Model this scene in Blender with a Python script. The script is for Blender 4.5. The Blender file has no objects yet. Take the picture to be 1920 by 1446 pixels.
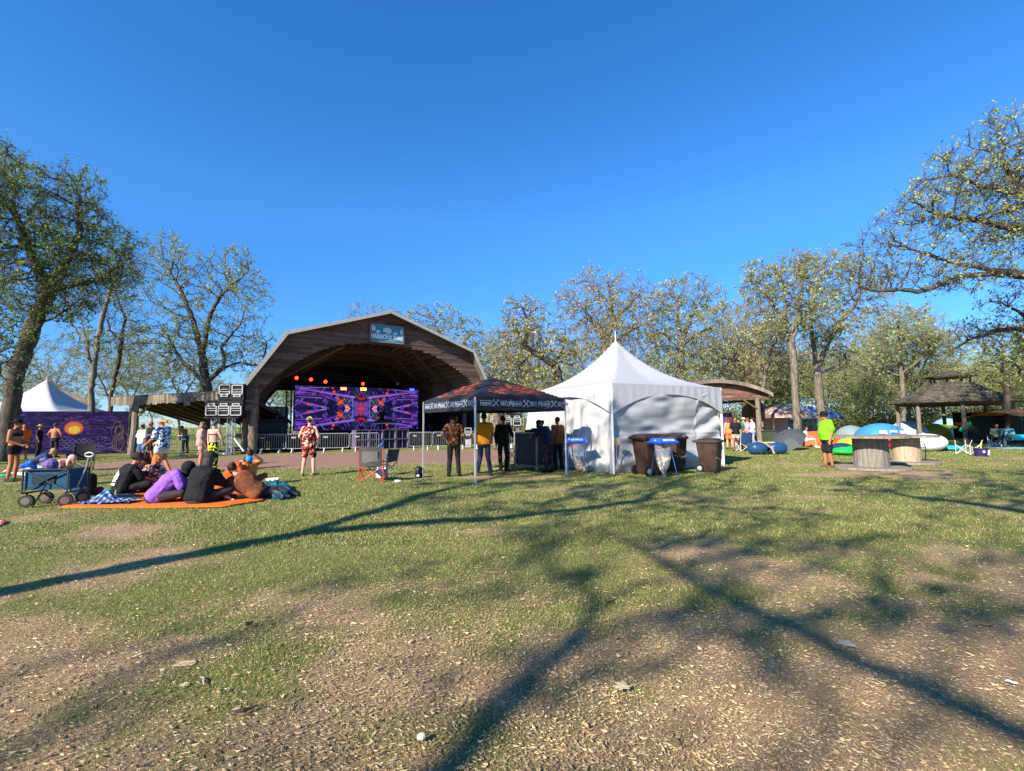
import bpy, math, random
import numpy as np
from mathutils import Vector, Matrix, Quaternion

C = bpy.context.scene.collection
SC = bpy.context.scene
PI = math.pi
# ------------------------------------------------------------------ camera
W0, H0, FPX, CAMZ = 1920.0, 1446.0, 880.0, 1.5
PITCH, ROLL = math.radians(4.68), math.radians(0.58)
_f = Vector((0, math.cos(PITCH), math.sin(PITCH)))
_r0 = Vector((1, 0, 0)); _u0 = Vector((0, -math.sin(PITCH), math.cos(PITCH)))
_r = math.cos(ROLL) * _r0 - math.sin(ROLL) * _u0
_u = math.cos(ROLL) * _u0 + math.sin(ROLL) * _r0
cam_data = bpy.data.cameras.new('camera')
cam_data.sensor_fit = 'HORIZONTAL'; cam_data.sensor_width = 36.0
cam_data.lens = FPX / W0 * 36.0
cam_data.clip_start = 0.05; cam_data.clip_end = 3000
cam = bpy.data.objects.new('camera', cam_data); C.objects.link(cam)
m3 = Matrix((_r, _u, -_f)).transposed()
cam.matrix_world = Matrix.Translation((0, 0, CAMZ)) @ m3.to_4x4()
SC.camera = cam
# ------------------------------------------------------------------ light
SUN_AZ, SUN_EL = math.radians(39.0), math.radians(31.0)   # light travels towards this azimuth, right of forward
world = bpy.data.worlds.new('World'); SC.world = world; world.use_nodes = True
wn = world.node_tree.nodes; wl = world.node_tree.links
for n in list(wn): wn.remove(n)
sky = wn.new('ShaderNodeTexSky'); sky.sky_type = 'NISHITA'; sky.sun_disc = False
sky.sun_elevation = SUN_EL; sky.sun_rotation = SUN_AZ + PI
sky.air_density = 1.0; sky.dust_density = 0.0; sky.ozone_density = 2.0; sky.altitude = 300
hs = wn.new('ShaderNodeHueSaturation'); hs.inputs['Saturation'].default_value = 1.23; hs.inputs['Value'].default_value = 1.14
bg = wn.new('ShaderNodeBackground'); bg.inputs['Strength'].default_value = 0.102
wo = wn.new('ShaderNodeOutputWorld')
tn = wn.new('ShaderNodeMix'); tn.data_type = 'RGBA'; tn.blend_type = 'MULTIPLY'; tn.inputs[0].default_value = 1.0; tn.inputs[7].default_value = (0.865, 0.955, 1.14, 1)
wl.new(sky.outputs[0], tn.inputs[6]); wtc = wn.new('ShaderNodeTexCoord'); wsx = wn.new('ShaderNodeSeparateXYZ'); wrp = wn.new('ShaderNodeValToRGB'); wmx = wn.new('ShaderNodeMix'); wmx.data_type = 'RGBA'; wmx.blend_type = 'MULTIPLY'; wmx.inputs[0].default_value = 1.0
wl.new(wtc.outputs['Generated'], wsx.inputs[0]); wl.new(wsx.outputs['Z'], wrp.inputs[0])
wrp.color_ramp.elements[0].position = 0.0; wrp.color_ramp.elements[0].color = (0.42, 0.52, 0.66, 1); wrp.color_ramp.elements[1].position = 0.40; wrp.color_ramp.elements[1].color = (1, 1, 1, 1)
wl.new(tn.outputs[2], wmx.inputs[6]); wl.new(wrp.outputs[0], wmx.inputs[7]); wl.new(wmx.outputs[2], hs.inputs['Color']); wl.new(hs.outputs[0], bg.inputs[0]); wl.new(bg.outputs[0], wo.inputs[0])
sun_d = bpy.data.lights.new('sun', 'SUN'); sun_d.energy = 5.0; sun_d.angle = math.radians(0.5); sun_d.color = (1.0, 0.92, 0.79)
sun = bpy.data.objects.new('sun', sun_d); C.objects.link(sun)
sdir = Vector((math.sin(SUN_AZ) * math.cos(SUN_EL), math.cos(SUN_AZ) * math.cos(SUN_EL), -math.sin(SUN_EL)))
sun.rotation_euler = sdir.to_track_quat('-Z', 'Y').to_euler()
sun.location = (-30, -40, 40)
SC.view_settings.view_transform = 'Standard'; SC.view_settings.look = 'None'
SC.view_settings.exposure = 1.0; SC.view_settings.gamma = 1.0
SC.render.engine = 'CYCLES'
# ------------------------------------------------------------------ pixel helpers (photo pixels -> world)
def ray(px, py):
    return (_r * ((px - W0 / 2) / FPX) + _u * (-(py - H0 / 2) / FPX) + _f)
def gp(px, py):                       # point on the ground seen at a photo pixel
    d = ray(px, py); t = -CAMZ / d.z
    return Vector((d.x * t, d.y * t, 0))
def bk(a, dx, dy):                    # move a ground point dy metres back along its own line of sight, then dx sideways
    k = (a.y + dy) / a.y; return Vector((a.x * k + dx, a.y + dy, 0))
def vp(px, py, Y):                    # point at distance Y
    d = ray(px, py); t = Y / d.y
    return Vector((d.x * t, Y, CAMZ + d.z * t))
# ------------------------------------------------------------------ materials
MATS = {}
def lin(c):
    return tuple(((x / 12.92) if x <= 0.04045 else ((x + 0.055) / 1.055) ** 2.4) for x in c)
def hexc(h):
    return lin(tuple(int(h[i:i + 2], 16) / 255 for i in (0, 2, 4)))
def mat(name, col, rough=0.7, var=0.25, scale=8.0, bump=0.0, bscale=None, metal=0.0, col2=None, stretch=None,
        emit=0.0, transl=0.0, alpha=1.0, spec=0.3, island=0.0, coord='Object'):
    if name in MATS: return MATS[name]
    m = bpy.data.materials.new(name); m.use_nodes = True
    nt = m.node_tree; N = nt.nodes; L = nt.links
    b = N['Principled BSDF']
    b.inputs['Roughness'].default_value = rough; b.inputs['Metallic'].default_value = metal
    b.inputs['Specular IOR Level'].default_value = spec
    tc = N.new('ShaderNodeTexCoord'); mp = N.new('ShaderNodeMapping')
    L.new(tc.outputs[coord], mp.inputs[0])
    if stretch: mp.inputs['Scale'].default_value = stretch
    nz = N.new('ShaderNodeTexNoise'); nz.inputs['Scale'].default_value = scale; nz.inputs['Detail'].default_value = 6
    nz.inputs['Roughness'].default_value = 0.6
    L.new(mp.outputs[0], nz.inputs['Vector'])
    rp = N.new('ShaderNodeValToRGB')
    c1 = tuple(x * (1 - var) for x in col[:3]) + (1,)
    c2 = (tuple(col2[:3]) + (1,)) if col2 else tuple(min(1, x * (1 + var)) for x in col[:3]) + (1,)
    if col2: c1 = tuple(col[:3]) + (1,)
    rp.color_ramp.elements[0].position = 0.32; rp.color_ramp.elements[1].position = 0.68
    rp.color_ramp.elements[0].color = c1; rp.color_ramp.elements[1].color = c2
    L.new(nz.outputs['Fac'], rp.inputs[0])
    colout = rp.outputs[0]
    if island:
        g = N.new('ShaderNodeNewGeometry'); h = N.new('ShaderNodeHueSaturation')
        mr = N.new('ShaderNodeMapRange'); mr.inputs['To Min'].default_value = 1 - island; mr.inputs['To Max'].default_value = 1 + island
        mh = N.new('ShaderNodeMapRange'); mh.inputs['To Min'].default_value = 0.5 - island * 0.05; mh.inputs['To Max'].default_value = 0.5 + island * 0.05
        L.new(g.outputs['Random Per Island'], mr.inputs['Value']); L.new(mr.outputs[0], h.inputs['Value'])
        L.new(g.outputs['Random Per Island'], mh.inputs['Value']); L.new(mh.outputs[0], h.inputs['Hue'])
        L.new(colout, h.inputs['Color']); colout = h.outputs[0]
    L.new(colout, b.inputs['Base Color'])
    if bump:
        bp = N.new('ShaderNodeBump'); bp.inputs['Strength'].default_value = min(1, bump); bp.inputs['Distance'].default_value = 0.02 * max(1, bump)
        if bscale:
            n2 = N.new('ShaderNodeTexNoise'); n2.inputs['Scale'].default_value = bscale; n2.inputs['Detail'].default_value = 5
            L.new(mp.outputs[0], n2.inputs['Vector']); L.new(n2.outputs['Fac'], bp.inputs['Height'])
        else: L.new(nz.outputs['Fac'], bp.inputs['Height'])
        L.new(bp.outputs[0], b.inputs['Normal'])
    if emit:
        b.inputs['Emission Strength'].default_value = emit
        L.new(colout, b.inputs['Emission Color'])
    if alpha < 1: b.inputs['Alpha'].default_value = alpha
    if transl:
        out = N['Material Output']; t = N.new('ShaderNodeBsdfTranslucent'); mx = N.new('ShaderNodeMixShader')
        mx.inputs[0].default_value = transl
        L.new(colout, t.inputs['Color']); L.new(b.outputs[0], mx.inputs[1]); L.new(t.outputs[0], mx.inputs[2])
        L.new(mx.outputs[0], out.inputs['Surface'])
    MATS[name] = m
    return m
def hmat(hexs, rough=0.75, **k):      # simple cloth/paint material by colour as it looks
    return mat('paint_' + hexs + ('_%d' % int(rough * 100)) + ('e' if k.get('emit') else ''), hexc(hexs), rough, var=k.pop('var', 0.12), scale=k.pop('scale', 14), **k)
# ------------------------------------------------------------------ objects
def mesh_obj(name, verts, faces, mats, parent=None, fm=None, smooth=False):
    me = bpy.data.meshes.new(name)
    me.from_pydata([tuple(v) for v in verts], [], faces)
    if not isinstance(mats, (list, tuple)): mats = [mats]
    for m in mats: me.materials.append(m)
    if fm is not None: me.polygons.foreach_set('material_index', fm)
    if smooth: me.polygons.foreach_set('use_smooth', [True] * len(me.polygons))
    me.update()
    o = bpy.data.objects.new(name, me); C.objects.link(o)
    if parent is not None: o.parent = parent
    return o
def np_obj(name, V, F, mats, parent=None, fm=None, smooth=False):
    """V (n,3) array, F (m,k) array of equal-sized faces (fast path)."""
    me = bpy.data.meshes.new(name)
    V = np.asarray(V, dtype=np.float32); F = np.asarray(F, dtype=np.int32)
    k = F.shape[1]
    me.vertices.add(len(V)); me.vertices.foreach_set('co', V.ravel())
    me.loops.add(F.size); me.loops.foreach_set('vertex_index', F.ravel())
    me.polygons.add(len(F)); me.polygons.foreach_set('loop_start', np.arange(0, F.size, k, dtype=np.int32))
    if not isinstance(mats, (list, tuple)): mats = [mats]
    for m in mats: me.materials.append(m)
    if fm is not None: me.polygons.foreach_set('material_index', np.asarray(fm, dtype=np.int32))
    me.polygons.foreach_set('use_smooth', np.full(len(F), bool(smooth)))
    me.update(calc_edges=True)
    o = bpy.data.objects.new(name, me); C.objects.link(o)
    if parent is not None: o.parent = parent
    return o
def tag(o, label=None, cat=None, group=None, kind=None):
    if label: o['label'] = label
    if cat: o['category'] = cat
    if group: o['group'] = group
    if kind: o['kind'] = kind
    return o
def thing(name, label, cat, loc=(0, 0, 0), rz=0.0, group=None):
    o = bpy.data.objects.new(name, None); C.objects.link(o)
    o.empty_display_size = 0.3
    o.location = loc; o.rotation_euler = (0, 0, rz)
    return tag(o, label, cat, group)
def struct(o, label=None):
    o['kind'] = 'structure'
    if label: o['label'] = label
    return o
def dup(root, loc, rz, label=None, sc=None, group=None):
    def rec(o, par):
        c = o.copy(); C.objects.link(c); c.parent = par
        for ch in list(o.children): rec(ch, c)
        return c
    r = rec(root, None)
    r.location = loc; r.rotation_euler = (0, 0, rz)
    if sc is not None: r.scale = (sc, sc, sc) if not isinstance(sc, (tuple, list)) else sc
    if label: r['label'] = label
    if group: r['group'] = group
    return r
class MB:
    def __init__(s): s.v = []; s.f = []; s.m = []
    def add(s, vs, fs, mi=0):
        b = len(s.v); s.v += [Vector(v) for v in vs]
        for f in fs: s.f.append(tuple(i + b for i in f)); s.m.append(mi)
        return s
    def box(s, c, size, mi=0, rz=0.0, rot=None, bev=0.0):
        x, y, z = [a / 2 for a in size]
        R = rot if rot is not None else Matrix.Rotation(rz, 3, 'Z')
        c = Vector(c)
        if bev <= 0:
            vs = [c + R @ Vector((sx * x, sy * y, sz * z)) for sz in (-1, 1) for sx, sy in ((-1, -1), (1, -1), (1, 1), (-1, 1))]
            return s.add(vs, [(3, 2, 1, 0), (4, 5, 6, 7), (0, 1, 5, 4), (1, 2, 6, 5), (2, 3, 7, 6), (3, 0, 4, 7)], mi)
        b = min(bev, x * .9, y * .9, z * .9)
        rings = []
        for zz, i in ((-z, b), (-z + b, 0), (z - b, 0), (z, b)):
            X, Y = x - i, y - i
            k = b * 0.5
            rings.append([c + R @ Vector(p + (zz,)) for p in ((-X + k, -Y), (X - k, -Y), (X, -Y + k), (X, Y - k), (X - k, Y), (-X + k, Y), (-X, Y - k), (-X, -Y + k))])
        return s.loft(rings, mi)
    def bar(s, p, q, w, h=None, mi=0, up=(0, 0, 1)):      # square bar from p to q
        p, q = Vector(p), Vector(q); h = h or w
        d = (q - p); L = d.length; d.normalize(); up = Vector(up)
        if abs(d.dot(up)) > 0.98: up = Vector((1, 0, 0))
        sx = d.cross(up).normalized(); sy = sx.cross(d).normalized()
        R = Matrix((d, sx, sy)).transposed()
        return s.box((p + q) / 2, (L, w, h), mi, rot=R)
    def loft(s, rings, mi=0, cap=True, closed=True):
        n = len(rings[0]); vs = [v for r in rings for v in r]; fs = []
        for i in range(len(rings) - 1):
            for j in range(n if closed else n - 1):
                a, b = i * n + j, i * n + (j + 1) % n
                fs.append((a, b, b + n, a + n))
        if cap and closed:
            fs.append(tuple(reversed(range(n)))); fs.append(tuple(range((len(rings) - 1) * n, len(rings) * n)))
        return s.add(vs, fs, mi)
    def tube(s, pts, r, n=6, mi=0, cap=True):
        pts = [Vector(p) for p in pts]
        if not isinstance(r, (list, tuple)): r = [r] * len(pts)
        rings = []; prev = None
        for i, p in enumerate(pts):
            d = (pts[min(i + 1, len(pts) - 1)] - pts[max(i - 1, 0)]).normalized()
            if prev is None:
                a = Vector((0, 0, 1)) if abs(d.z) < 0.9 else Vector((1, 0, 0))
                u = d.cross(a).normalized()
            else:
                u = (prev - d * prev.dot(d)).normalized()
            prev = u; w = d.cross(u)
            rings.append([p + (u * math.cos(t) + w * math.sin(t)) * r[i] for t in [2 * PI * k / n for k in range(n)]])
        return s.loft(rings, mi, cap)
    def lathe(s, prof, c=(0, 0, 0), n=16, mi=0, cap=True, axis=None):
        c = Vector(c); R = axis if axis is not None else Matrix.Identity(3)
        rings = [[c + R @ Vector((r * math.cos(2 * PI * k / n), r * math.sin(2 * PI * k / n), z)) for k in range(n)] for r, z in prof]
        return s.loft(rings, mi, cap)
    def ell(s, c, rad, mi=0, n=10, m=7, rot=None):
        c = Vector(c); R = rot if rot is not None else Matrix.Identity(3)
        rings = []
        for i in range(m):
            a = -PI / 2 + PI * (i + 0.35) / (m - 0.3) if 0 < i < m - 1 else (-PI / 2 * 0.94 if i == 0 else PI / 2 * 0.94)
            rings.append([c + R @ Vector((rad[0] * math.cos(a) * math.cos(t), rad[1] * math.cos(a) * math.sin(t), rad[2] * math.sin(a))) for t in [2 * PI * k / n for k in range(n)]])
        return s.loft(rings, mi)
    def poly(s, pts, mi=0): return s.add(pts, [tuple(range(len(pts)))], mi)
    def slab(s, pts, d, mi=0):                             # polygon pts extruded by vector d
        n = len(pts); d = Vector(d); pts = [Vector(p) for p in pts]
        fs = [tuple(reversed(range(n))), tuple(range(n, 2 * n))] + [(i, (i + 1) % n, (i + 1) % n + n, i + n) for i in range(n)]
        return s.add(pts + [p + d for p in pts], fs, mi)
    def grid(s, fn, nu, nv, mi=0, thick=None):             # fn(u,v)->point, u,v in 0..1
        vs = [Vector(fn(i / nu, j / nv)) for j in range(nv + 1) for i in range(nu + 1)]
        fs = [(j * (nu + 1) + i, j * (nu + 1) + i + 1, (j + 1) * (nu + 1) + i + 1, (j + 1) * (nu + 1) + i) for j in range(nv) for i in range(nu)]
        return s.add(vs, fs, mi)
    def xf(s, M):
        s.v = [M @ v for v in s.v]; return s
    def build(s, name, mats, parent=None, smooth=False):
        return mesh_obj(name, s.v, s.f, mats, parent, s.m, smooth)
def rnd(seed): return random.Random(seed)
def text_obj(name, s, size, m, parent, M, ext=0.004, sx=1.0, bold=0.0):
    cu = bpy.data.curves.new(name, 'FONT'); cu.body = s; cu.size = size; cu.extrude = ext; cu.align_x = 'CENTER'; cu.align_y = 'CENTER'; cu.offset = bold
    o = bpy.data.objects.new(name + '_c', cu); C.objects.link(o)
    dg = bpy.context.evaluated_depsgraph_get(); me = bpy.data.meshes.new_from_object(o.evaluated_get(dg))
    bpy.data.objects.remove(o); me.name = name
    me.transform(Matrix.Diagonal((sx, 1, 1, 1)))
    me.materials.clear(); me.materials.append(m)
    ob = bpy.data.objects.new(name, me); C.objects.link(ob); ob.parent = parent; ob.matrix_local = M
    return ob
def frame_xz(o, x=(1, 0, 0), z=(0, 0, 1)):                # matrix: local X -> x, local Y -> z (for text on walls)
    x = Vector(x).normalized(); z = Vector(z).normalized(); n = x.cross(z)
    return Matrix.Translation(o) @ Matrix((x, z, n)).transposed().to_4x4()
# ------------------------------------------------------------------ ground
_rng = np.random.default_rng(7)
_tab = _rng.random((256, 256)).astype(np.float32)
def vnoise(x, y, s, ox=0.0):
    x = np.asarray(x) / s + 37.3 + ox; y = np.asarray(y) / s + 91.7 + ox
    xi = np.floor(x).astype(int); yi = np.floor(y).astype(int); fx = x - xi; fy = y - yi
    fx = fx * fx * (3 - 2 * fx); fy = fy * fy * (3 - 2 * fy)
    g = lambda a, b: _tab[a % 256, b % 256]
    return (g(xi, yi) * (1 - fx) + g(xi + 1, yi) * fx) * (1 - fy) + (g(xi, yi + 1) * (1 - fx) + g(xi + 1, yi + 1) * fx) * fy
def sstep(a, b, x): 
    t = np.clip((x - a) / (b - a), 0, 1); return t * t * (3 - 2 * t)
def grassiness(x, y):
    """1 = green grass, 0 = bare litter"""
    n = 0.5 * vnoise(x, y, 1.3) + 0.3 * vnoise(x, y, 0.45, 5) + 0.2 * vnoise(x, y, 0.17, 9)
    n2 = vnoise(x, y, 5.0, 3)
    base = 0.26 + 0.42 * sstep(2.6, 7.5, y - 0.12 * x) - 0.10 * sstep(2, 10, x) * (1 - sstep(16, 24, y)) + 0.12 * sstep(13, 18, y)
    g = sstep(0.22, 0.78, base + (n - 0.5) * 0.95 + (n2 - 0.5) * 0.4)
    # worn ground in front of the stage and under the canopy
    m = mulch(x, y)
    for (cx, cy, rx, ry, a) in ((-.2, 13.6, 2.6, .9, .8), (1.6, 11.0, 2.2, .5, .7), (9.5, 13.2, 3.0, .7, .75), (4.3, 9.5, 2.8, .35, .5)):
        m = np.maximum(m, a * (1 - sstep(0.5, 1.3, np.sqrt(((x - cx) / rx) ** 2 + ((y - cy) / ry) ** 2) + (n - 0.5) * 1.1)))
    return g * (1 - m)
def mulch(x, y):
    n = vnoise(x, y, 1.7, 11) * 0.6 + vnoise(x, y, 0.5, 13) * 0.4
    dx, dy = x + 7.0, y - 22.0
    u = dx * 0.96 + dy * 0.28; v = -dx * 0.28 + dy * 0.96
    d = np.sqrt((u / 11.5) ** 2 + (v / 5.2) ** 2)
    return 1 - sstep(0.82, 1.08, d + (n - 0.5) * 0.35)
def axis(near, step, far, n):
    a = np.arange(0, near, step); b = near + (far - near) * (np.linspace(0, 1, n) ** 2.2)
    p = np.concatenate([a, b]); return p
xp = axis(24, 0.12, 900, 60); xs = np.concatenate([-xp[:0:-1], xp])
yn = axis(30, 0.12, 1400, 60); yb = -axis(6, 0.6, 400, 16)[:0:-1]
ys = np.concatenate([yb, yn])
GX, GY = np.meshgrid(xs, ys)
GZ = (vnoise(GX, GY, 0.9, 21) - 0.5) * 0.035 + (vnoise(GX, GY, 0.22, 25) - 0.5) * 0.018
GZ *= np.clip(1 - np.hypot(GX, GY) / 60, 0, 1)
GZ -= 0.004
V = np.stack([GX.ravel(), GY.ravel(), GZ.ravel()], 1)
nx, ny = len(xs), len(ys)
I = (np.arange(ny - 1)[:, None] * nx + np.arange(nx - 1)[None, :]).ravel()
F = np.stack([I, I + 1, I + nx + 1, I + nx], 1)
def ground_mat():
    m = bpy.data.materials.new('ground_cover'); m.use_nodes = True
    N = m.node_tree.nodes; L = m.node_tree.links; b = N['Principled BSDF']
    b.inputs['Roughness'].default_value = 0.95; b.inputs['Specular IOR Level'].default_value = 0.1
    tc = N.new('ShaderNodeTexCoord')
    def noise(scale, det=6, rough=0.65, vec=None, dist=0):
        n = N.new('ShaderNodeTexNoise'); n.inputs['Scale'].default_value = scale; n.inputs['Detail'].default_value = det
        n.inputs['Roughness'].default_value = rough; n.inputs['Distortion'].default_value = dist
        L.new(vec if vec else tc.outputs['Object'], n.inputs['Vector']); return n.outputs['Fac']
    def ramp(f, *st):
        r = N.new('ShaderNodeValToRGB'); e = r.color_ramp.elements
        while len(e) < len(st): e.new(0.5)
        for i, (p, c) in enumerate(st): e[i].position = p; e[i].color = tuple(c) + (1,)
        L.new(f, r.inputs[0]); return r.outputs[0]
    def mix(f, a, c):
        x = N.new('ShaderNodeMix'); x.data_type = 'RGBA'
        if isinstance(f, float): x.inputs[0].default_value = f
        else: L.new(f, x.inputs[0])
        L.new(a, x.inputs[6]); L.new(c, x.inputs[7]); return x.outputs[2]
    def math_(op, a, c):
        x = N.new('ShaderNodeMath'); x.operation = op; x.use_clamp = True
        for i, q in enumerate((a, c)):
            if isinstance(q, (int, float)): x.inputs[i].default_value = q
            else: L.new(q, x.inputs[i])
        return x.outputs[0]
    at = N.new('ShaderNodeAttribute'); at.attribute_name = 'cover'
    sep = N.new('ShaderNodeSeparateColor'); L.new(at.outputs['Color'], sep.inputs[0])
    grass = ramp(noise(38, 8, .75), (0.3, (.045, .060, .014)), (0.5, (.17, .19, .045)), (0.68, (.40, .36, .13)))
    litter = ramp(noise(55, 8, .8), (0.30, (.10, .066, .034)), (0.43, (.31, .21, .105)), (0.58, (.50, .355, .19)), (0.74, (.68, .52, .31)))
    dirt = ramp(noise(20, 6, .6), (0.3, (.20, .145, .09)), (0.7, (.34, .25, .16)))
    mul = ramp(noise(24, 9, .85), (0.3, (.15, .085, .055)), (0.52, (.29, .18, .125)), (0.75, (.46, .31, .23)))
    lit2 = mix(math_('MULTIPLY', ramp(noise(1.1, 4), (0.52, (0, 0, 0)), (0.66, (1, 1, 1))), 0.7), litter, dirt)
    # attribute with fine breakup so edges are tufty
    fine = noise(60, 4, .7)
    g = math_('ADD', sep.outputs[0], math_('SUBTRACT', math_('MULTIPLY', fine, 1.7), 0.85))
    gr = ramp(g, (0.2, (0, 0, 0)), (0.75, (1, 1, 1)))
    straw = ramp(noise(90, 3, .7), (0.3, (.16, .13, .05)), (0.7, (.36, .30, .15)))
    grass2 = mix(ramp(noise(14, 6, .7), (0.50, (0, 0, 0)), (0.72, (.75, .75, .75))), grass, straw)
    c = mix(gr, lit2, grass2)
    c = mix(sep.outputs[1], c, mul)
    L.new(c, b.inputs['Base Color'])
    bp = N.new('ShaderNodeBump'); bp.inputs['Strength'].default_value = 0.9; bp.inputs['Distance'].default_value = 0.03
    L.new(noise(45, 8, .8), bp.inputs['Height']); L.new(bp.outputs[0], b.inputs['Normal'])
    return m
ground = np_obj('ground', V, F, ground_mat(), smooth=True)
struct(ground, 'park ground of worn grass, dry leaf litter and bare brown earth')
col = ground.data.color_attributes.new('cover', 'FLOAT_COLOR', 'POINT')
gg = grassiness(V[:, 0], V[:, 1]); mm = mulch(V[:, 0], V[:, 1])
col.data.foreach_set('color', np.stack([gg, mm, mm * 0, mm * 0 + 1], 1).astype(np.float32).ravel())
def gz(x, y):
    z = (vnoise(x, y, 0.9, 21) - 0.5) * 0.035 + (vnoise(x, y, 0.22, 25) - 0.5) * 0.018
    return z * np.clip(1 - np.hypot(x, y) / 60, 0, 1) - 0.004
# grass blades, denser near the camera (nobody could count them)
def scatter(n, rmin, rmax, seed, power=1.0):
    r = np.random.default_rng(seed)
    ang = r.uniform(-0.88, 0.88, n)
    d = rmin + (rmax - rmin) * r.random(n) ** power
    return d * np.tan(ang) * 0.93, d, r
def blades(n, rmin, rmax, seed, hmin, hmax, w, mats, thr, power=1.5):
    x, y, r = scatter(n, rmin, rmax, seed, power)
    g = grassiness(x, y); k = g > thr + (r.random(n) * 0.5)
    x, y = x[k], y[k]; n = len(x); g = g[k]
    z = gz(x, y)
    a = r.uniform(0, 2 * PI, n); h = r.uniform(hmin, hmax, n) * (0.5 + 0.8 * g); ww = w * (0.7 + 0.6 * r.random(n)) * (0.6 + y / 7.0)
    lx, ly = r.normal(0, 0.6, n) * h, r.normal(0, 0.6, n) * h
    dx, dy = np.cos(a) * ww, np.sin(a) * ww
    P = np.empty((n, 5, 3), np.float32)
    P[:, 0] = np.stack([x - dx, y - dy, z - .01], 1); P[:, 1] = np.stack([x + dx, y + dy, z - .01], 1)
    P[:, 2] = np.stack([x + dx * .8 + lx * .4, y + dy * .8 + ly * .4, z + h * .6], 1)
    P[:, 3] = np.stack([x - dx * .8 + lx * .4, y - dy * .8 + ly * .4, z + h * .6], 1)
    P[:, 4] = np.stack([x + lx, y + ly, z + h], 1)
    b = np.arange(n)[:, None] * 5
    F = np.concatenate([b + np.array([[0, 1, 2]]), b + np.array([[0, 2, 3]]), b + np.array([[3, 2, 4]])])
    fm = np.tile((r.random(n) < 0.42).astype(int), 3)
    return P.reshape(-1, 3), F, fm
m_blade = mat('grass_blade', (.16, .225, .045), .6, var=.35, scale=3, transl=.25, island=.35)
m_straw = mat('straw_blade', (.34, .27, .12), .8, var=.3, scale=3, transl=.1, island=.3)
P1, F1, f1 = blades(150000, 1.3, 8, 1, .008, .026, .0018, None, .12, 1.3)
P2, F2, f2 = blades(130000, 6, 24, 2, .014, .036, .003, None, .1, 1.2)
o = np_obj('grass', np.concatenate([P1, P2]), np.concatenate([F1, F2 + len(P1)]), [m_blade, m_straw], fm=np.concatenate([f1, f2]))
tag(o, 'short green and straw coloured grass blades growing on the park ground', 'grass', kind='stuff')
# leaf litter and wood chips
def chips(n, seed, s0, s1, rmax, power, wf=1.0, pp=(.56, .38, .06)):
    x, y, r = scatter(n, 1.2, rmax, seed, power)
    g = grassiness(x, y); k = r.random(n) > g * 0.8
    x, y = x[k], y[k]; n = len(x); z = gz(x, y) + .004
    a = r.uniform(0, PI, n); L = r.uniform(s0, s1, n) * (0.6 + 0.8 * r.random(n) ** 3); Wd = L * r.uniform(.2, .6, n) * wf
    ca, sa = np.cos(a), np.sin(a); t1 = r.normal(0, .35, n); t2 = r.normal(0, .35, n)
    P = np.empty((n, 6, 3), np.float32)
    sh = [(-1, -.3), (-.2, -1), (.9, -.5), (1, .4), (.1, 1), (-.8, .6)]
    for i, (u, v) in enumerate(sh):
        uu = u * L / 2 * r.uniform(.7, 1.1, n); vv = v * Wd / 2 * r.uniform(.6, 1.1, n)
        P[:, i] = np.stack([x + uu * ca - vv * sa, y + uu * sa + vv * ca, z + np.abs(uu * t1 + vv * t2) + .003 + (0.004 * r.random(n))], 1)
    b = np.arange(n)[:, None] * 6
    F = np.concatenate([b + np.array([[0, 1, 2, 3]]), b + np.array([[0, 3, 4, 5]])])
    fm = np.tile(r.choice([0, 1, 2], n, p=list(pp)), 2)
    return P.reshape(-1, 3), F, fm
cm = [mat('chip_tan', (.46, .325, .18), .85, var=.3, scale=2, island=.45), mat('chip_brown', (.32, .215, .12), .85, var=.3, scale=2, island=.45),
      mat('chip_pale', (.54, .42, .26), .8, var=.25, scale=2, island=.3)]
P1, F1, f1 = chips(110000, 5, .006, .022, 8.5, 1.3)
P2, F2, f2 = chips(60000, 6, .012, .035, 20, 1.1)
P3, F3, f3 = chips(300, 8, .03, .06, 8, 1.1)
P4, F4, f4 = chips(190000, 9, .010, .034, 10, 1.25, .20, (.55, .38, .07))
F3 = np.concatenate([F3, F4 + len(P3)]); P3 = np.concatenate([P3, P4]); f3 = np.concatenate([f3.reshape(2, -1).ravel(), f4])
o = np_obj('leaf_litter', np.concatenate([P1, P2, P3]), np.concatenate([F1, F2 + len(P1), F3 + len(P1) + len(P2)]), cm, fm=np.concatenate([f1, f2, f3]))
tag(o, 'dry oak leaves and wood chips scattered over the bare ground', 'leaf litter', kind='stuff')
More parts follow.
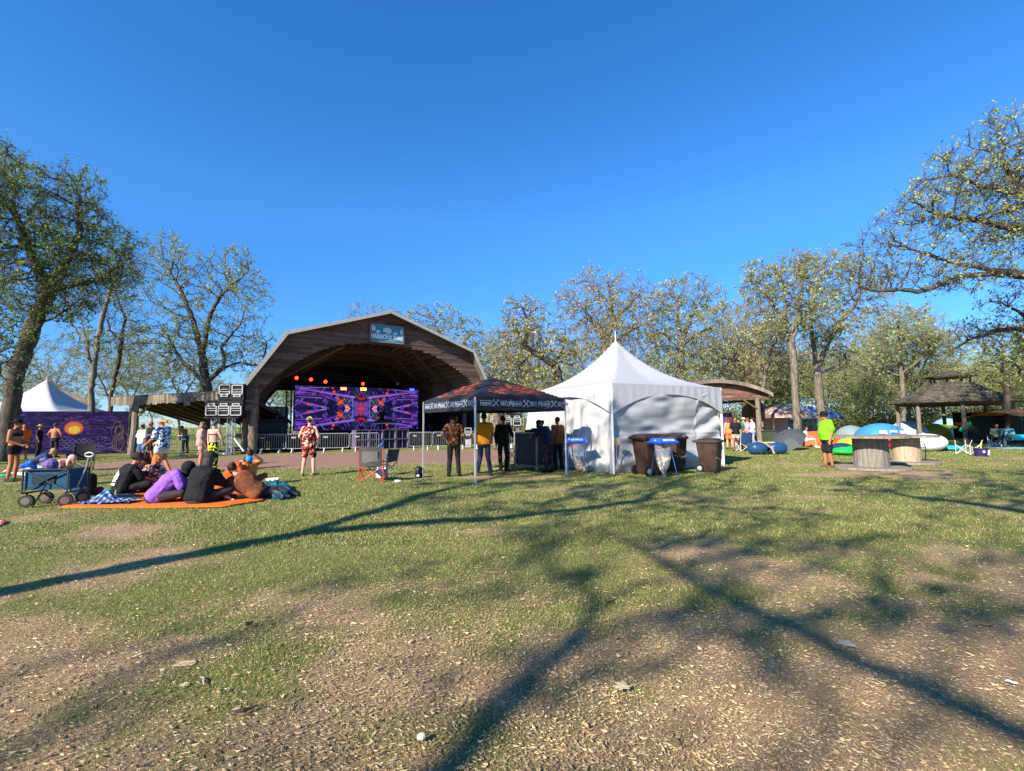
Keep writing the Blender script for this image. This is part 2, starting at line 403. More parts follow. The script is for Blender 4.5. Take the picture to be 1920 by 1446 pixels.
# ------------------------------------------------------------------ trees
bark = mat('oak_bark', (.07, .056, .042), .95, scale=11, bump=1.6, bscale=22, col2=(.26, .215, .165), stretch=(1, 1, .25))
bark_d = mat('oak_bark_dark', (.03, .024, .018), .95, scale=5, bump=1.6, bscale=22, col2=(.12, .10, .08), stretch=(1, 1, .25))
leafp = mat('young_leaf', (.36, .39, .13), .6, var=.25, scale=.6, transl=.35, island=.4)
leafg = mat('green_leaf', (.22, .29, .06), .6, var=.3, scale=.6, transl=.35, island=.4)
leafo = mat('ochre_leaf', (.42, .38, .15), .6, var=.25, scale=.6, transl=.3, island=.4)
DENS = 7.0
def grow(env, spine, n_attr, D, seed, dk=None, iters=120, up=0.05, wob=0.25):
    """space colonisation; env = list of (center, radii, weight); spine = list of polylines (lists of points)"""
    r = np.random.default_rng(seed)
    w = np.array([e[2] * e[1][0] * e[1][1] * e[1][2] for e in env]); w = w / w.sum()
    pts = []
    for (c, rad, _), k in zip(env, (w * n_attr).astype(int) + 1):
        q = r.normal(size=(k, 3)); q /= np.linalg.norm(q, axis=1)[:, None]; q *= (r.random(k) ** (1 / 2.2))[:, None]
        pts.append(np.array(c) + q * np.array(rad))
    A = np.concatenate(pts); A = A[A[:, 2] > 1.6]
    dk = dk or D * 1.15; n_attr = int(n_attr * DENS)
    P = []; par = []
    for line in spine:
        line = [np.array(p, float) for p in line]
        if P:
            dd = [np.linalg.norm(q - line[0]) for q in P]; pi = int(np.argmin(dd))
            line[0] = P[pi].copy()
        else:
            P.append(line[0]); par.append(-1); pi = 0
        for a, b in zip(line[:-1], line[1:]):
            L = np.linalg.norm(b - a); k = max(1, int(round(L / D)))
            off = r.normal(0, D * 0.16, 3)
            for i in range(1, k + 1):
                t = i / k; q = a + (b - a) * t
                if i < k: q = q + off * math.sin(PI * t) + r.normal(0, D * .08, 3)
                P.append(q); par.append(pi); pi = len(P) - 1
    Pn = np.array(P); 
    near = np.full(len(A), -1); nd = np.full(len(A), 1e9)
    def upd(Q, base):
        nonlocal near, nd
        for s in range(0, len(Q), 400):
            d = np.linalg.norm(A[:, None] - Q[None, s:s + 400], axis=2); j = d.argmin(1); dm = d[np.arange(len(A)), j]
            k = dm < nd; nd = np.where(k, dm, nd); near = np.where(k, base + s + j, near)
    upd(Pn, 0)
    dirs_done = {}
    for it in range(iters):
        keep = nd > dk
        A = A[keep]; near = near[keep]; nd = nd[keep]
        if len(A) == 0: break
        acc = {}
        vec = (A - Pn[near]) / nd[:, None]
        order = np.argsort(near, kind='stable'); ns = near[order]; vs = vec[order]
        u, st = np.unique(ns, return_index=True)
        sums = np.add.reduceat(vs, st, axis=0)
        new = []; np_ = []
        for i, s in zip(u, sums):
            d = s / (np.linalg.norm(s) + 1e-6) + r.normal(0, wob, 3); d[2] += up
            d /= np.linalg.norm(d)
            key = (int(i), tuple(np.round(d, 1)))
            if dirs_done.get(int(i), 0) > 3: continue
            dirs_done[int(i)] = dirs_done.get(int(i), 0) + 1
            new.append(Pn[i] + d * D); np_.append(int(i))
        if not new: break
        new = np.array(new); base = len(Pn)
        Pn = np.concatenate([Pn, new]); par += np_
        upd(new, base)
        if len(Pn) > 12000: break
    return Pn, np.array(par)
def skeleton_mesh(P, par, r_tip, expo, r_base, tw, leaf, seed, tw_len=.45, leaf_s=.09, thr=.035, nleaf=3):
    """returns wood V,F (quads), leaf V,F"""
    r = np.random.default_rng(seed); n = len(P)
    rad = np.zeros(n); main = np.full(n, -1); best = np.zeros(n)
    ntip = n - len(set(par.tolist()))
    expo = max(1.45, math.log(max(ntip, 4)) / math.log(r_base / r_tip))
    for i in range(n - 1, 0, -1):
        if rad[i] == 0: rad[i] = r_tip ** expo
        p = par[i]; rad[p] += rad[i]
        if rad[i] > best[p]: best[p] = rad[i]; main[p] = i
    rad = rad ** (1 / expo)
    dist0 = np.linalg.norm(P - P[0], axis=1)
    rad = rad * (1 + 0.4 * np.exp(-dist0 / 0.5))
    # ring frames
    d = np.zeros((n, 3)); pp = par.copy(); pp[0] = 0
    d = P - P[pp]; mc = np.where(main >= 0, main, np.arange(n)); d = d + (P[mc] - P)
    d[0] = P[mc[0]] - P[0]
    d /= np.linalg.norm(d, axis=1)[:, None] + 1e-9
    ref = np.array([1, .2, .13])
    def basis(d):
        u = np.cross(d, ref); u /= np.linalg.norm(u, axis=1)[:, None] + 1e-9
        return u, np.cross(d, u)
    K = 6; ang = np.arange(K) * 2 * PI / K
    u, w = basis(d)
    jit = 1 + r.normal(0, .07, (n, K))
    R = P[:, None] + (u[:, None] * np.cos(ang)[None, :, None] + w[:, None] * np.sin(ang)[None, :, None]) * (rad[:, None] * jit)[:, :, None]
    V = [R.reshape(-1, 3)]; idx = np.arange(1, n); p = par[1:]
    ismain = main[p] == idx
    start = np.where(ismain, p * K, 0)
    side = idx[~ismain]; sp = par[side]
    ed = P[side] - P[sp]; ed /= np.linalg.norm(ed, axis=1)[:, None] + 1e-9
    u2, w2 = basis(ed)
    R2 = P[sp][:, None] + (u2[:, None] * np.cos(ang)[None, :, None] + w2[:, None] * np.sin(ang)[None, :, None]) * (np.minimum(rad[side] * 1.25, rad[sp])[:, None])[:, :, None]
    start[~ismain] = n * K + np.arange(len(side)) * K
    V.append(R2.reshape(-1, 3))
    k = np.arange(K); k2 = (k + 1) % K
    Fw = np.stack([start[:, None] + k, start[:, None] + k2, (idx * K)[:, None] + k2, (idx * K)[:, None] + k], 2).reshape(-1, 4)
    nb = sum(len(v) for v in V)
    # twigs (3-sided, two segments)
    thin = np.where((rad < thr) & (np.arange(n) > 3))[0]
    t = np.repeat(thin, tw); m = len(t)
    out = d[t]; dirs = out * .7 + r.normal(0, .65, (m, 3)); dirs[:, 2] += .12
    dirs /= np.linalg.norm(dirs, axis=1)[:, None]
    back = P[par[t]]; f = r.random(m)[:, None]; st = P[t] * f + back * (1 - f)
    L = tw_len * r.uniform(.5, 1.3, m)[:, None]
    mid = st + dirs * L * .5 + r.normal(0, .05, (m, 3)) * L; d2 = dirs + r.normal(0, .4, (m, 3)); d2 /= np.linalg.norm(d2, axis=1)[:, None]
    end = mid + d2 * L * .55
    rt = np.minimum(rad[t], r_tip * 1.1)[:, None]
    a3 = np.arange(3) * 2 * PI / 3; u3, w3 = basis(dirs)
    def ring(c, rr): return c[:, None] + (u3[:, None] * np.cos(a3)[None, :, None] + w3[:, None] * np.sin(a3)[None, :, None]) * rr[:, :, None]
    T = np.concatenate([ring(st, rt * .75), ring(mid, rt * .5), ring(end, rt * .22)], 1)
    V.append(T.reshape(-1, 3)); b = nb + np.arange(m)[:, None] * 9; q = []
    for s in (0, 3):
        for j in range(3):
            jj = (j + 1) % 3; q.append(b + np.array([[s + j, s + jj, s + 3 + jj, s + 3 + j]]))
    Fw = np.concatenate([Fw] + q)
    V = np.concatenate(V)
    # leaves: little bent quads clustered near the twig ends
    lc = np.repeat(np.arange(m), nleaf)
    clump = .25 + 1.5 * sstep(.3, .7, .6 * vnoise(mid[:, 0] + mid[:, 1] * .7, mid[:, 2], .9, seed % 17) + .4 * vnoise(mid[:, 0] - mid[:, 1], mid[:, 2], .35, 4))
    keep = r.random(len(lc)) < leaf * clump[lc]; lc = lc[keep]; k = len(lc)
    f = r.uniform(.35, 1.08, k)[:, None]
    c = mid[lc] + (end[lc] - mid[lc]) * (f * 2 - 1) + r.normal(0, .035, (k, 3))
    a = r.normal(size=(k, 3)); a /= np.linalg.norm(a, axis=1)[:, None]
    bb = np.cross(a, r.normal(size=(k, 3))); bb /= np.linalg.norm(bb, axis=1)[:, None]
    s = (leaf_s * (.38 + 1.3 * r.random(k) ** 2.2))[:, None]
    nrm = np.cross(a, bb) * s * .2
    LV = np.stack([c - a * s * .6, c - bb * s * .32 + nrm, c + a * s * .6, c + bb * s * .32 + nrm], 1).reshape(-1, 3)
    LF = np.arange(k * 4).reshape(-1, 4)
    return V, Fw, LV, LF
def make_tree(name, label, base, env, spine, seed, n_attr=700, D=.5, r_base=.3, r_tip=.012, tw=2, leaf=.8, leaf_s=.10,
              nleaf=3, tw_len=.5, lm=None, bm=None, group=None, cat='tree', dk=None, wob=.25, up=.05, expo=2.25, thr=.035):
    base = Vector(base)
    b = np.array(base)
    env = [(np.array(c) - b, rad, wt) for c, rad, wt in env]
    spine = [[np.array(p) - b for p in line] for line in spine]
    D = D * .62; r_tip = r_tip * .88; r_base *= .78; nleaf += 1
    tw += 1
    P, par = grow(env, spine, n_attr, D, seed, dk=dk, wob=wob, up=up)
    V, F, LV, LF = skeleton_mesh(P, par, r_tip, expo, r_base, tw, leaf, seed + 1, tw_len=tw_len, leaf_s=leaf_s, nleaf=nleaf, thr=thr)
    t = thing(name, label, cat, base, 0, group)
    np_obj('trunk', V, F, bm or bark, t, smooth=True)
    np_obj('crown', LV, LF, lm or leafp, t)
    return t
def E(px, py, rx, ry, Y, depth=None, wt=1.0):     # envelope ellipsoid from a pixel ellipse at distance Y
    c = vp(px, py, Y); s = Y / FPX
    return (tuple(c), (rx * s, depth if depth else (rx + ry) * .5 * s, ry * s), wt)
def SP(Y, *pts):                                   # spine polyline from pixels at distance Y (or (px,py,Y))
    return [tuple(vp(p[0], p[1], p[2] if len(p) > 2 else Y)) for p in pts]
def base_at(px, Y):
    p = vp(px, 790, Y); return Vector((p.x, Y, 0))
def oak(name, label, px, Y, envs, spines, seed, **k):
    b = base_at(px, Y)
    sp = []
    for i, s in enumerate(spines):
        q = SP(Y, *s)
        if i == 0: q = [(b.x, b.y, -.05)] + q
        sp.append(q)
    return make_tree(name, label, (b.x, b.y, 0), [E(*e[:4], e[4] if len(e) > 4 and e[4] else Y, e[5] if len(e) > 5 else None) for e in envs], sp, seed, **k)

# --- left side
oak('oak_tree', 'big leaning oak with dense dark green crown at the far left', 8, 22,
    [(70, 420, 130, 110), (170, 480, 90, 90), (20, 330, 60, 60), (140, 350, 60, 50), (90, 560, 110, 50), (0, 500, 80, 90)],
    [[(30, 700), (62, 610), (92, 545), (120, 500)], [(92, 545), (170, 530), (220, 500)], [(62, 610), (110, 590), (150, 560)], [(92, 545), (60, 480), (30, 400)], [(120, 500), (150, 430), (150, 370)]],
    11, n_attr=2300, r_base=.42, tw=3, leaf=.7, leaf_s=.095, nleaf=4, lm=leafg, bm=bark_d, D=.42)
oak('oak_tree', 'oak limb with dark foliage reaching in from the left edge above the mural', -130, 19,
    [(-30, 300, 60, 70), (-20, 620, 80, 60), (-10, 700, 60, 45), (-60, 480, 60, 80), (-100, 350, 90, 90)],
    [[(-110, 700), (-90, 560), (-60, 520)], [(-90, 560), (-40, 515), (20, 500), (60, 495)], [(-90, 560), (-60, 420), (-20, 330)], [(-110, 700), (-50, 670), (0, 680)]],
    12, n_attr=1300, r_base=.4, tw=2, leaf=.6, leaf_s=.11, nleaf=3, lm=leafg, bm=bark_d, D=.42)
oak('oak_tree', 'slender oak whose trunk forks in two, between the white peaked tent and the board shed', 170, 31,
    [(130, 560, 50, 60), (200, 520, 60, 60), (170, 640, 60, 40), (235, 480, 40, 60)],
    [[(171, 740), (175, 690), (163, 640), (150, 590)], [(175, 690), (184, 640), (193, 590), (205, 550)], [(163, 640), (135, 610), (128, 575)]],
    13, n_attr=650, r_base=.24, tw=2, leaf=.6, leaf_s=.12, bm=bark, lm=leafg, D=.5)
oak('oak_tree', 'thin crooked oak with a bare curved stem beside the left end of the board shed', 214, 33,
    [(235, 590, 40, 50), (210, 560, 40, 40), (250, 640, 30, 40)],
    [[(208, 740), (196, 700), (207, 680)], [(208, 740), (217, 700), (228, 640), (236, 600), (222, 560)], [(228, 640), (205, 620), (196, 590)]],
    14, n_attr=420, r_base=.17, tw=2, leaf=.45, leaf_s=.11, bm=bark_d, lm=leafp, D=.5)
oak('oak_tree', 'broad many stemmed oak with thin spring leaves rising behind the board shed', 385, 38,
    [(330, 520, 70, 80), (420, 520, 80, 60), (470, 560, 50, 60), (390, 640, 120, 70), (300, 640, 60, 80), (310, 455, 40, 30), (480, 660, 45, 50), (440, 480, 40, 30)],
    [[(385, 720), (378, 660), (362, 600), (345, 560), (325, 520)], [(378, 660), (392, 600), (410, 560), (440, 530)], [(385, 720), (355, 690), (330, 660), (300, 610)],
     [(385, 720), (420, 690), (415, 650), (450, 610)], [(420, 690), (450, 680), (490, 685), (500, 640)], [(362, 600), (330, 590), (290, 570)]],
    15, n_attr=2100, r_base=.55, tw=2, leaf=.62, leaf_s=.13, bm=bark_d, lm=leafp, D=.55)
# --- centre
oak('oak_tree', 'bare twiggy oak top showing above the left slope of the band shell roof', 690, 48,
    [(690, 600, 50, 40), (650, 620, 35, 30), (740, 610, 40, 30)],
    [[(690, 700), (690, 640)], [(690, 680), (660, 630)], [(690, 680), (730, 620)]],
    21, n_attr=520, r_base=.35, tw=3, leaf=.25, leaf_s=.12, bm=bark, lm=leafo, D=.6)
oak('oak_tree', 'leafy yellowish oak crown behind the right slope of the band shell roof', 840, 44,
    [(830, 610, 55, 45), (790, 600, 40, 35), (880, 650, 45, 60), (850, 700, 60, 40)],
    [[(840, 740), (838, 680), (825, 630), (815, 600)], [(838, 680), (870, 640), (890, 620)], [(838, 690), (800, 660)]],
    22, n_attr=900, r_base=.4, tw=3, leaf=.65, leaf_s=.14, bm=bark, lm=leafp, D=.55)
oak('oak_tree', 'low spreading ochre oak with a heavy dark bent limb, left of the white tent peak', 1040, 36,
    [(990, 610, 55, 60), (960, 660, 55, 50), (1040, 660, 60, 40), (960, 580, 30, 35), (1000, 710, 70, 25), (930, 700, 30, 40)],
    [[(1050, 720), (1040, 685), (1020, 670), (985, 650), (965, 610)], [(1020, 670), (1000, 660), (980, 680)], [(1040, 685), (1060, 640), (1060, 600)], [(985, 650), (990, 600), (975, 570)]],
    23, n_attr=1500, r_base=.42, tw=3, leaf=.65, leaf_s=.14, bm=bark_d, lm=leafo, D=.5)
oak('oak_tree', 'tallest oak directly behind the white tent peak with twisting dark limbs', 1138, 38,
    [(1150, 540, 70, 40), (1100, 570, 70, 60), (1200, 580, 65, 50), (1140, 620, 100, 60), (1230, 620, 30, 50), (1110, 520, 30, 25)],
    [[(1136, 700), (1137, 640), (1150, 600), (1145, 570), (1140, 530)], [(1150, 600), (1180, 570), (1200, 550)], [(1137, 640), (1110, 600), (1085, 570)],
     [(1137, 650), (1180, 620), (1225, 600)], [(1145, 570), (1120, 545), (1100, 520)]],
    24, n_attr=1900, r_base=.55, tw=3, leaf=.42, leaf_s=.12, bm=bark, lm=leafo, D=.5)
oak('oak_tree', 'oak with pale green rounded top and straight trunk right of the white tent peak', 1277, 38,
    [(1290, 545, 65, 35), (1250, 580, 40, 50), (1330, 580, 45, 50), (1290, 640, 90, 60), (1270, 690, 70, 40)],
    [[(1277, 720), (1278, 640), (1272, 590), (1262, 550)], [(1278, 640), (1300, 590), (1320, 555)], [(1278, 650), (1320, 620), (1350, 600)], [(1278, 660), (1250, 630)]],
    25, n_attr=1700, r_base=.42, tw=3, leaf=.52, leaf_s=.13, bm=bark, lm=leafp, D=.5)
oak('oak_tree', 'gnarled grey oak with dark arching limb above the curved roof pavilion', 1405, 40,
    [(1370, 660, 50, 35), (1330, 680, 40, 30), (1420, 640, 40, 40), (1390, 700, 60, 30)],
    [[(1404, 760), (1402, 700), (1385, 680), (1360, 672)], [(1402, 700), (1425, 660), (1440, 630)]],
    26, n_attr=900, r_base=.4, tw=3, leaf=.5, leaf_s=.12, bm=bark_d, lm=leafo, D=.5)
# --- right side
oak('oak_tree', 'tall pale trunked oak standing right of the curved roof pavilion', 1493, 28,
    [(1450, 540, 65, 50), (1500, 510, 50, 45), (1420, 510, 35, 30), (1520, 580, 50, 50), (1440, 600, 50, 40)],
    [[(1491, 740), (1486, 660), (1484, 640)], [(1484, 640), (1470, 590), (1440, 560), (1410, 530)], [(1484, 640), (1500, 590), (1505, 540), (1500, 500)], [(1470, 590), (1470, 540), (1460, 510)]],
    31, n_attr=1300, r_base=.27, tw=3, leaf=.5, leaf_s=.12, bm=bark, lm=leafp, D=.42)
oak('oak_tree', 'oak with thick mottled trunk forking low, behind the man in the green tee', 1540, 31,
    [(1570, 520, 60, 55), (1520, 500, 40, 35), (1620, 560, 50, 50), (1560, 620, 60, 50), (1600, 680, 50, 30)],
    [[(1536, 740), (1530, 690), (1525, 640), (1522, 590), (1530, 540)], [(1530, 690), (1550, 650), (1570, 610), (1610, 560)], [(1530, 700), (1560, 690), (1590, 660)], [(1525, 640), (1500, 600)]],
    32, n_attr=1400, r_base=.33, tw=3, leaf=.6, leaf_s=.12, bm=bark, lm=leafp, D=.45)
oak('oak_tree', 'slim leaning oak stem just right of the curved roof pavilion post', 1428, 33,
    [(1450, 640, 35, 50), (1420, 680, 35, 40), (1470, 690, 35, 40)],
    [[(1430, 760), (1436, 700), (1448, 650)], [(1436, 700), (1415, 670)]],
    33, n_attr=500, r_base=.18, tw=3, leaf=.6, leaf_s=.12, bm=bark, lm=leafo, D=.5)
oak('oak_tree', 'light crowned oak with level limbs between the green tee man and gazebo', 1692, 40,
    [(1690, 620, 60, 45), (1650, 660, 50, 35), (1740, 640, 50, 35), (1640, 740, 40, 40)],
    [[(1693, 760), (1690, 700), (1688, 650), (1684, 600)], [(1690, 700), (1730, 670), (1760, 650)], [(1690, 710), (1650, 690), (1620, 660)], [(1693, 740), (1640, 730), (1600, 740)]],
    34, n_attr=1500, r_base=.26, tw=3, leaf=.75, leaf_s=.12, bm=bark, lm=leafp, D=.45)
oak('oak_tree', 'big foreground oak with long level limbs reaching in from the right edge', 2080, 17,
    [(1880, 260, 70, 60), (1800, 330, 90, 60), (1740, 400, 90, 55), (1860, 420, 100, 90), (1660, 460, 60, 45), (1700, 500, 110, 35), (1830, 520, 120, 30), (1960, 350, 90, 130), (1640, 530, 50, 22), (1890, 320, 90, 70), (1630, 450, 45, 40), (1620, 500, 40, 30)],
    [[(2070, 700), (2030, 560), (1960, 525)], [(1960, 525), (1880, 512), (1800, 520), (1720, 548), (1660, 545), (1610, 535)], [(1880, 512), (1830, 500), (1780, 490), (1720, 470)],
     [(2030, 560), (1990, 440), (1930, 370), (1880, 300)], [(1990, 440), (1900, 430), (1820, 410), (1750, 400)], [(1930, 370), (1850, 350), (1790, 330)]],
    35, n_attr=2100, r_base=.5, tw=2, leaf=.7, leaf_s=.08, nleaf=3, bm=bark_d, lm=leafp, D=.34, r_tip=.010)
oak('oak_tree', 'oak hanging over the gazebo from the right edge with pale leaves', 1990, 21,
    [(1850, 620, 80, 30), (1910, 670, 60, 30), (1800, 640, 50, 20), (1940, 600, 60, 70), (1880, 570, 50, 25), (1890, 715, 40, 18)],
    [[(1985, 720), (1960, 650), (1920, 618)], [(1920, 618), (1870, 620), (1820, 635), (1780, 655), (1770, 680)], [(1960, 690), (1920, 690), (1885, 712)], [(1960, 650), (1930, 600), (1890, 575)]],
    36, n_attr=480, r_base=.32, tw=1, leaf=.6, leaf_s=.10, nleaf=3, bm=bark_d, lm=leafp, D=.36, r_tip=.010)
oak('oak_tree', 'dark straight oak trunk behind the right side of the shingled gazebo', 1884, 29,
    [(1880, 640, 45, 40), (1860, 690, 45, 30), (1920, 670, 40, 40)],
    [[(1889, 760), (1885, 700), (1880, 650)], [(1885, 700), (1910, 660)]],
    37, n_attr=600, r_base=.24, tw=3, leaf=.7, leaf_s=.12, bm=bark_d, lm=leafp, D=.45)
# --- trees behind the photographer, seen only by the shadows they lay over the grass
def shade_oak(label, x, y, h, crown, seed, n_attr=500, r_base=.24, fork=None, leaf=.6):
    env = [((x + cx, y + cy, cz), (rx, ry, rz), 1) for cx, cy, cz, rx, ry, rz in crown]
    sp = [[(x, y, -.05), (x + .1, y, h * .3), (x, y + .2, h * .55)]]
    for f in (fork or []): sp.append([tuple(Vector((x, y, 0)) + Vector(p)) for p in f])
    return make_tree('oak_tree', label, (x, y, 0), env, sp, seed, n_attr=n_attr, r_base=r_base, tw=2, leaf=leaf, leaf_s=.13, bm=bark, lm=leafp, D=.5)
shade_oak('forked oak left of the camera whose trunk shadow crosses the grass', -9.6, -1.6, 12, [(0, 0, 11, 4.5, 4.5, 3.2), (2, -2, 9.5, 3, 3, 1.6)], 41,
          fork=[[(0, 0, 6.2), (1.2, -1.0, 8), (2.2, -1.8, 10)], [(0, 0, 6.2), (-1.0, 1.0, 8.2), (-1.8, 1.6, 10.5)]], n_attr=380, r_base=.25, leaf=.6)
shade_oak('oak standing behind the camera with a wide thin crown', -4.6, -9.2, 13, [(-1, -1, 11.5, 5.5, 3.5, 2.2), (4, -1, 10.5, 4, 3, 1.8)], 42,
          fork=[[(0, .2, 7), (-1.3, 1, 8), (-3.1, 2.0, 9), (-4.6, 3.2, 10)], [(0, .2, 7), (3, 0, 9), (6, .5, 10.5)]], n_attr=150, r_base=.17, leaf=.3)
shade_oak('oak farthest behind the camera on the left', -10.0, -10.8, 12, [(-1, 0, 11.5, 4.5, 3.0, 2.2)], 43,
          fork=[[(0, .2, 6.5), (0.2, 1.0, 8.2), (.7, 2.4, 9.6)]], n_attr=100, r_base=.15, leaf=.3)
shade_oak('oak behind the camera on the right', 6.5, -6.5, 12, [(0, 0, 11, 5, 5, 2.6)], 44, n_attr=300, r_base=.24, leaf=.6)
shade_oak('oak just behind the camera, slightly to the right', 1.5, -5.0, 12, [(0, 1.5, 10.5, 6.0, 3.6, 2.2)], 46, n_attr=330, r_base=.24, leaf=.5,
          fork=[[(0, .2, 6.5), (2.5, 1.5, 8.6), (5, 2.6, 9.8)], [(0, .2, 6.5), (-2, 1.8, 8.4), (-4, 3, 9.6)]])
# --- wood behind the park
def lite(seed, h, lm, leaf, n=620, wide=1.0, r=.17):
    env = [((0, 0, h * .64), (h * .30 * wide, h * .30 * wide, h * .34), 1), ((h * .1, 0, h * .5), (h * .25 * wide, h * .2, h * .16), 1)]
    return make_tree('woodland_oak', 'oak', (0, 0, 0), env, [[(0, 0, -.05), (.2, 0, h * .2), (0, .1, h * .36)], [(0, .1, h * .36), (-h * .1, 0, h * .55)], [(0, .1, h * .36), (h * .1, .1, h * .58)]],
                     seed, n_attr=n, r_base=r, tw=3, leaf=leaf, leaf_s=.115, lm=lm, bm=bark, D=.62, nleaf=5)
protos = [lite(51, 13, leafp, .45), lite(52, 15, leafo, .40, 760), lite(53, 10, leafp, .65, 520, 1.2, .14), lite(54, 12, leafg, .6, 620, 1.1, .16)]
rr = rnd(5)
grp = ['trees of the wood behind the stage', 'trees of the wood behind the tents and gazebo', 'trees of the wood behind the shed on the left']
lab = ['light woodland oak among the trees far behind the band shell', 'woodland oak among the dense trees behind the tents and gazebo', 'woodland oak far behind the purple mural and board shed']
spots = []
def row(px0, px1, n, Y0, Y1, smin, smax, gi, kinds):
    for i in range(n):
        px = px0 + (px1 - px0) * (i + rr.uniform(.1, .9)) / n
        spots.append((px, rr.uniform(Y0, Y1), rr.uniform(smin, smax), gi, rr.choice(kinds)))
row(-120, 230, 7, 45, 70, .7, 1.0, 2, [0, 1, 2])
row(230, 560, 8, 50, 75, .7, 1.0, 2, [0, 0, 2])
row(560, 960, 8, 55, 80, .75, 1.0, 0, [0, 1, 2])
row(900, 1450, 17, 46, 66, .85, 1.15, 0, [0, 1, 1, 2])
row(1380, 2080, 26, 42, 62, .7, 1.0, 1, [0, 1, 2, 3])
row(1380, 2080, 16, 62, 85, .9, 1.1, 1, [0, 2, 3])
used = set()
LMK = [(-200, 60, 'behind the far left marquee'), (60, 215, 'behind the purple mural'), (215, 330, 'behind the left end of the board shed'), (330, 470, 'behind the loudspeaker stack'),
       (470, 640, 'behind the left slope of the band shell'), (640, 790, 'behind the park sign gable'), (790, 910, 'behind the right slope of the band shell'), (910, 1010, 'behind the black canopy'), (1010, 1100, 'behind the left eave of the white tent'),
       (1100, 1200, 'behind the white tent peak'), (1200, 1300, 'behind the right slope of the white tent'), (1300, 1400, 'behind the curved pavilion'), (1400, 1480, 'right of the curved pavilion post'), (1480, 1560, 'behind the man in green tee'),
       (1560, 1640, 'behind the big cable spool table'), (1640, 1700, 'behind the blue dome tent'), (1700, 1790, 'behind the left half of the gazebo'), (1790, 1870, 'behind the right half of the gazebo'), (1870, 2200, 'behind the orange tarp at the right edge')]
KN = ['yellowish slender woodland oak', 'tall ochre woodland oak', 'short pale woodland oak', 'greenish woodland oak']
spots.sort(key=lambda s: s[1]); cnt = {}
for px, Y, s, gi, k in spots:
    b = base_at(px, Y); rz = rr.uniform(0, 6.28)
    lmk = next((t for a, c, t in LMK if a <= px < c), 'behind the tents')
    key = (lmk, k); c_ = cnt.get(key, 0); cnt[key] = c_ + 1
    label = KN[k] + [' nearer ', ' farther ', ' farthest ', ' '][min(c_, 3)] + lmk
    if k not in used:
        used.add(k); o = protos[k]; o.location = b; o.rotation_euler = (0, 0, rz); o.scale = (s, s, s)
        o['label'] = label; o['group'] = grp[gi]
    else:
        dup(protos[k], b, rz, label, s, grp[gi])
# undergrowth: a mass of shrub leaves along the wood's edge
def undergrowth(name, px0, px1, Y0, Y1, n, h, m, seed, label, ls=.2):
    r = np.random.default_rng(seed)
    nb = max(6, n // 260); px = r.uniform(px0, px1, nb); Y = r.uniform(Y0, Y1, nb)
    cx = np.array([vp(a, 790, b).x for a, b in zip(px, Y)])
    R = r.uniform(.8, 2.2, nb); Hh = h * r.uniform(.4, 1.0, nb)
    k = r.integers(0, nb, n)
    q = r.normal(size=(n, 3)); q /= np.linalg.norm(q, axis=1)[:, None]; q *= (r.random(n) ** .45)[:, None]
    c = np.stack([cx[k] + q[:, 0] * R[k] * 1.4, Y[k] + q[:, 1] * R[k], np.abs(q[:, 2]) * Hh[k] * (1 + .3 * r.normal(size=n))], 1); c[:, 2] = np.abs(c[:, 2])
    a = r.normal(size=(n, 3)); a /= np.linalg.norm(a, axis=1)[:, None]; b = np.cross(a, r.normal(size=(n, 3))); b /= np.linalg.norm(b, axis=1)[:, None]
    s = (ls * r.uniform(.4, 1.2, n))[:, None]
    V = np.stack([c - a * s * .6, c - b * s * .3, c + a * s * .6, c + b * s * .3], 1).reshape(-1, 3)
    o = np_obj(name, V, np.arange(n * 4).reshape(-1, 4), m)
    tag(o, label, 'undergrowth', kind='stuff')
leafy = mat('shrub_leaf', (.115, .13, .035), .7, var=.3, scale=.3, transl=.3, island=.4)
undergrowth('undergrowth', 1420, 2050, 46, 66, 120000, 8.0, leafy, 61, 'green shrubs filling the edge of the wood behind the tents')
undergrowth('undergrowth', 880, 1420, 50, 68, 70000, 7.0, leafo, 62, 'pale brown thicket along the wood behind the white tent')
undergrowth('undergrowth', -200, 620, 60, 85, 36000, 3.2, leafp, 63, 'low distant thicket on the left horizon')
# ------------------------------------------------------------------ shared materials
wood_dark = mat('weathered_board', (.075, .048, .036), .9, scale=4, bump=1, bscale=30, col2=(.185, .125, .095), stretch=(1, 1, 5), island=.35)
wood_mid = mat('brown_timber', (.07, .044, .03), .85, scale=4, bump=.6, bscale=25, col2=(.125, .082, .055), island=.2)
wood_grey = mat('grey_board', (.12, .095, .075), .9, scale=4, bump=.8, bscale=25, col2=(.27, .22, .17), stretch=(4, 4, .6), island=.3)
wood_log = mat('barked_log', (.06, .04, .03), .95, scale=9, bump=2, bscale=16, col2=(.24, .18, .13), stretch=(1, 1, .3))
shingle = mat('mossy_shingle', (.045, .042, .030), .95, scale=6, bump=1.5, bscale=18, col2=(.13, .115, .085), island=.35)
black = mat('black_paint', (.012, .012, .014), .5, var=.3)
blackcloth = mat('black_cloth', (.010, .010, .012), .9, var=.4, bump=.3)
galv = mat('galvanised_steel', (.42, .42, .42), .42, var=.15, metal=.55, scale=20)
alum = mat('aluminium_tube', (.62, .62, .63), .35, var=.08, metal=.5)
white_p = mat('white_plastic', (.75, .75, .73), .45, var=.05)
trim_w = mat('pale_roof_trim', (.44, .42, .39), .6, var=.15)
def glow(name, c, s): return mat(name, tuple(x * .5 for x in c), .6, var=.05, emit=s * 2)
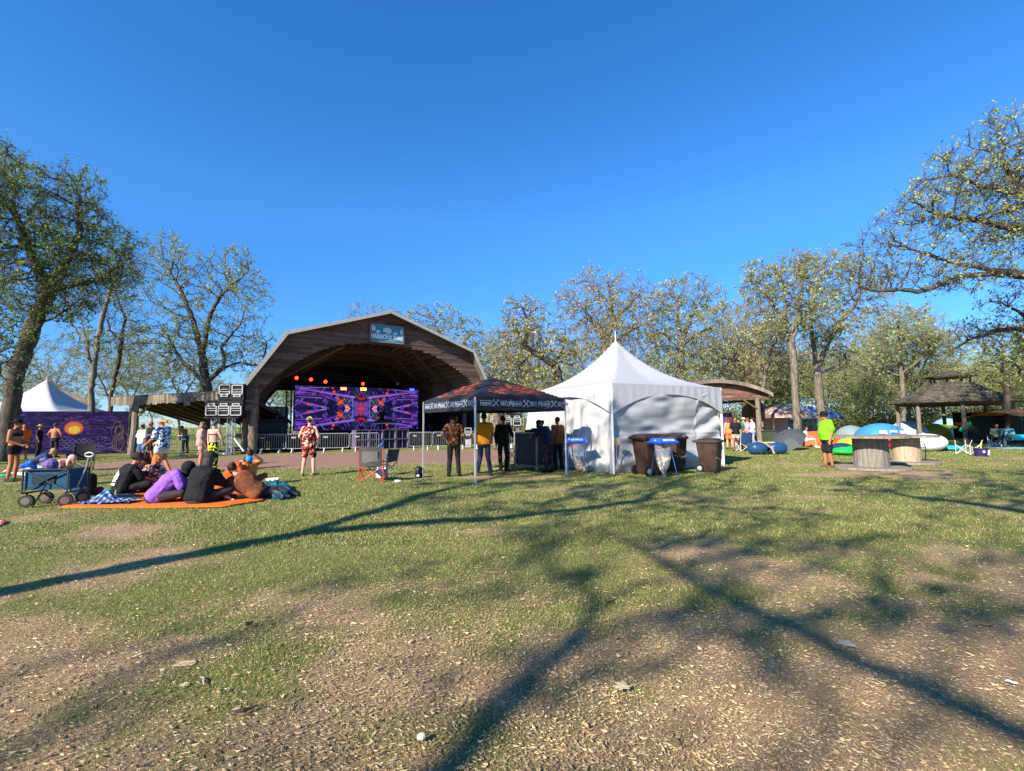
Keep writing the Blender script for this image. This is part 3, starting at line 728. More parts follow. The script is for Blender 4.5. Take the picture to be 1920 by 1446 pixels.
def stage_tz(px, py, org, ang, yoff=0.0):           # pixel -> local (t, z) on a vertical plane
    c, s = math.cos(ang), math.sin(ang); d = ray(px, py)
    nx, ny = -s, c; O = Vector(org)
    k = ((O.x - 0) * nx + O.y * ny + yoff) / (d.x * nx + d.y * ny)
    X, Y, Z = d.x * k, d.y * k, CAMZ + d.z * k
    return ((X - O.x) * c + (Y - O.y) * s, Z)
SO, SA = (-8.0, 30.2, 0), math.radians(37)
def sp(px, py, yo=0.0): return stage_tz(px, py, SO, SA, yo)
st = thing('band_shell', 'large brown wooden band shell stage with gambrel roof and arched opening', 'stage', SO, SA)
LF, LK, PK, RK, RF = sp(460, 724), sp(536, 629), sp(727, 590), sp(880, 663), sp(914, 738)
zf = (LF[1] + RF[1]) / 2; RF = (RF[0], zf); LF = (LF[0], zf)
outer = [LF, LK, PK, RK, RF]
arch_px = [(474, 762), (490, 735), (515, 708), (548, 683), (590, 661), (625, 649), (658, 644), (695, 644), (735, 648), (770, 653), (800, 661), (828, 674), (852, 690), (875, 707), (893, 726), (905, 742)]
arch = [sp(*p) for p in arch_px]
a0 = arch[0][1]
arch[-1] = (arch[-1][0], a0)
def interp(poly, z, side):           # t where the polyline crosses height z, on the left (0) or right (1)
    pk = max(range(len(poly)), key=lambda i: poly[i][1])
    seg = poly[:pk + 1] if side == 0 else poly[pk:][::-1]
    if z <= seg[0][1]: return seg[0][0]
    for a, b in zip(seg[:-1], seg[1:]):
        if a[1] <= z <= b[1] or b[1] <= z <= a[1]:
            return a[0] + (b[0] - a[0]) * (z - a[1]) / (b[1] - a[1] + 1e-9)
    return None
r_ = rnd(3); mb = MB()
zz = min(a0, zf) - .25; apk = max(p[1] for p in arch); bh = .15
while zz < PK[1] - .05:
    zc = zz + bh / 2
    if zc < zf: ol, orr = LF[0], RF[0]
    else: ol, orr = interp(outer, zc, 0), interp(outer, zc, 1)
    if ol is None: break
    il, ir = (interp(arch, zc, 0), interp(arch, zc, 1)) if zc < apk else (None, None)
    spans = [(ol, orr)] if il is None else [(ol, il), (ir, orr)]
    for a, b in spans:
        x = a
        while x < b - .02:
            w = min(r_.uniform(1.2, 3.6), b - x)
            if b - x - w < .4: w = b - x
            mb.box((x + w / 2, r_.uniform(-.02, .015), zc + r_.uniform(-.01, .01)), (w - .012, .04, bh - .012), 0, rot=Matrix.Rotation(r_.uniform(-.004, .004), 3, 'Y'))
            x += w
    zz += bh
mb.build('gable_siding', wood_dark, st)
mb = MB()
pts = [Vector((a, .06, b)) for a, b in outer]
back = MB()                                             # sheathing behind the boards
n = 40
for i in range(n):
    t0 = i / n; t1 = (i + 1) / n
    def at(poly, t):
        f = t * (len(poly) - 1); k = min(int(f), len(poly) - 2); q = f - k
        return Vector((poly[k][0] * (1 - q) + poly[k + 1][0] * q, .045, poly[k][1] * (1 - q) + poly[k + 1][1] * q))
    def ato(t):
        x = at(arch, t)
        # radial partner on the gambrel
        z = None
        side = 0 if x.x < (arch[0][0] + arch[-1][0]) / 2 else 1
        L = [0]; 
        for a, b in zip(outer[:-1], outer[1:]): L.append(L[-1] + math.hypot(b[0] - a[0], b[1] - a[1]))
        s = t * L[-1]
        for k in range(4):
            if s <= L[k + 1] + 1e-6:
                q = (s - L[k]) / (L[k + 1] - L[k]); return Vector((outer[k][0] * (1 - q) + outer[k + 1][0] * q, .045, outer[k][1] * (1 - q) + outer[k + 1][1] * q))
        return Vector((outer[4][0], .045, outer[4][1]))
    back.slab([at(arch, t0), at(arch, t1), ato(t1), ato(t0)], (0, .03, 0))
back.build('gable_backing', wood_mid, st)
DEP = 11.0
_cx = (arch[0][0] + arch[-1][0]) / 2
def tap(m_):                                            # the shell narrows towards the back
    for v in m_.v:
        f = max(0, v.y) / 11; v.x = _cx + (v.x - _cx) * (1 - .28 * f); v.z = v.z * (1 - .10 * f)
    return m_
rf = MB()
for a, b in zip(outer[:-1], outer[1:]):
    A = Vector((a[0], -.55, a[1])); B = Vector((b[0], -.55, b[1])); d = (B - A).normalized(); nrm = Vector((-d.z, 0, d.x))
    if nrm.z < 0: nrm = -nrm
    rf.slab([A + nrm * .03 - d * .02, B + nrm * .03 + d * .02, B + nrm * .03 + d * .02 + Vector((0, DEP, 0)), A + nrm * .03 - d * .02 + Vector((0, DEP, 0))], nrm * .10)
roof = tap(rf).build('roof', mat('roof_deck', (.07, .06, .055), .85, col2=(.13, .115, .1), scale=3, bump=.5), st)
tr = MB()
for a, b in zip(outer[:-1], outer[1:]):
    A = Vector((a[0], -.60, a[1])); B = Vector((b[0], -.60, b[1])); d = (B - A).normalized(); nrm = Vector((-d.z, 0, d.x))
    if nrm.z < 0: nrm = -nrm
    tr.slab([A - d * .03 - nrm * .03, B + d * .03 - nrm * .03, B + d * .03 + nrm * .17, A - d * .03 + nrm * .17], (0, .045, 0))
tr.build('fascia_trim', trim_w, roof)
# vault lining, ribs and purlins
va = MB(); 
va.grid(lambda u, v: (at(arch, u).x, .10 + v * 9.6, at(arch, u).z + .55), 40, 12)
tap(va).build('vault_lining', mat('vault_panel', (.085, .068, .055), .85, scale=3, col2=(.15, .122, .10), bump=.3), st, smooth=True)
cx0 = (arch[0][0] + arch[-1][0]) / 2
for y in (.15, 2.7, 5.3, 7.9):
    rb = MB(); rings = []
    for i in range(33):
        p = at(arch, i / 32); c = Vector((cx0, 0, 1.5)); o = (Vector((p.x, 0, p.z)) - c).normalized()
        q = Vector((p.x, y, p.z))
        lo = q + o * (.02 if y < 1 else -.12)
        rings.append([lo, lo + Vector((0, .16, 0)), lo + Vector((0, .16, 0)) + o * .62, lo + o * .62])
    rb.loft(rings); tap(rb).build('rib', mat('rib_timber', (.06, .04, .028), .85, var=.25, bump=.5), st)
pu = MB()
for i in range(1, 34):
    p = at(arch, i / 34); c = Vector((cx0, 0, 1.5)); o = (Vector((p.x, 0, p.z)) - c).normalized()
    q = Vector((p.x, 0, p.z)) + o * .34
    pu.bar((q.x, .35, q.z), (q.x, 9.5, q.z), .09, .14, up=tuple(o))
for k in (-1, 1):                                        # diagonal braces
    for y in (.4, 3.0, 5.6):
        p, q = at(arch, .5 + k * .12), at(arch, .5 + k * .32)
        pu.bar((p.x, y, p.z - .05), (q.x, y + 2.2, q.z - .2), .1, .1)
tap(pu).build('purlins', wood_dark, st)
# deck with skirt
TL, TR = LF[0] + .2, RF[0] + 2.5
dk = MB(); dk.box(((TL + TR) / 2, 5.4, .92), (TR - TL, 8.6, .16)); dk.build('deck', mat('stage_deck', (.03, .028, .028), .7, var=.3), st)
sk = MB(); sk.grid(lambda u, v: (TL + u * (TR - TL), 1.12 + .02 * math.sin(u * 260), .84 * v), 300, 1); sk.build('skirt', blackcloth, st)
bd = MB()
bd.grid(lambda u, v: (-3.2 + u * (TR - .2 + 3.2), 8.7 + .05 * math.sin(u * 120), 1.0 + v * 5.2), 240, 1)
bd.grid(lambda u, v: (RF[0] + .1 + .05 * math.sin(v * 60), 1.2 + v * 7.5, 1.0 + u * 4.6), 1, 100)
bd.slab([(_cx + (at(arch, i / 24).x - _cx) * .755, 9.62, max((at(arch, i / 24).z + .5) * .912, 4.2)) for i in range(25)][::-1], (0, .05, 0))
bd.build('backdrop_drape', blackcloth, st)
for (t, y, z) in ((TL + 1.0, 3.9, zf + .2), (TL + 1.5, 6.9, zf + .1), (TL + 2.0, 9.4, zf), (TR - 2.9, 2.6, zf + .3), (TR - 4.2, 8.8, zf)):
    p = MB(); p.tube([(t, y, 0), (t, y, z / 2), (t + .05, y, z)], [.17, .16, .15], 8); p.build('post', wood_dark, st)
# carved log posts in front
def log_post(x, y, h, r, label, lean=0.0):
    m = MB(); q = rnd(int(h * 100)); rings = []
    for i in range(22):
        f = i / 21; rr2 = r * (1.05 - .22 * f)
        rings.append([(math.cos(a) * rr2 * q.uniform(.86, 1.12) + lean * f, math.sin(a) * rr2 * q.uniform(.86, 1.12), h * f) for a in [2 * PI * k / 12 for k in range(12)]])
    m.loft(rings)
    t = thing('log_post', label, 'post', (x, y, 0)); m.build('log', wood_log, t, smooth=True)
    m = MB(); m.lathe([(r * .86, h - .02), (r * .9, h + .03), (r * .5, h + .07)], (lean, 0, 0), 12); m.build('cut_top', wood_mid, t)
    return t
p = gp(470, 852); log_post(p.x, p.y + .1, 4.35, .22, 'tall barked log post at the left foot of the band shell', .12)
p = gp(452, 852); log_post(p.x, p.y + .3, 2.7, .17, 'short orange brown carved log post left of the tall log post')
p = gp(931, 845); log_post(p.x, p.y + .8, 3.3, .25, 'thick pale barked log seen under the black canopy')
# ------------------------------------------------------------------ sign
sgA, sgB = sp(694, 606, -.12), sp(757, 641, -.12)
tc_, zc_ = (sgA[0] + sgB[0]) / 2, 7.38
sl, sr = sp(696, 620, -.12)[0], sp(755, 630, -.12)[0]; sw = sr - sl; sh_ = 1.02
M = Matrix.Translation(Vector(SO)) @ Matrix.Rotation(SA, 4, 'Z')
o_ = M @ Vector(((sl + sr) / 2, -.13, zc_))
sg = thing('park_sign', 'blue green park sign with white lettering and trees, mounted on the gable', 'sign', o_, SA)
m = MB(); m.box((0, 0, 0), (sw, .05, sh_)); m.build('board', mat('sign_blue', hexc('2f6f8c'), .5, scale=1.6, col2=hexc('4a92ab')), sg)
m = MB()
for a, b in (((-sw / 2 - .04, 0, -sh_ / 2 - .06), (-sw / 2 - .04, 0, sh_ / 2 + .06)), ((sw / 2 + .04, 0, -sh_ / 2 - .06), (sw / 2 + .04, 0, sh_ / 2 + .06))): m.bar(a, b, .09, .08)
for z in (-sh_ / 2 - .04, sh_ / 2 + .04): m.bar((-sw / 2 + .01, -.002, z), (sw / 2 - .01, -.002, z), .086, .078)
m.build('frame', wood_grey, sg)
white_l = mat('white_lettering', (.82, .86, .84), .6, var=.04)
text_obj('lettering', 'HARMONY PARK', .36, white_l, sg, frame_xz((0, -.032, -.24)), .004, sx=(sw * .90) / 2.42, bold=.012)
m = MB(); q = rnd(9)
def leafblob(cx, cz, rx, rz, n):
    for _ in range(n):
        a = q.uniform(0, 2 * PI); f = math.sqrt(q.random()); x = cx + math.cos(a) * f * rx; z = cz + math.sin(a) * f * rz
        s = q.uniform(.018, .04)
        m.slab([(x + s * math.cos(t) , -.028, z + s * math.sin(t)) for t in [2 * PI * k / 6 for k in range(6)]], (0, -.003 - .004 * q.random(), 0))
leafblob(0, .22, .30, .17, 150); leafblob(-.62, .10, .15, .09, 50); leafblob(.55, .08, .16, .08, 50); leafblob(-sw / 2 + .14, .3, .12, .17, 60); leafblob(sw / 2 - .1, .2, .08, .2, 50)
m.slab([(-.05, -.028, -.06), (.07, -.028, -.06), (.035, -.028, .12), (-.03, -.028, .12)], (0, -.006, 0))
m.slab([(-sw / 2 + .02, -.028, -.075), (sw / 2 - .02, -.028, -.085), (sw / 2 - .02, -.028, -.062), (0, -.028, -.04), (-sw / 2 + .02, -.028, -.05)], (0, -.006, 0))
for i in range(22): m.box((-.55 + i * .052, -.03, -.43), (q.uniform(.02, .042), .006, .035))
m.build('tree_emblem', mat('sign_pale', hexc('b9d6cf'), .6, var=.1), sg)
# ------------------------------------------------------------------ LED wall with kaleidoscope picture
ledc = M @ Vector((0, 5.0, 0))
led = thing('led_wall', 'wide LED video wall showing a purple and orange kaleidoscope pattern', 'video screen', ledc, SA)
LW, Z0, Z1 = 4.53, 1.15, 4.28
m = MB(); m.box((0, .12, (Z0 + Z1) / 2), (LW * 2, .2, Z1 - Z0)); m.build('cabinet', black, led)
def pane(m, pts, lay, mi): m.poly([(x, -lay * .0025 - .004, z) for x, z in pts], mi)
pm = [glow('led_indigo', hexc('2a1a5e'), .22), glow('led_violet', hexc('6d35b8'), .32), glow('led_lilac', hexc('a86fd6'), .36), glow('led_navy', hexc('101a4a'), .2),
      glow('led_teal', hexc('0f4a52'), .22), glow('led_orange', hexc('f0552a'), .42), glow('led_red', hexc('b8262c'), .35), glow('led_pink', hexc('ef9ab0'), .4), glow('led_mint', hexc('8fe0b0'), .28)]
m = MB(); zc = (Z0 + Z1) / 2; H = (Z1 - Z0) / 2 - .02
pane(m, [(-LW + .02, zc - H), (LW - .02, zc - H), (LW - .02, zc + H), (-LW + .02, zc + H)], 0, 0)
def q4(pts, lay, mi, two=False):                        # mirrored four ways
    for sx in (-1, 1):
        for sz in ((-1, 1)):
            p = [(sx * x * LW, zc + sz * z * H) for x, z in pts]
            p = [(max(-LW + .02, min(LW - .02, x)), max(zc - H, min(zc + H, z))) for x, z in p]
            area = sum(p[i][0] * p[(i + 1) % len(p)][1] - p[(i + 1) % len(p)][0] * p[i][1] for i in range(len(p)))
            if area < 0: p = p[::-1]
            pane(m, p, lay + (.3 if sx > 0 else 0) + (.15 if sz > 0 else 0), mi)
def ln(x0, z0, x1, z1, w, lay, mi, w1=None):
    dx, dz = (x1 - x0) * LW, (z1 - z0) * H; L = math.hypot(dx, dz) + 1e-6; nx, nz = -dz / L, dx / L; w1 = w if w1 is None else w1
    q4([(x0 + nx * w / LW, z0 + nz * w / H), (x1 + nx * w1 / LW, z1 + nz * w1 / H), (x1 - nx * w1 / LW, z1 - nz * w1 / H), (x0 - nx * w / LW, z0 - nz * w / H)], lay, mi)
q = rnd(21)
for i in range(26):
    x = q.uniform(.1, .95); z = q.uniform(0, .9); q4([(x - q.uniform(.03, .1), z), (x, z + q.uniform(.1, .3)), (x + q.uniform(.03, .12), z), (x, z - q.uniform(.05, .2))], 1 + i * .1, q.choice([3, 3, 0, 1]))
q4([(.30, .0), (.38, .28), (.52, .34), (.62, .12), (.62, 0)], 5, 3)
q4([(.14, .22), (.20, .62), (.30, .66), (.34, .42), (.28, .20)], 6, 4)
q4([(.06, .55), (.09, .9), (.14, .8), (.13, .4)], 6.3, 4)
for (x0, z0, x1, z1, w, w1) in ((1, .92, .12, .55, .05, .09), (1, .98, .45, .6, .07, .04), (.98, .34, .52, .02, .035, .01), (1, .62, .60, .55, .05, .02), (.88, .2, .5, .02, .05, .03), (.62, .62, .3, .25, .06, .05), (1, .1, .85, .5, .08, .05), (.8, 1, .5, .62, .04, .02)):
    ln(x0, z0, x1, z1, w, 8, 1, w1)
for (x0, z0, x1, z1, w, w1) in ((.96, .86, .1, .52, .012, .07), (.92, .30, .54, .02, .012, .045), (.98, .5, .6, .46, .01, .03), (.97, .7, .7, .66, .02, .01), (.5, .95, .9, .88, .012, .03)):
    ln(x0, z0, x1, z1, w, 10, 2, w1)
for i in range(64):
    x = q.uniform(.15, .97); z = q.uniform(.08, .98); L = q.uniform(.08, .22)
    ln(x, z, x + L * .25, max(0, z - L), .010, 12 + (i % 7) * .4, q.choice([2, 2, 2, 8, 1]))
for (cx, cz, s) in ((.325, .30, .055), (.37, .45, .03), (.43, .76, .032), (.80, .17, .03), (.27, .42, .02), (.45, .92, .02), (.36, .2, .03)):
    q4([(cx + s * (1 if k % 2 == 0 else .55) * math.cos(2 * PI * k / 10), cz + 2.4 * s * (1 if k % 2 == 0 else .6) * math.sin(2 * PI * k / 10)) for k in range(10)], 16, 5)
q4([(0, .52), (0, .40), (.05, .44), (.09, .62), (.075, .66), (.04, .54)], 17, 6); q4([(0, 0), (.055, 0), (.05, .3), (0, .26)], 15, 6)
q4([(.17, 0), (.24, .22), (.22, .02), (.20, 0)], 17, 7); q4([(.245, 0), (.21, .04), (.24, .12), (.27, .2), (.255, .04)], 17.4, 7)
for x in (.02, .06, .08, .1): ln(x, .0, x - .012, .34, .012, 18, 2); 
ln(0, .7, .05, .98, .014, 18, 2); ln(.02, .6, .09, .98, .014, 18, 2); ln(0, .03, .1, .03, .012, 19, 2); ln(.13, .0, .15, .55, .012, 18.5, 8)
m.build('picture', pm, led)
# DJ riser, truss, lights
def truss(name, parent, p, q, w=.25, n=8, r=.022, m_=None, up=(0, 1, 0)):
    m = MB(); p, q = Vector(p), Vector(q); d = (q - p); L = d.length; d.normalize(); up = Vector(up); sx = d.cross(up).normalized(); sy = sx.cross(d)
    cs = [(sx * a + sy * b) * w / 2 for a, b in ((-1, -1), (1, -1), (1, 1), (-1, 1))]
    for c in cs: m.tube([p + c, q + c], r, 5)
    for i in range(n):
        for k in range(4):
            a, b = cs[k], cs[(k + 1) % 4]
            if i % 2: a, b = b, a
            m.tube([p + a + d * L * i / n, p + b + d * L * (i + 1) / n], r * .6, 4)
    return m.build(name, m_ or alum, parent)
t = thing('lighting_truss', 'dark lighting truss hung across the stage above the video wall', 'truss', ledc, SA)
truss('truss_beam', t, (-5.4, -.5, 4.85), (5.4, -.5, 4.85), .3, 30, .025, black)
truss('truss_beam', t, (-4.9, -.2, 1.0), (-4.9, -.2, 5.0), .3, 14, .025, black)
lamp_red = glow('lamp_red', hexc('ff2a18'), 6); lamp_or = glow('lamp_orange', hexc('ff8a20'), 9); lamp_blue = glow('lamp_blue', hexc('2038ff'), 4); lamp_dim = glow('lamp_dim', hexc('2a2a44'), .5)
def stage_light(t_, z, mt, kind, label):
    o = M @ Vector((t_, 4.45, z)); th = thing('stage_light', label, 'stage light', o, SA, 'stage lights above the video wall')
    m = MB()
    if kind == 'par':
        m.lathe([(.09, .12), (.12, .0), (.13, -.16), (.12, -.17)], (0, 0, 0), 12, axis=Matrix.Rotation(math.radians(-75), 3, 'X')); m.bar((0, .02, .1), (0, .02, .34), .03)
        m.build('housing', black, th); m = MB(); m.lathe([(.115, -.17), (.08, -.19), (.01, -.195)], (0, 0, 0), 12, axis=Matrix.Rotation(math.radians(-75), 3, 'X')); m.build('lens', mt, th)
    else:
        m.box((0, .05, 0), (.46, .14, .24), bev=.03); m.bar((0, .05, .1), (0, .05, .34), .04); m.build('housing', black, th)
        m = MB(); m.box((0, -.035, 0), (.40, .03, .18), bev=.01); m.build('lens', mt, th)
for px, py, mt, k, lb in ((555, 708, lamp_red, 'par', 'leftmost red spotlight above the video wall'), (582, 711, lamp_red, 'par', 'second red spotlight from the left above the video wall'), (609, 715, lamp_red, 'par', 'third red spotlight from the left above the video wall'),
                          (679, 719, lamp_red, 'par', 'red spotlight just above the glowing orange flood lamp'), (744, 719, lamp_dim, 'par', 'unlit spotlight above the right part of the video wall'),
                          (644, 729, glow('lamp_salmon', hexc('ff5a3a'), 6), 'box', 'salmon red rectangular flood lamp over the middle of the video wall'), (681, 730, lamp_or, 'box', 'bright orange rectangular flood lamp over the middle of the video wall'),
                          (712, 730, lamp_dim, 'box', 'dark flood lamp between the orange and blue lamps'), (772, 731, lamp_blue, 'box', 'blue rectangular flood lamp at the right end of the video wall')):
    a = sp(px, py, 4.45); stage_light(a[0], a[1], mt, k, lb)
dj = thing('dj_table', 'grey metal DJ riser table in front of the video wall', 'table', M @ Vector((.9, 2.6, 1.0)), SA)
m = MB(); m.box((0, 0, .62), (1.9, .7, .06)); m.build('table_top', galv, dj)
for sx in (-.9, .9):
    for sy in (-.3, .3): m = MB(); m.bar((sx, sy, 0), (sx, sy, .59), .05); m.build('leg', galv, dj)
t = tag(MB().box((0, 0, 0), (1.5, .5, .16), bev=.03).box((.2, 0, .14), (.5, .4, .12), bev=.02).box((-.4, .05, .12), (.35, .3, .08), bev=.02).build('dj_mixer', black), 'black DJ mixer and players on top of the grey riser table', 'mixer')
t.location = M @ Vector((.9, 2.6, 1.74)); t.rotation_euler = (0, 0, SA)
for i, (tt, yy, s) in enumerate(((-3.6, 2.2, .45), (-2.6, 2.0, .35), (-.9, 2.3, .5), (3.0, 2.4, .5), (4.1, 2.1, .45), (5.3, 2.0, .5))):
    th = thing('moving_head_light', ['leftmost black moving head light on the deck edge', 'small black moving head light second from left on the deck', 'black moving head light left of the DJ table', 'black moving head light just right of the DJ table', 'black moving head light second from right on the deck', 'rightmost black moving head light on the deck'][i], 'stage light', M @ Vector((tt, yy, 1.0)), SA + .3 * i, 'moving head lights on the deck')
    MB().box((0, 0, .06), (.34, .26, .12), bev=.02).bar((-.15, 0, .1), (-.15, 0, .36), .05, .1).bar((.15, 0, .1), (.15, 0, .36), .05, .1).build('base', black, th)
    MB().lathe([(.07, -.16), (.11, -.1), (.11, .12), (.09, .15)], (0, 0, .36), 12, axis=Matrix.Rotation(1.2 + .2 * i, 3, 'X')).build('head', black, th)
# keyboard desk silhouettes at the left of the deck
th = thing('mixing_desk', 'dark equipment desk at the open left end of the stage deck', 'desk', M @ Vector((-6.2, 3.2, 1.0)), SA)
MB().box((0, 0, .38), (1.7, .7, .76), bev=.03).build('case', black, th); MB().box((0, .05, .86), (1.4, .5, .16), bev=.03).build('mixer', black, th)
th = thing('speaker_on_stand', 'small black speaker on a stand at the left end of the stage deck', 'speaker', M @ Vector((-7.1, 3.0, 1.0)), SA)
MB().tube([(0, 0, 0), (0, 0, 1.7)], .03, 6).build('stand', black, th); MB().box((0, 0, 1.85), (.55, .3, .35), bev=.03).build('cabinet', black, th)
th = thing('white_banner', 'white cloth sheet hanging behind the left posts of the stage', 'cloth', M @ Vector((-5.6, 7.8, 1.0)), SA)
MB().grid(lambda u, v: (u * 1.3, .05 * math.sin(u * 20), .3 + v * 1.6), 20, 4).build('sheet', white_p, th)
# ------------------------------------------------------------------ subwoofers in front of the deck
subgrey = mat('sub_purple_grey', hexc('5d566b'), .55, var=.15)
def subw():
    th = thing('subwoofer', 'sub', 'subwoofer', (0, 0, 0), SA, 'subwoofers stacked before the stage')
    w, h, d = .84, .60, .8; m = MB()
    for s in (-1, 1): m.box((s * (w / 2 - .015), 0, h / 2), (.03, d, h)); m.box((0, 0, h / 2 + s * (h / 2 - .015)), (w - .06, d, .03))
    m.box((0, d / 2 - .02, h / 2), (w - .06, .03, h - .06)); m.build('cabinet', subgrey, th)
    m = MB(); m.box((0, -.05, h / 2), (.03, d * .8, h - .06)); m.box((-.2, -.02, h / 2), (.025, d * .75, h - .07)); m.build('horn_divider', subgrey, th)
    m = MB(); m.slab([(w / 2 - .035, -d / 2 + .01, .03), (w / 2 - .035, -d / 2 + .01, h - .03), (w / 2 - .26, .1, h - .03), (w / 2 - .26, .1, .03)], (.02, .02, 0)); m.build('horn_flare', subgrey, th)
    return th
s0 = subw(); k = 0
nm = ['first', 'second', 'third', 'fourth']
for row_ in range(2):
    for c in range(4):
        loc = M @ Vector((-1.62 + c * .88, .35, .005 + row_ * .61))
        lb = 'purple grey horn subwoofer, %s from left in the %s row before the DJ table' % (nm[c], ['bottom', 'top'][row_])
        if k == 0: s0.location = loc; s0['label'] = lb
        else: dup(s0, loc, SA, lb)
        k += 1
# ------------------------------------------------------------------ crowd barriers
def barrier(L=2.2):
    th = thing('crowd_barrier', 'b', 'crowd barrier', (0, 0, 0), 0, 'steel crowd barriers before the stage')
    m = MB(); z0, z1, r = .22, 1.05, .12; pts = []
    for cx, cz, a0 in ((L - r, z1 - r, 0), (r, z1 - r, 90), (r, z0 + r, 180), (L - r, z0 + r, 270)):
        for k in range(4): a = math.radians(a0 + 30 * k); pts.append((cx + r * math.cos(a), 0, cz + r * math.sin(a)))
    pts.append(pts[0]); m.tube(pts, .021, 6, cap=False); m.build('frame', galv, th)
    m = MB(); n = 13
    for i in range(1, n): x = L * i / n; m.tube([(x, 0, z0), (x, 0, z1)], .0095, 5, cap=False)
    m.build('bars', galv, th)
    m = MB(); m.box((L * .24, -.012, z1 - .2), (.34, .012, .09)); m.build('plate', galv, th)
    for x in (L * .2, L * .8):
        m = MB(); m.slab([(x - .025, -.28, 0), (x - .025, .28, 0), (x - .025, .24, .05), (x - .025, .03, .24), (x - .025, -.03, .24), (x - .025, -.24, .05)], (.05, 0, 0)); m.build('foot', white_p, th)
    return th
bl = [(330, 385), (412, 476), (478, 535), (536, 594), (596, 654), (656, 710), (767, 810), (812, 857), (858, 902), (903, 948), (949, 994), (995, 1040)]
bn = ['leftmost steel crowd barrier under the board shed', 'steel barrier in front of the loudspeaker tower truss legs', 'steel barrier just right of the tall log post', 'steel barrier partly hidden by the man in the poppy romper',
      'steel barrier right of the man in the poppy romper', 'steel barrier in front of the left subwoofers', 'steel barrier right of the subwoofers near the left canopy pole', 'steel barrier left of the man with plaid top',
      'steel barrier behind the man with the plaid top', 'steel barrier behind the person in the yellow tee', 'steel barrier behind the person in dark camouflage', 'steel barrier behind the black flight case']
b0 = None
for (xa, xb), lb in zip(bl, bn):
    A = gp(xa, 850 + (489 - xa) * .0215); B = gp(xb, 850 + (489 - xb) * .0215); d = B - A; rz = math.atan2(d.y, d.x)
    if b0 is None: b0 = barrier(); o = b0; o.location = A; o.rotation_euler = (0, 0, rz); o['label'] = lb
    else: o = dup(b0, A, rz, lb)
    o.scale = (d.length / 2.2, 1, 1)
# ------------------------------------------------------------------ purple mural wall
A = gp(9, 855.5); B = gp(237, 850); d = B - A; L = d.length; rz = math.atan2(d.y, d.x)
mu = thing('mural_wall', 'long purple painted mural panel with an orange sun on the left lawn', 'mural', A, rz)
Hm = 2.42
def mural_mat():
    m = bpy.data.materials.new('mural_paint_shaded'); m.use_nodes = True; N = m.node_tree.nodes; Lk = m.node_tree.links; b = N['Principled BSDF']; b.inputs['Roughness'].default_value = .8; b.inputs['Specular IOR Level'].default_value = .08
    tc = N.new('ShaderNodeTexCoord'); mp = N.new('ShaderNodeMapping'); mp.inputs['Rotation'].default_value = (0, math.radians(22), 0); mp.inputs['Scale'].default_value = (.7, 1, 4.0)
    Lk.new(tc.outputs['Object'], mp.inputs[0])
    nz = N.new('ShaderNodeTexNoise'); nz.inputs['Scale'].default_value = 2.2; nz.inputs['Detail'].default_value = 8; nz.inputs['Distortion'].default_value = 1.2; Lk.new(mp.outputs[0], nz.inputs['Vector'])
    rp = N.new('ShaderNodeValToRGB'); e = rp.color_ramp.elements
    st_ = [(.30, hexc('0a0818')), (.45, hexc('120c2c')), (.55, hexc('1e1444')), (.66, hexc('38225e')), (.76, hexc('5c4480'))]  # purple paint, lowered in colour to carry the tree shade on the wall
    while len(e) < len(st_): e.new(.5)
    for i, (p_, c_) in enumerate(st_): e[i].position = p_; e[i].color = c_ + (1,)
    Lk.new(nz.outputs['Fac'], rp.inputs[0]); Lk.new(rp.outputs[0], b.inputs['Base Color']); return m
MB().box((L / 2, 0, Hm / 2 + .06), (L, .05, Hm)).build('panel', mural_mat(), mu)
m = MB()
for i in range(4): m.bar((L * i / 3 + (0.06 if i == 0 else -.06 if i == 3 else 0), .06, 0), (L * i / 3 + (0.06 if i == 0 else -.06 if i == 3 else 0), .06, Hm), .08)
m.build('back_posts', wood_grey, mu)
def disc(m, x, z, rx, rz_, y, mi, n=24): m.poly([(x + rx * math.cos(2 * PI * k / n), y, z + rz_ * math.sin(2 * PI * k / n)) for k in range(n)], mi)
m = MB(); f = (127 - 9) / 228.; sx_ = L * .54; q = rnd(17)
disc(m, sx_, 1.52, .46, .40, -.029, 0); disc(m, sx_, 1.50, .41, .35, -.032, 1); disc(m, sx_ + .02, 1.42, .27, .22, -.035, 2)
for i in range(60):
    a = q.uniform(-.4, PI + .4); r1 = q.uniform(.42, .55); r2 = r1 + q.uniform(.1, .35)
    m.poly([(sx_ + r1 * math.cos(a), -.036, 1.5 + r1 * .8 * math.sin(a)), (sx_ + r2 * math.cos(a + .1), -.036, 1.5 + r2 * .8 * math.sin(a + .1)), (sx_ + r2 * math.cos(a + .14), -.036, 1.5 + r2 * .8 * math.sin(a + .14))], q.choice([3, 3, 4]))
for i in range(90):
    x = q.uniform(.1, L - .3); z = q.uniform(.2, 2.3); l = q.uniform(.1, .5); a = q.uniform(-.5, .1) if x > sx_ else q.uniform(-.7, -.2)
    w = .012
    m.poly([(x, -.037, z), (x + l * math.cos(a), -.037, z + l * math.sin(a)), (x + l * math.cos(a), -.037, z + l * math.sin(a) + w), (x, -.037, z + w)], q.choice([4, 5, 5, 3]))
for k in range(5):                                     # rows of painted zigzags
    z = .25 + k * .13; x = sx_ - .3 - .12 * k
    for j in range(13):
        x1 = x + .13; za, zb = (z, z + .09) if j % 2 else (z + .09, z)
        m.poly([(x, -.038, za), (x1, -.038, zb), (x1, -.038, zb + .016), (x, -.038, za + .016)], 6); x = x1
for i in range(26): x = q.uniform(L * .74, L * .9); z = q.uniform(.3, .95); disc(m, x, z, .03, .018, -.038, 6, 6)
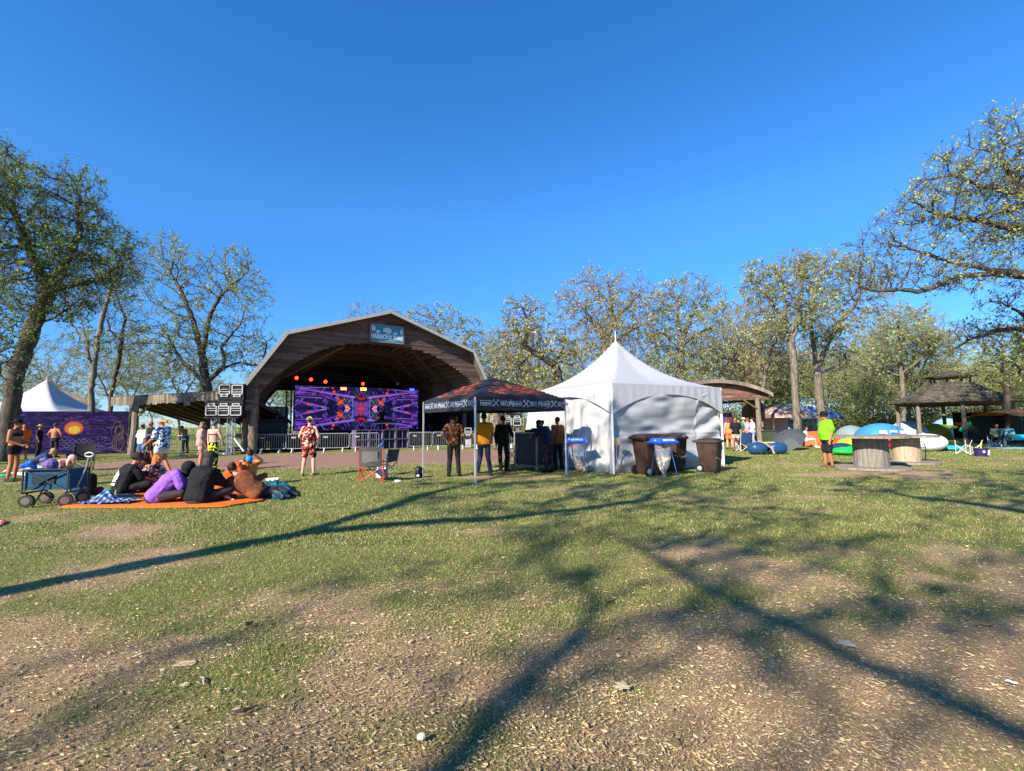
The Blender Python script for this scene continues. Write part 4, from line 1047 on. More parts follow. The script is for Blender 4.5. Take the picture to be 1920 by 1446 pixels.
m.build('painting', [hmat('7a3018'), hmat('a04e14'), hmat('b08a24'), hmat('561f3c'), hmat('3e2d66'), hmat('54487e'), hmat('66648c')], mu)
# ------------------------------------------------------------------ board shed at left
sh = thing('board_shed', 'low open shed with ragged vertical board fascia and sloping roof, left of the stage', 'shed', (0, 0, 0))
def r3(px, py, Y): return vp(px, py, Y)
FA, FB = r3(211, 746, 25.6), r3(452, 733, 25.2); BA, BB = Vector((-22.6, 34, 1.75)), Vector((-15.5, 33, 1.8))
m = MB(); m.slab([FA, FB, BB, BA], (0, 0, .07)); m.build('roof', mat('shed_roof', (.05, .04, .033), .9, var=.3, bump=.5), sh)
m = MB(); q = rnd(44); n = 58
for i in range(n):
    f0, f1 = i / n, (i + 1) / n - .002; a, b = FA.lerp(FB, f0), FA.lerp(FB, f1); hh = .50 + q.uniform(-.05, .04)
    if i in (9, 10, 11, 12): hh = .82
    if i in (33, 34, 35, 44, 45, 46, 47): hh = .72 + q.uniform(-.05, .05)
    if 50 < i: hh = .45
    a = a + Vector((0, -.05 - q.uniform(0, .02), .03)); b = b + Vector((0, -.05, .03))
    m.slab([a, b, b - Vector((0, 0, hh)), a - Vector((0, 0, hh + q.uniform(-.03, .03)))], (0, -.025, 0))
m.build('fascia_boards', wood_grey, sh)
m = MB()
for i in range(12): f = i / 11; m.bar(FA.lerp(FB, f) + Vector((0, .1, -.09)), BA.lerp(BB, f) + Vector((0, 0, -.09)), .07, .14)
m.build('rafters', wood_dark, sh)
g = gp(246, 853.5)
for (x, y, z) in ((g.x, g.y, 2.9), (g.x + 4.0, g.y + 7.0, 1.8), (g.x - .3, g.y + 6.5, 1.9)):
    m = MB(); m.tube([(x, y, 0), (x + .12, y, z * .5), (x + .1, y, z)], [.19, .17, .15], 9); m.build('post', wood_grey, sh)
m = MB(); m.bar((g.x + .1, g.y, 2.0), (g.x + 1.0, g.y + .1, 2.95), .12); m.bar((g.x, g.y + .1, 1.7), (g.x - .6, g.y + .8, 2.7), .12); m.build('brace', wood_grey, sh)
# loops of vine leaning on the shed corner
m = MB(); q = rnd(8)
for i in range(9):
    cx, cz, r = g.x - .55 + q.uniform(-.25, .2), .65 + q.uniform(-.1, .7), q.uniform(.25, .6)
    m.tube([(cx + r * .6 * math.cos(a), g.y - .1 + q.uniform(-.05, .05), max(.03, cz + r * math.sin(a))) for a in [2 * PI * k / 14 for k in range(15)]], .014, 5)
tag(m.build('vine_coil', wood_dark), 'tangled brown vine loops piled beside the shed corner post', 'vines')
# ------------------------------------------------------------------ loudspeaker tower
offw = mat('speaker_cream', (.42, .41, .385), .55, var=.08)
def pa_box(name='loudspeaker', w=.64, h=.86, d=.7):
    th = thing(name, 's', 'loudspeaker', (0, 0, 0), 0, 'cream framed loudspeakers on trusses')
    m = MB(); m.box((0, 0, h / 2), (w, d, h), bev=.02); m.build('cabinet', black, th)
    m = MB(); y = -d / 2 - .03
    for s in (-1, 1): m.box((s * (w / 2 - .07), y, h * .64), (.05, .06, h * .56)); m.box((0, y, h * .64 + s * (h * .28)), (w - .19, .06, .05))
    m.box((0, y, h * .50), (w - .19, .05, .04)); m.box((0, y, h * .64), (w * .62, .05, .03)); m.build('horn_frame', offw, th)
    m = MB(); m.box((0, y - .01, h * .27), (w * .56, .05, h * .16)); m.build('driver_panel', offw, th)
    m = MB(); m.box((0, y - .037, h * .27), (w * .36, .008, h * .07)); m.build('port', black, th)
    return th
tw_ = thing('speaker_truss', 'two aluminium truss legs and crossbar carrying the left loudspeakers', 'truss', (0, 0, 0))
Yt = 25.3; a, b = r3(404, 784, Yt), r3(434, 784, Yt + .1)
truss('truss_leg', tw_, (a.x, a.y, 0), a, .26, 9, .022); truss('truss_leg', tw_, (b.x, b.y, 0), b, .26, 9, .022)
m = MB(); c1, c2 = r3(389, 784, Yt), r3(457, 785, Yt + .2); m.box((c1 + c2) / 2 + Vector((0, 0, .04)), ((c2 - c1).length, .8, .07)); m.build('platform', black, tw_)
m = MB(); m.bar(r3(439, 822, Yt - .2), r3(457, 846, Yt - .5), .05); m.bar((a.x, a.y + .1, .05), (b.x, b.y + .1, .05), .06); m.build('brace', white_p, tw_)
p0 = None
for px, py, fl, lb in ((401.5, 783, 0, 'lower left'), (424.5, 783, 0, 'lower middle'), (447, 783, 0, 'lower right'), (426, 752.5, 1, 'upper left'), (449.5, 753, 1, 'upper right')):
    o_ = r3(px, py, Yt)
    lb = 'cream framed loudspeaker, %s of the stack left of the stage' % lb
    if p0 is None: p0 = pa_box(); o = p0; o.location = o_; o['label'] = lb
    else: o = dup(p0, o_, 0, lb)
    o.rotation_euler = (0, PI if not fl else 0, math.radians(10))
    if not fl: o.location = o_ + Vector((0, 0, .86 + .05))
    else: o.location = o_ + Vector((0, 0, .06))
tw2 = thing('speaker_truss', 'aluminium truss leg carrying loudspeakers behind the black canopy', 'truss', (0, 0, 0))
a = r3(968, 800, 31); truss('truss_leg', tw2, (a.x, a.y, 0), a, .28, 9, .024)
for px, lb in ((950, 'left'), (968, 'right')):
    o = dup(p0, r3(px, 800, 31) + Vector((0, 0, .87)), math.radians(8), 'cream framed loudspeaker under the black canopy edge, %s one of the two' % lb); o.rotation_euler = (0, PI, math.radians(8))
o = dup(p0, r3(877, 821, 30.8), 0, 'single cream framed loudspeaker at barrier height beside the yellow tee', sc=.8); o.rotation_euler = (0, 0, math.radians(10))
m = MB(); a = r3(877, 821, 30.9); m.box((a.x, a.y, a.z / 2 - .01), (.5, .5, a.z - .03), bev=.02); tag(m.build('speaker_plinth', mat('grey_plinth', (.3, .3, .32), .6)), 'grey box plinth under the single cream framed loudspeaker', 'plinth')
# ------------------------------------------------------------------ white marquee at far left with brown roof behind
def peak_tent(name, label, org, rz, s, eave, peak, apex_dx=0.0, walls=True, seed=1):
    t = thing(name, label, 'tent', org, rz)
    fab = mat('white_vinyl', (.43, .425, .42), .42, var=.05, bump=.25, scale=6, bscale=5, spec=.4)
    cx, cy = s / 2 + apex_dx, s / 2
    def roofp(u, v):                                  # u,v in 0..1 across the square
        x, y = u * s, v * s; du = abs(u - .5) * 2; dv = abs(v - .5) * 2; e = max(du, dv)
        h = (1 - e); z = eave + (peak - eave) * (h * .36 + .64 * h ** 2.6) ; k = 1 - e
        sag = -.10 * (1 - abs(min(du, dv) / max(e, 1e-3))) * math.sin(PI * min(1, e)) * .9
        return (x + apex_dx * k, y, z + sag)
    MB().grid(roofp, 48, 48).build('roof', fab, t, smooth=True)
    m = MB(); m.tube([(cx, cy, peak - .12), (cx, cy, peak + .28)], [.025, .012], 6); m.build('spire', white_p, t)
    # valance with a scalloped arch on each side
    q = rnd(seed)
    for k, (ax, ay, dx, dy) in enumerate(((0, 0, 1, 0), (s, 0, 0, 1), (s, s, -1, 0), (0, s, 0, -1))):
        nx, ny = dy, -dx
        def val(u, v, ax=ax, ay=ay, dx=dx, dy=dy, nx=nx, ny=ny):
            drop = .30 + .62 * (abs(u - .5) * 2) ** 2.2
            o_ = .03 + .02 * v + .010 * math.sin(u * 90) * (1 if u > .5 else .4) * math.sin(PI * v)
            return (ax + dx * u * s + nx * o_, ay + dy * u * s + ny * o_, eave - drop * v + .01)
        MB().grid(val, 70, 6).build('valance', fab, t, smooth=True)
        m = MB(); m.tube([(ax, ay, 0), (ax, ay, eave)], .04, 8); m.build('pole', mat('white_pole', (.72, .72, .7), .5, var=.1), t)
        if walls and k in walls:
            def wall(u, v, ax=ax, ay=ay, dx=dx, dy=dy, nx=nx, ny=ny, k=k):
                z = (eave - .12) * (1 - v) + .01
                w = .0
                if k == 0:                             # sheet hung in horizontal folds
                    w = .045 * math.sin(v * 7 + u * 1.5) + .03 * math.sin(v * 21 + u * 5 + 2 * math.sin(u * 6)) * v + .03 * math.sin(u * 17 + v * 9) * (1 - u) ** 2 + .025 * math.sin((u + v) * 23) * (u > .75)
                    w += .03 * (vnoise(u * 9, v * 14, 1.0, 50) - .5) * 2 + (.05 if .54 < v < .56 else 0) * .3
                else:                                  # loose vertical drapes
                    w = .10 * math.sin(u * 19 + 1.2 * math.sin(v * 3)) * (.35 + .65 * v) + .07 * math.sin(u * 43 + v * 3) * v + .16 * v * v * math.sin(u * 9 + 1) + .10 * (vnoise(u * 7, v * 9, 1.0, 60) - .5) * v * 2
                w *= min(1, 12 * v + .2)
                o_ = -.03 + w * 1.25
                if k == 0: o_ = -.05 + w * 1.4
                return (ax + dx * u * s + nx * o_, ay + dy * u * s + ny * o_, z)
            MB().grid(wall, 150, 70).build('side_wall', fab, t, smooth=True)
            if k == 0:
                m = MB()
                for vv in (.33, .60): m.grid(lambda u, v, vv=vv: tuple(Vector(wall(.04 + .92 * u, vv + v * .006)) + Vector((nx, ny, 0)) * .004), 90, 1)
                m.build('seam', mat('vinyl_seam', (.5, .5, .5), .5, var=.05), t)
    return t
peak_tent('marquee', 'white peaked marquee at far left behind the purple mural', tuple(vp(82, 790, 36).xy - (Matrix.Rotation(.15, 3, 'Z') @ Vector((3.5, 3.5, 0))).xy) + (0,), .15, 7.0, 2.6, 5.3, 0, walls=False)
lodge = thing('lodge_roof', 'dark brown sloping lodge roof behind the far left white marquee', 'building', (0, 0, 0))
A1, A2, A3, A4 = r3(84, 722, 46), r3(165, 752, 44), r3(165, 775, 44), r3(70, 765, 45)
m = MB(); m.slab([A1, A2, A3, A4], (0, 0, .15)); m.build('roof', wood_dark, lodge)
for px in (95, 130, 164):
    a = r3(px, 772, 44.4); m = MB(); m.tube([(a.x, a.y, 0), (a.x, a.y, 2.4)], .12, 7); m.build('post', wood_grey, lodge)
# ------------------------------------------------------------------ main white tent
C0 = gp(1151, 889); S_, PHI = 4.87, math.radians(28.5)
tent = peak_tent('marquee', 'large white peaked marquee with scalloped valance in the middle of the lawn', tuple(C0), PHI, S_, 2.68, 4.62, -.10, walls=(0, 3), seed=5)
# guy line
m = MB(); a = Vector(C0) + Vector((math.cos(PHI) * S_, math.sin(PHI) * S_, 2.6)); b = gp(1432, 856); m.tube([a, (a + b) / 2 + Vector((0, 0, -.05)), b], .012, 4)
tag(m.build('guy_line', mat('rope_white', (.6, .58, .5), .8)), 'pale guy line running down from the right corner of the white tent', 'rope')
# brown ornament of wound cord at tent corner pole
m = MB(); q = rnd(2); c = Vector(C0) + Vector((.10, -.10, .95))
for i in range(10):
    a = 2 * PI * i / 10; m.tube([c, c + Vector((.07 * math.cos(a + .2), -.02, .10 * math.sin(a + .2))), c + Vector((.12 * math.cos(a) , -.03, .13 * math.sin(a))), c + Vector((.05 * math.cos(a - .4), -.01, .07 * math.sin(a - .4)))], .011, 5)
m.tube([c, c + Vector((-.03, 0, -.35)), c + Vector((0, 0, -.8))], .012, 5)
tag(m.build('cord_rosette', mat('straw_cord', (.32, .24, .15), .9)), 'brown looped cord rosette tied to the front corner pole of the white tent', 'cord')
# ------------------------------------------------------------------ curved roof pavilion at right
pv = thing('curved_pavilion', 'brown wooden pavilion with an arched board roof, right of the white tent', 'pavilion', (0, 0, 0))
Yp = 31.0; L0, R0 = r3(1232, 742, Yp + 1.5), r3(1441, 741, Yp); T0 = r3(1322, 714, Yp)
W_ = R0.x - L0.x; rise = T0.z - R0.z
def parc(u, dy=0, dz=0): return Vector((L0.x + W_ * u, L0.y + (R0.y - L0.y) * u + dy, R0.z + rise * math.sin(PI * u) ** .8 + dz))
m = MB(); m.grid(lambda u, v: parc(u, -.5 + v * 8.5, .08 - v * .0), 24, 6); m.grid(lambda u, v: parc(1 - u, -.5 + v * 8.5, -.04), 24, 6); m.build('roof', shingle, pv, smooth=True)
m = MB()
for i in range(24): a, b = parc(i / 24, -.52), parc((i + 1) / 24, -.52); m.slab([a + Vector((0, 0, -.14)), b + Vector((0, 0, -.14)), b + Vector((0, 0, .10)), a + Vector((0, 0, .10))], (0, -.05, 0))
m.build('roof_edge', wood_grey, pv)
m = MB(); q = rnd(31); z = R0.z - .12
while z < T0.z - .1:
    f = max(0.0, (z - R0.z) / rise); u0 = math.asin(min(1, f ** 1.25)) / PI if f > 0 else 0
    a, b = parc(u0), parc(1 - u0); x = 0.0; Ln = 1.0
    while x < 1:
        w = min(q.uniform(.12, .4), 1 - x); p_, q_ = a.lerp(b, x), a.lerp(b, min(1, x + w - .004))
        m.slab([Vector((p_.x, p_.y, z)), Vector((q_.x, q_.y, z)), Vector((q_.x, q_.y, z + .135)), Vector((p_.x, p_.y, z + .135))], (0, -.03 - q.random() * .012, 0)); x += w
    z += .145
m.build('gable_boards', mat('red_brown_board', (.12, .062, .045), .9, scale=4, bump=.8, bscale=30, col2=(.27, .15, .11), island=.35), pv)
m = MB(); m.bar(parc(0, 0, -.2), parc(1, -.05, -.2), .16, .2); m.bar(parc(1, 0, -.2), parc(1, 7, -.2), .16, .2); m.bar(parc(0, 0, -.2), parc(0, 7, -.2), .16, .2); m.build('beam', wood_mid, pv)
for (px, Y, k) in ((1423, Yp + .1, 1), (1416, Yp + 3.2, 1), (1412, Yp + 6.5, 1), (1250, Yp + 1.5, 0)):
    a = r3(px, 790, Y); m = MB(); m.tube([(a.x, a.y, 0), (a.x, a.y, R0.z * .5), (a.x - .05, a.y, R0.z - .15)], [.17, .16, .14], 8); m.build('post', wood_grey, pv)
a = r3(1424, 790, Yp); m = MB(); m.bar((a.x - .1, a.y, R0.z - .9), (a.x - 1.0, a.y + .2, R0.z - .2), .1); m.build('brace', wood_mid, pv)
m = MB(); q = rnd(5); a, b = r3(1392, 790, Yp + 5.5), r3(1421, 790, Yp + 1.2)
for i in range(16):
    p_, q_ = a.lerp(b, i / 16), a.lerp(b, (i + .96) / 16); m.slab([Vector((p_.x, p_.y, .5)), Vector((q_.x, q_.y, .5)), Vector((q_.x, q_.y, R0.z - .2)), Vector((p_.x, p_.y, R0.z - .2))], (.03, 0, 0))
m.build('side_boards', wood_dark, pv)
# purple hanging cloth and cable drum frames in the pavilion
m = MB(); a, b = r3(1350, 772, Yp + 2), r3(1372, 772, Yp + 2); m.grid(lambda u, v: (a.x + (b.x - a.x) * u, a.y + .04 * math.sin(u * 20), 2.15 - 1.4 * v), 20, 6)
tag(m.build('tapestry', mat('plum_tapestry', hexc('4a2a4a'), .9, scale=9, col2=hexc('8a5a78'))), 'plum coloured tapestry hanging in the curved pavilion beside the white tent', 'tapestry')
# ------------------------------------------------------------------ shingled gazebo
gx = r3(1788, 790, 33.5); gz_ = thing('gazebo', 'octagonal gazebo with mossy shingle roof and small cupola', 'gazebo', (gx.x, gx.y, 0), .2); gz_.scale = (.87, .87, .97)
def octa(r, z, sag=0): return [(r * math.cos(PI / 4 * k), r * math.sin(PI / 4 * k), z) for k in range(8)]
def shingled(r0, z0, r1, z1, rows, name, droop=.0):
    m = MB(); q = rnd(int(z0 * 10))
    for s in range(8):
        a0_, a1_ = PI / 4 * s, PI / 4 * (s + 1)
        for i in range(rows):
            f0, f1 = i / rows, (i + 1.25) / rows
            ra, rb = r0 + (r1 - r0) * f0, r0 + (r1 - r0) * min(1, f1); za = z0 + (z1 - z0) * (f0 ** 1.12); zb = z0 + (z1 - z0) * (min(1, f1) ** 1.12)
            n = max(2, int(ra * 3.2))
            for k in range(n):
                g0, g1 = k / n, (k + .97) / n
                P = lambda r, g: Vector((r * (math.cos(a0_) * (1 - g) + math.cos(a1_) * g), r * (math.sin(a0_) * (1 - g) + math.sin(a1_) * g), 0))
                w = q.uniform(-.02, .03)
                m.slab([P(ra, g0) + Vector((0, 0, za + .05 + w)), P(ra, g1) + Vector((0, 0, za + .05 + q.uniform(-.02, .03))), P(rb, g1) + Vector((0, 0, zb)), P(rb, g0) + Vector((0, 0, zb))], (0, 0, .03))
    return m.build(name, shingle, gz_)
shingled(4.15, 2.72, 1.25, 4.25, 14, 'lower_roof')
m = MB(); m.loft([octa(4.0, 2.70), octa(4.05, 2.76), octa(1.2, 4.24), octa(1.15, 4.16)], cap=False); m.build('roof_lining', wood_dark, gz_)
shingled(1.75, 4.62, .05, 5.15, 6, 'cupola_roof')
m = MB(); m.loft([octa(1.65, 4.60), octa(1.68, 4.66), octa(.05, 5.14)]); m.build('cupola_lining', wood_dark, gz_)
for k in range(8): x, y, _ = octa(1.2, 0)[k]; MB().bar((x, y, 4.15), (x, y, 4.66), .12).build('cupola_post', wood_grey, gz_)
for k in range(8):
    x, y, _ = octa(3.5, 0)[k]; m = MB(); m.tube([(x, y, 0), (x, y, 1.4), (x, y, 2.72)], [.15, .14, .13], 8); m.build('post', wood_grey, gz_)
m = MB(); oc = octa(3.5, 2.66)
for k in range(8): m.bar(oc[k], oc[(k + 1) % 8], .1, .2)
m.build('ring_beam', wood_dark, gz_)
# ------------------------------------------------------------------ people
def vmat(name, cols, scale, rough=.85, ring=False):
    """blotchy printed cloth: voronoi cells in the given colours"""
    m = bpy.data.materials.new(name); m.use_nodes = True; N = m.node_tree.nodes; L = m.node_tree.links; b = N['Principled BSDF']; b.inputs['Roughness'].default_value = rough
    b.inputs['Specular IOR Level'].default_value = .15
    tc = N.new('ShaderNodeTexCoord'); v = N.new('ShaderNodeTexVoronoi'); v.inputs['Scale'].default_value = scale; L.new(tc.outputs['Object'], v.inputs['Vector'])
    rp = N.new('ShaderNodeValToRGB'); rp.color_ramp.interpolation = 'CONSTANT'; e = rp.color_ramp.elements
    while len(e) < len(cols): e.new(.5)
    for i, c in enumerate(cols): e[i].position = i / len(cols) + (.01 if i else 0); e[i].color = tuple(hexc(c)) + (1,)
    if ring: L.new(v.outputs['Distance'], rp.inputs[0])
    else:
        sp_ = N.new('ShaderNodeSeparateColor'); L.new(v.outputs['Color'], sp_.inputs[0]); L.new(sp_.outputs[0], rp.inputs[0])
    L.new(rp.outputs[0], b.inputs['Base Color']); return m
SKIN = {'fair': mat('skin_fair', hexc('c98f74'), .55, var=.08), 'tan': mat('skin_tan', hexc('a86b4c'), .55, var=.08), 'pink': mat('skin_pink', hexc('cf9a86'), .55, var=.08), 'brown': mat('skin_brown', hexc('6d4532'), .55, var=.08), 'shade': mat('skin_shaded', hexc('8a5a42'), .55, var=.08)}  # the 'shade' entry is skin darkened in colour, mostly for people under cover
STAND = dict(pel=(0, 0, .95), chest=(0, .0, 1.28), neck=(0, -.01, 1.47), head=(0, .02, 1.62), shL=(-.18, 0, 1.41), shR=(.18, 0, 1.41), elL=(-.235, -.03, 1.13), elR=(.235, -.03, 1.13),
             wrL=(-.24, .05, .88), wrR=(.24, .05, .88), hipL=(-.09, 0, .92), hipR=(.09, 0, .92), knL=(-.11, .02, .50), knR=(.11, .02, .50), anL=(-.13, -.03, .08), anR=(.13, -.03, .08), toL=(-.16, .12, .03), toR=(.16, .12, .03))
SIT = dict(pel=(0, 0, .13), chest=(0, .10, .44), neck=(0, .18, .62), head=(0, .25, .75), shL=(-.18, .13, .57), shR=(.18, .13, .57), elL=(-.26, .26, .36), elR=(.26, .26, .36), wrL=(-.14, .45, .30), wrR=(.14, .45, .30),
           hipL=(-.10, .02, .12), hipR=(.10, .02, .12), knL=(-.34, .36, .22), knR=(.34, .36, .22), anL=(.10, .46, .07), anR=(-.10, .50, .08), toL=(.20, .56, .06), toR=(-.20, .60, .06))
fold_tex = bpy.data.textures.new('cloth_folds', 'CLOUDS'); fold_tex.noise_scale = .13; fold_tex.noise_depth = 3
def folds(o, st):
    d = o.modifiers.new('folds', 'DISPLACE'); d.texture = fold_tex; d.strength = st; d.mid_level = .5; d.texture_coords = 'LOCAL'; return o
def remesh(o, vox, it=3):
    md = o.modifiers.new('solid', 'REMESH'); md.mode = 'VOXEL'; md.voxel_size = vox; md.use_smooth_shade = True
    sm = o.modifiers.new('smooth', 'SMOOTH'); sm.factor = .6; sm.iterations = it
    return o
def limb(m, a, b, ra, rb, mi=0, n=9, bulge=0.0):
    a, b = Vector(a), Vector(b); d = (b - a)
    if d.length < 1e-4: return
    u = d.normalized()
    pts = [a - u * ra * .9, a - u * ra * .6, a, a + d * .33, a + d * .66, b, b + u * rb * .6, b + u * rb * .9]
    m.tube(pts, [ra * .35, ra * .8, ra, (ra * .67 + rb * .33) * (1 + bulge), (ra * .33 + rb * .67) * (1 + bulge * .5), rb, rb * .8, rb * .35], n, mi)
def torso(m, J, inf, bulk=1.0, belly=0.0, waist=None, low=-.10, sh=True):
    pel, ch, nk = J['pel'], J['chest'], J['neck']; lat = (J['shR'] - J['shL']).normalized(); hl = (J['hipR'] - J['hipL']).normalized()
    prof = [(-.16, .10, .085), (-.10, .155, .105), (0, .165, .115), (.35, .145, .105 + belly), (.65, .15, .11 + belly), (1.0, .17, .115), (1.45, .175, .10), (1.75, .13, .085), (1.95, .065, .06)]
    rings = []
    for f, rx, ry in prof:
        if f < low: continue
        if f <= 1: c = pel.lerp(ch, f) if f >= 0 else pel + (pel - ch).normalized() * (-f) * .9
        else: c = ch.lerp(nk, (f - 1) / 1.0)
        l = hl.lerp(lat, max(0, min(1, f))).normalized()
        ax = ((ch - pel) if f < .9 else (nk - ch)).normalized(); l = (l - ax * l.dot(ax)).normalized(); fr = ax.cross(l)
        rx = rx * bulk + inf; ry = ry * bulk + inf
        rings.append([c + l * rx * math.cos(t) + fr * ry * math.sin(t) for t in [2 * PI * k / 14 for k in range(14)]])
    m.loft(rings)
def person(label, loc, face, J=None, base=STAND, h=1.75, skin='fair', bulk=1.0, belly=0.0, top=None, sleeve=.5, bottom=None, leg=.9, shoes='2a2a2c', hair=None, hairstyle='short', hat=None, hatc='222222',
           fine=True, group=None, topfit=.018, topend=None, loose=.0, print_=None, tilt=0.0):
    """face: direction the person looks, degrees clockwise from straight away from the camera"""
    K = dict(base); 
    if J: K.update(J)
    s = h / 1.75; J = {k: Vector(v) * s for k, v in K.items() if isinstance(v, tuple)}
    t = thing('person', label, 'person', loc, -math.radians(face), group)
    vox = .011 if fine else .02
    m = MB(); sb = s * (.9 + .1 * bulk)
    torso(m, J, 0, bulk * s, belly)
    limb(m, J['chest'].lerp(J['neck'], .75), J['head'] - Vector((0, 0, .02)), .055 * s, .05 * s)
    hd = J['head']; up = (J['head'] - J['neck']).normalized(); up = (up + Vector((0, 0, 1.2))).normalized()
    lat = (J['shR'] - J['shL']).normalized(); hy = math.radians(K.get('turn', 0)); fr = up.cross(lat).normalized(); 
    Rt = Matrix.Rotation(-hy, 3, up); lat2 = Rt @ (lat - up * lat.dot(up)).normalized(); fr = up.cross(lat2).normalized()
    if K.get('nod'): Rn = Matrix.Rotation(-math.radians(K['nod']), 3, lat2); fr = Rn @ fr; up = Rn @ up
    HR = Matrix((lat2, fr, up)).transposed()
    hp = lambda x, y, z: hd + HR @ (Vector((x, y, z)) * s)
    m.ell(hp(0, -.005, .02), (.076 * s, .095 * s, .098 * s), rot=HR, n=14, m=10); m.ell(hp(0, .035, -.055), (.052 * s, .055 * s, .06 * s), rot=HR, n=12, m=8)
    m.tube([hp(0, .085, .015), hp(0, .112, -.022), hp(0, .09, -.035)], [.012 * s, .018 * s, .012 * s], 6)
    for e in (-1, 1): m.ell(hp(e * .078, -.005, -.005), (.012 * s, .02 * s, .032 * s), rot=HR, n=8, m=5)
    for S in ('L', 'R'):
        sg_ = -1 if S == 'L' else 1
        limb(m, J['chest'].lerp(J['neck'], .6), J['sh' + S], .075 * sb, .062 * sb)
        limb(m, J['sh' + S], J['el' + S], .055 * sb, .040 * sb, bulge=.1); limb(m, J['el' + S], J['wr' + S], .042 * sb, .027 * sb, bulge=.1)
        w = J['wr' + S]; d = (w - J['el' + S]).normalized(); side = d.cross(Vector((0, 1, 0)) if abs(d.y) < .8 else Vector((0, 0, 1))).normalized(); th = d.cross(side)
        limb(m, w, w + d * .055 * s, .026 * s, .034 * s)
        m.box(w + d * .07 * s, (.085 * s, .06 * s, .026 * s), rot=Matrix((d, th, side)).transposed())
        if fine:
            for k, L in enumerate((.066, .076, .071, .056)):
                o_ = th * ((k - 1.5) * .0195 * s); a = w + d * .105 * s + o_
                m.tube([a, a + d * L * .55 * s + side * .008 * sg_, a + d * L * .95 * s + side * .026 * sg_], [.0095 * s, .009 * s, .0065 * s], 6)
            a = w + d * .045 * s - th * .03 * s; m.tube([a, a + (d * .8 - th * .7) * .045 * s, a + (d - th * .25) * .078 * s], [.013 * s, .011 * s, .008 * s], 6)
        limb(m, J['hip' + S], J['kn' + S], .085 * sb, .055 * sb); limb(m, J['kn' + S], J['an' + S], .056 * sb, .036 * sb, bulge=.18)
        limb(m, J['an' + S] + Vector((0, 0, -.02 * s)), J['to' + S], .036 * s, .028 * s); limb(m, J['an' + S] - (J['to' + S] - J['an' + S]).normalized() * .03 * s + Vector((0, 0, -.035 * s)), J['to' + S], .03 * s, .026 * s)
    remesh(m.build('body', SKIN[skin], t, smooth=True), vox, 3)
    vx = .014 if fine else .02
    def clothmat(c): return c if not isinstance(c, str) else hmat(c, .85, bump=.35, bscale=30)
    if top:
        m = MB(); te = -.10 if topend is None else topend
        torso(m, J, topfit * s + loose, bulk * s, belly, low=te)
        for S in ('L', 'R'):
            a, b, c = J['sh' + S], J['el' + S], J['wr' + S]; base_ = J['chest'].lerp(J['neck'], .55)
            if sleeve > 0:
                limb(m, base_, a, .088 * sb, .075 * sb + loose * .3)
                if sleeve <= 1: limb(m, a, a.lerp(b, sleeve), .070 * sb + loose * .4, .066 * sb + loose * .6)
                else: limb(m, a, b, .070 * sb + loose * .4, .056 * sb + loose * .4); limb(m, b, b.lerp(c, sleeve - 1), .056 * sb + loose * .4, .044 * sb + loose * .3)
            else: limb(m, base_, a.lerp(base_, .35), .082 * sb, .070 * sb)
        folds(remesh(m.build('top', clothmat(top), t, smooth=True), vx, 2), .04)
    if bottom:
        m = MB(); hc = (J['hipL'] + J['hipR']) / 2
        pr = .018 * s; ax = (J['chest'] - J['pel']).normalized()
        l = (J['hipR'] - J['hipL']).normalized(); fr2 = ax.cross(l).normalized()
        m.loft([[c + l * (rx * bulk * s + pr) * math.cos(q) + fr2 * (ry * bulk * s + pr) * math.sin(q) for q in [2 * PI * k / 14 for k in range(14)]] for c, rx, ry in ((J['pel'] + ax * .07 * s, .148, .105), (J['pel'], .165, .118), (J['pel'] - ax * .10 * s, .155, .115), (J['pel'] - ax * .15 * s, .12, .09))])
        for S in ('L', 'R'):
            a, b, c = J['hip' + S], J['kn' + S], J['an' + S]
            if leg <= 1: limb(m, a, a.lerp(b, leg), .100 * sb, .088 * sb + loose * .5)
            else: limb(m, a, b, .100 * sb, .072 * sb); limb(m, b, b.lerp(c, leg - 1), .072 * sb, .062 * sb)
        folds(remesh(m.build('bottoms', clothmat(bottom), t, smooth=True), vx, 2), .03)
    if shoes:
        for S in ('L', 'R'):
            m = MB(); a, b = J['an' + S], J['to' + S]; d = (b - a); d.z = 0; d = d.normalized() if d.length > .01 else Vector((0, 1, 0)); fl = Vector((a.x, a.y, min(a.z, b.z + .02 * s)))
            limb(m, fl - d * .035 * s, b + d * .02 * s, .046 * s, .04 * s, n=10); limb(m, a, a - Vector((0, 0, .03 * s)), .045 * s, .05 * s)
            m.v = [Vector((v.x, v.y, max(v.z, 0.004))) for v in m.v]
            remesh(m.build('shoe', clothmat(shoes), t, smooth=True), .012, 1)
    # face details
    m = MB()
    for e in (-1, 1): m.ell(hp(e * .032, .078, .018), (.013 * s, .010 * s, .009 * s), rot=HR, n=8, m=5); m.ell(hp(e * .032, .083, .036), (.018 * s, .008 * s, .005 * s), rot=HR, n=8, m=5)
    m.build('eyes', mat('eye_dark', (.03, .02, .018), .4), t, smooth=True)
    m = MB(); m.ell(hp(0, .087, -.062), (.022 * s, .010 * s, .008 * s), rot=HR, n=8, m=5); m.build('mouth', mat('lips', hexc('9c5548'), .5), t, smooth=True)
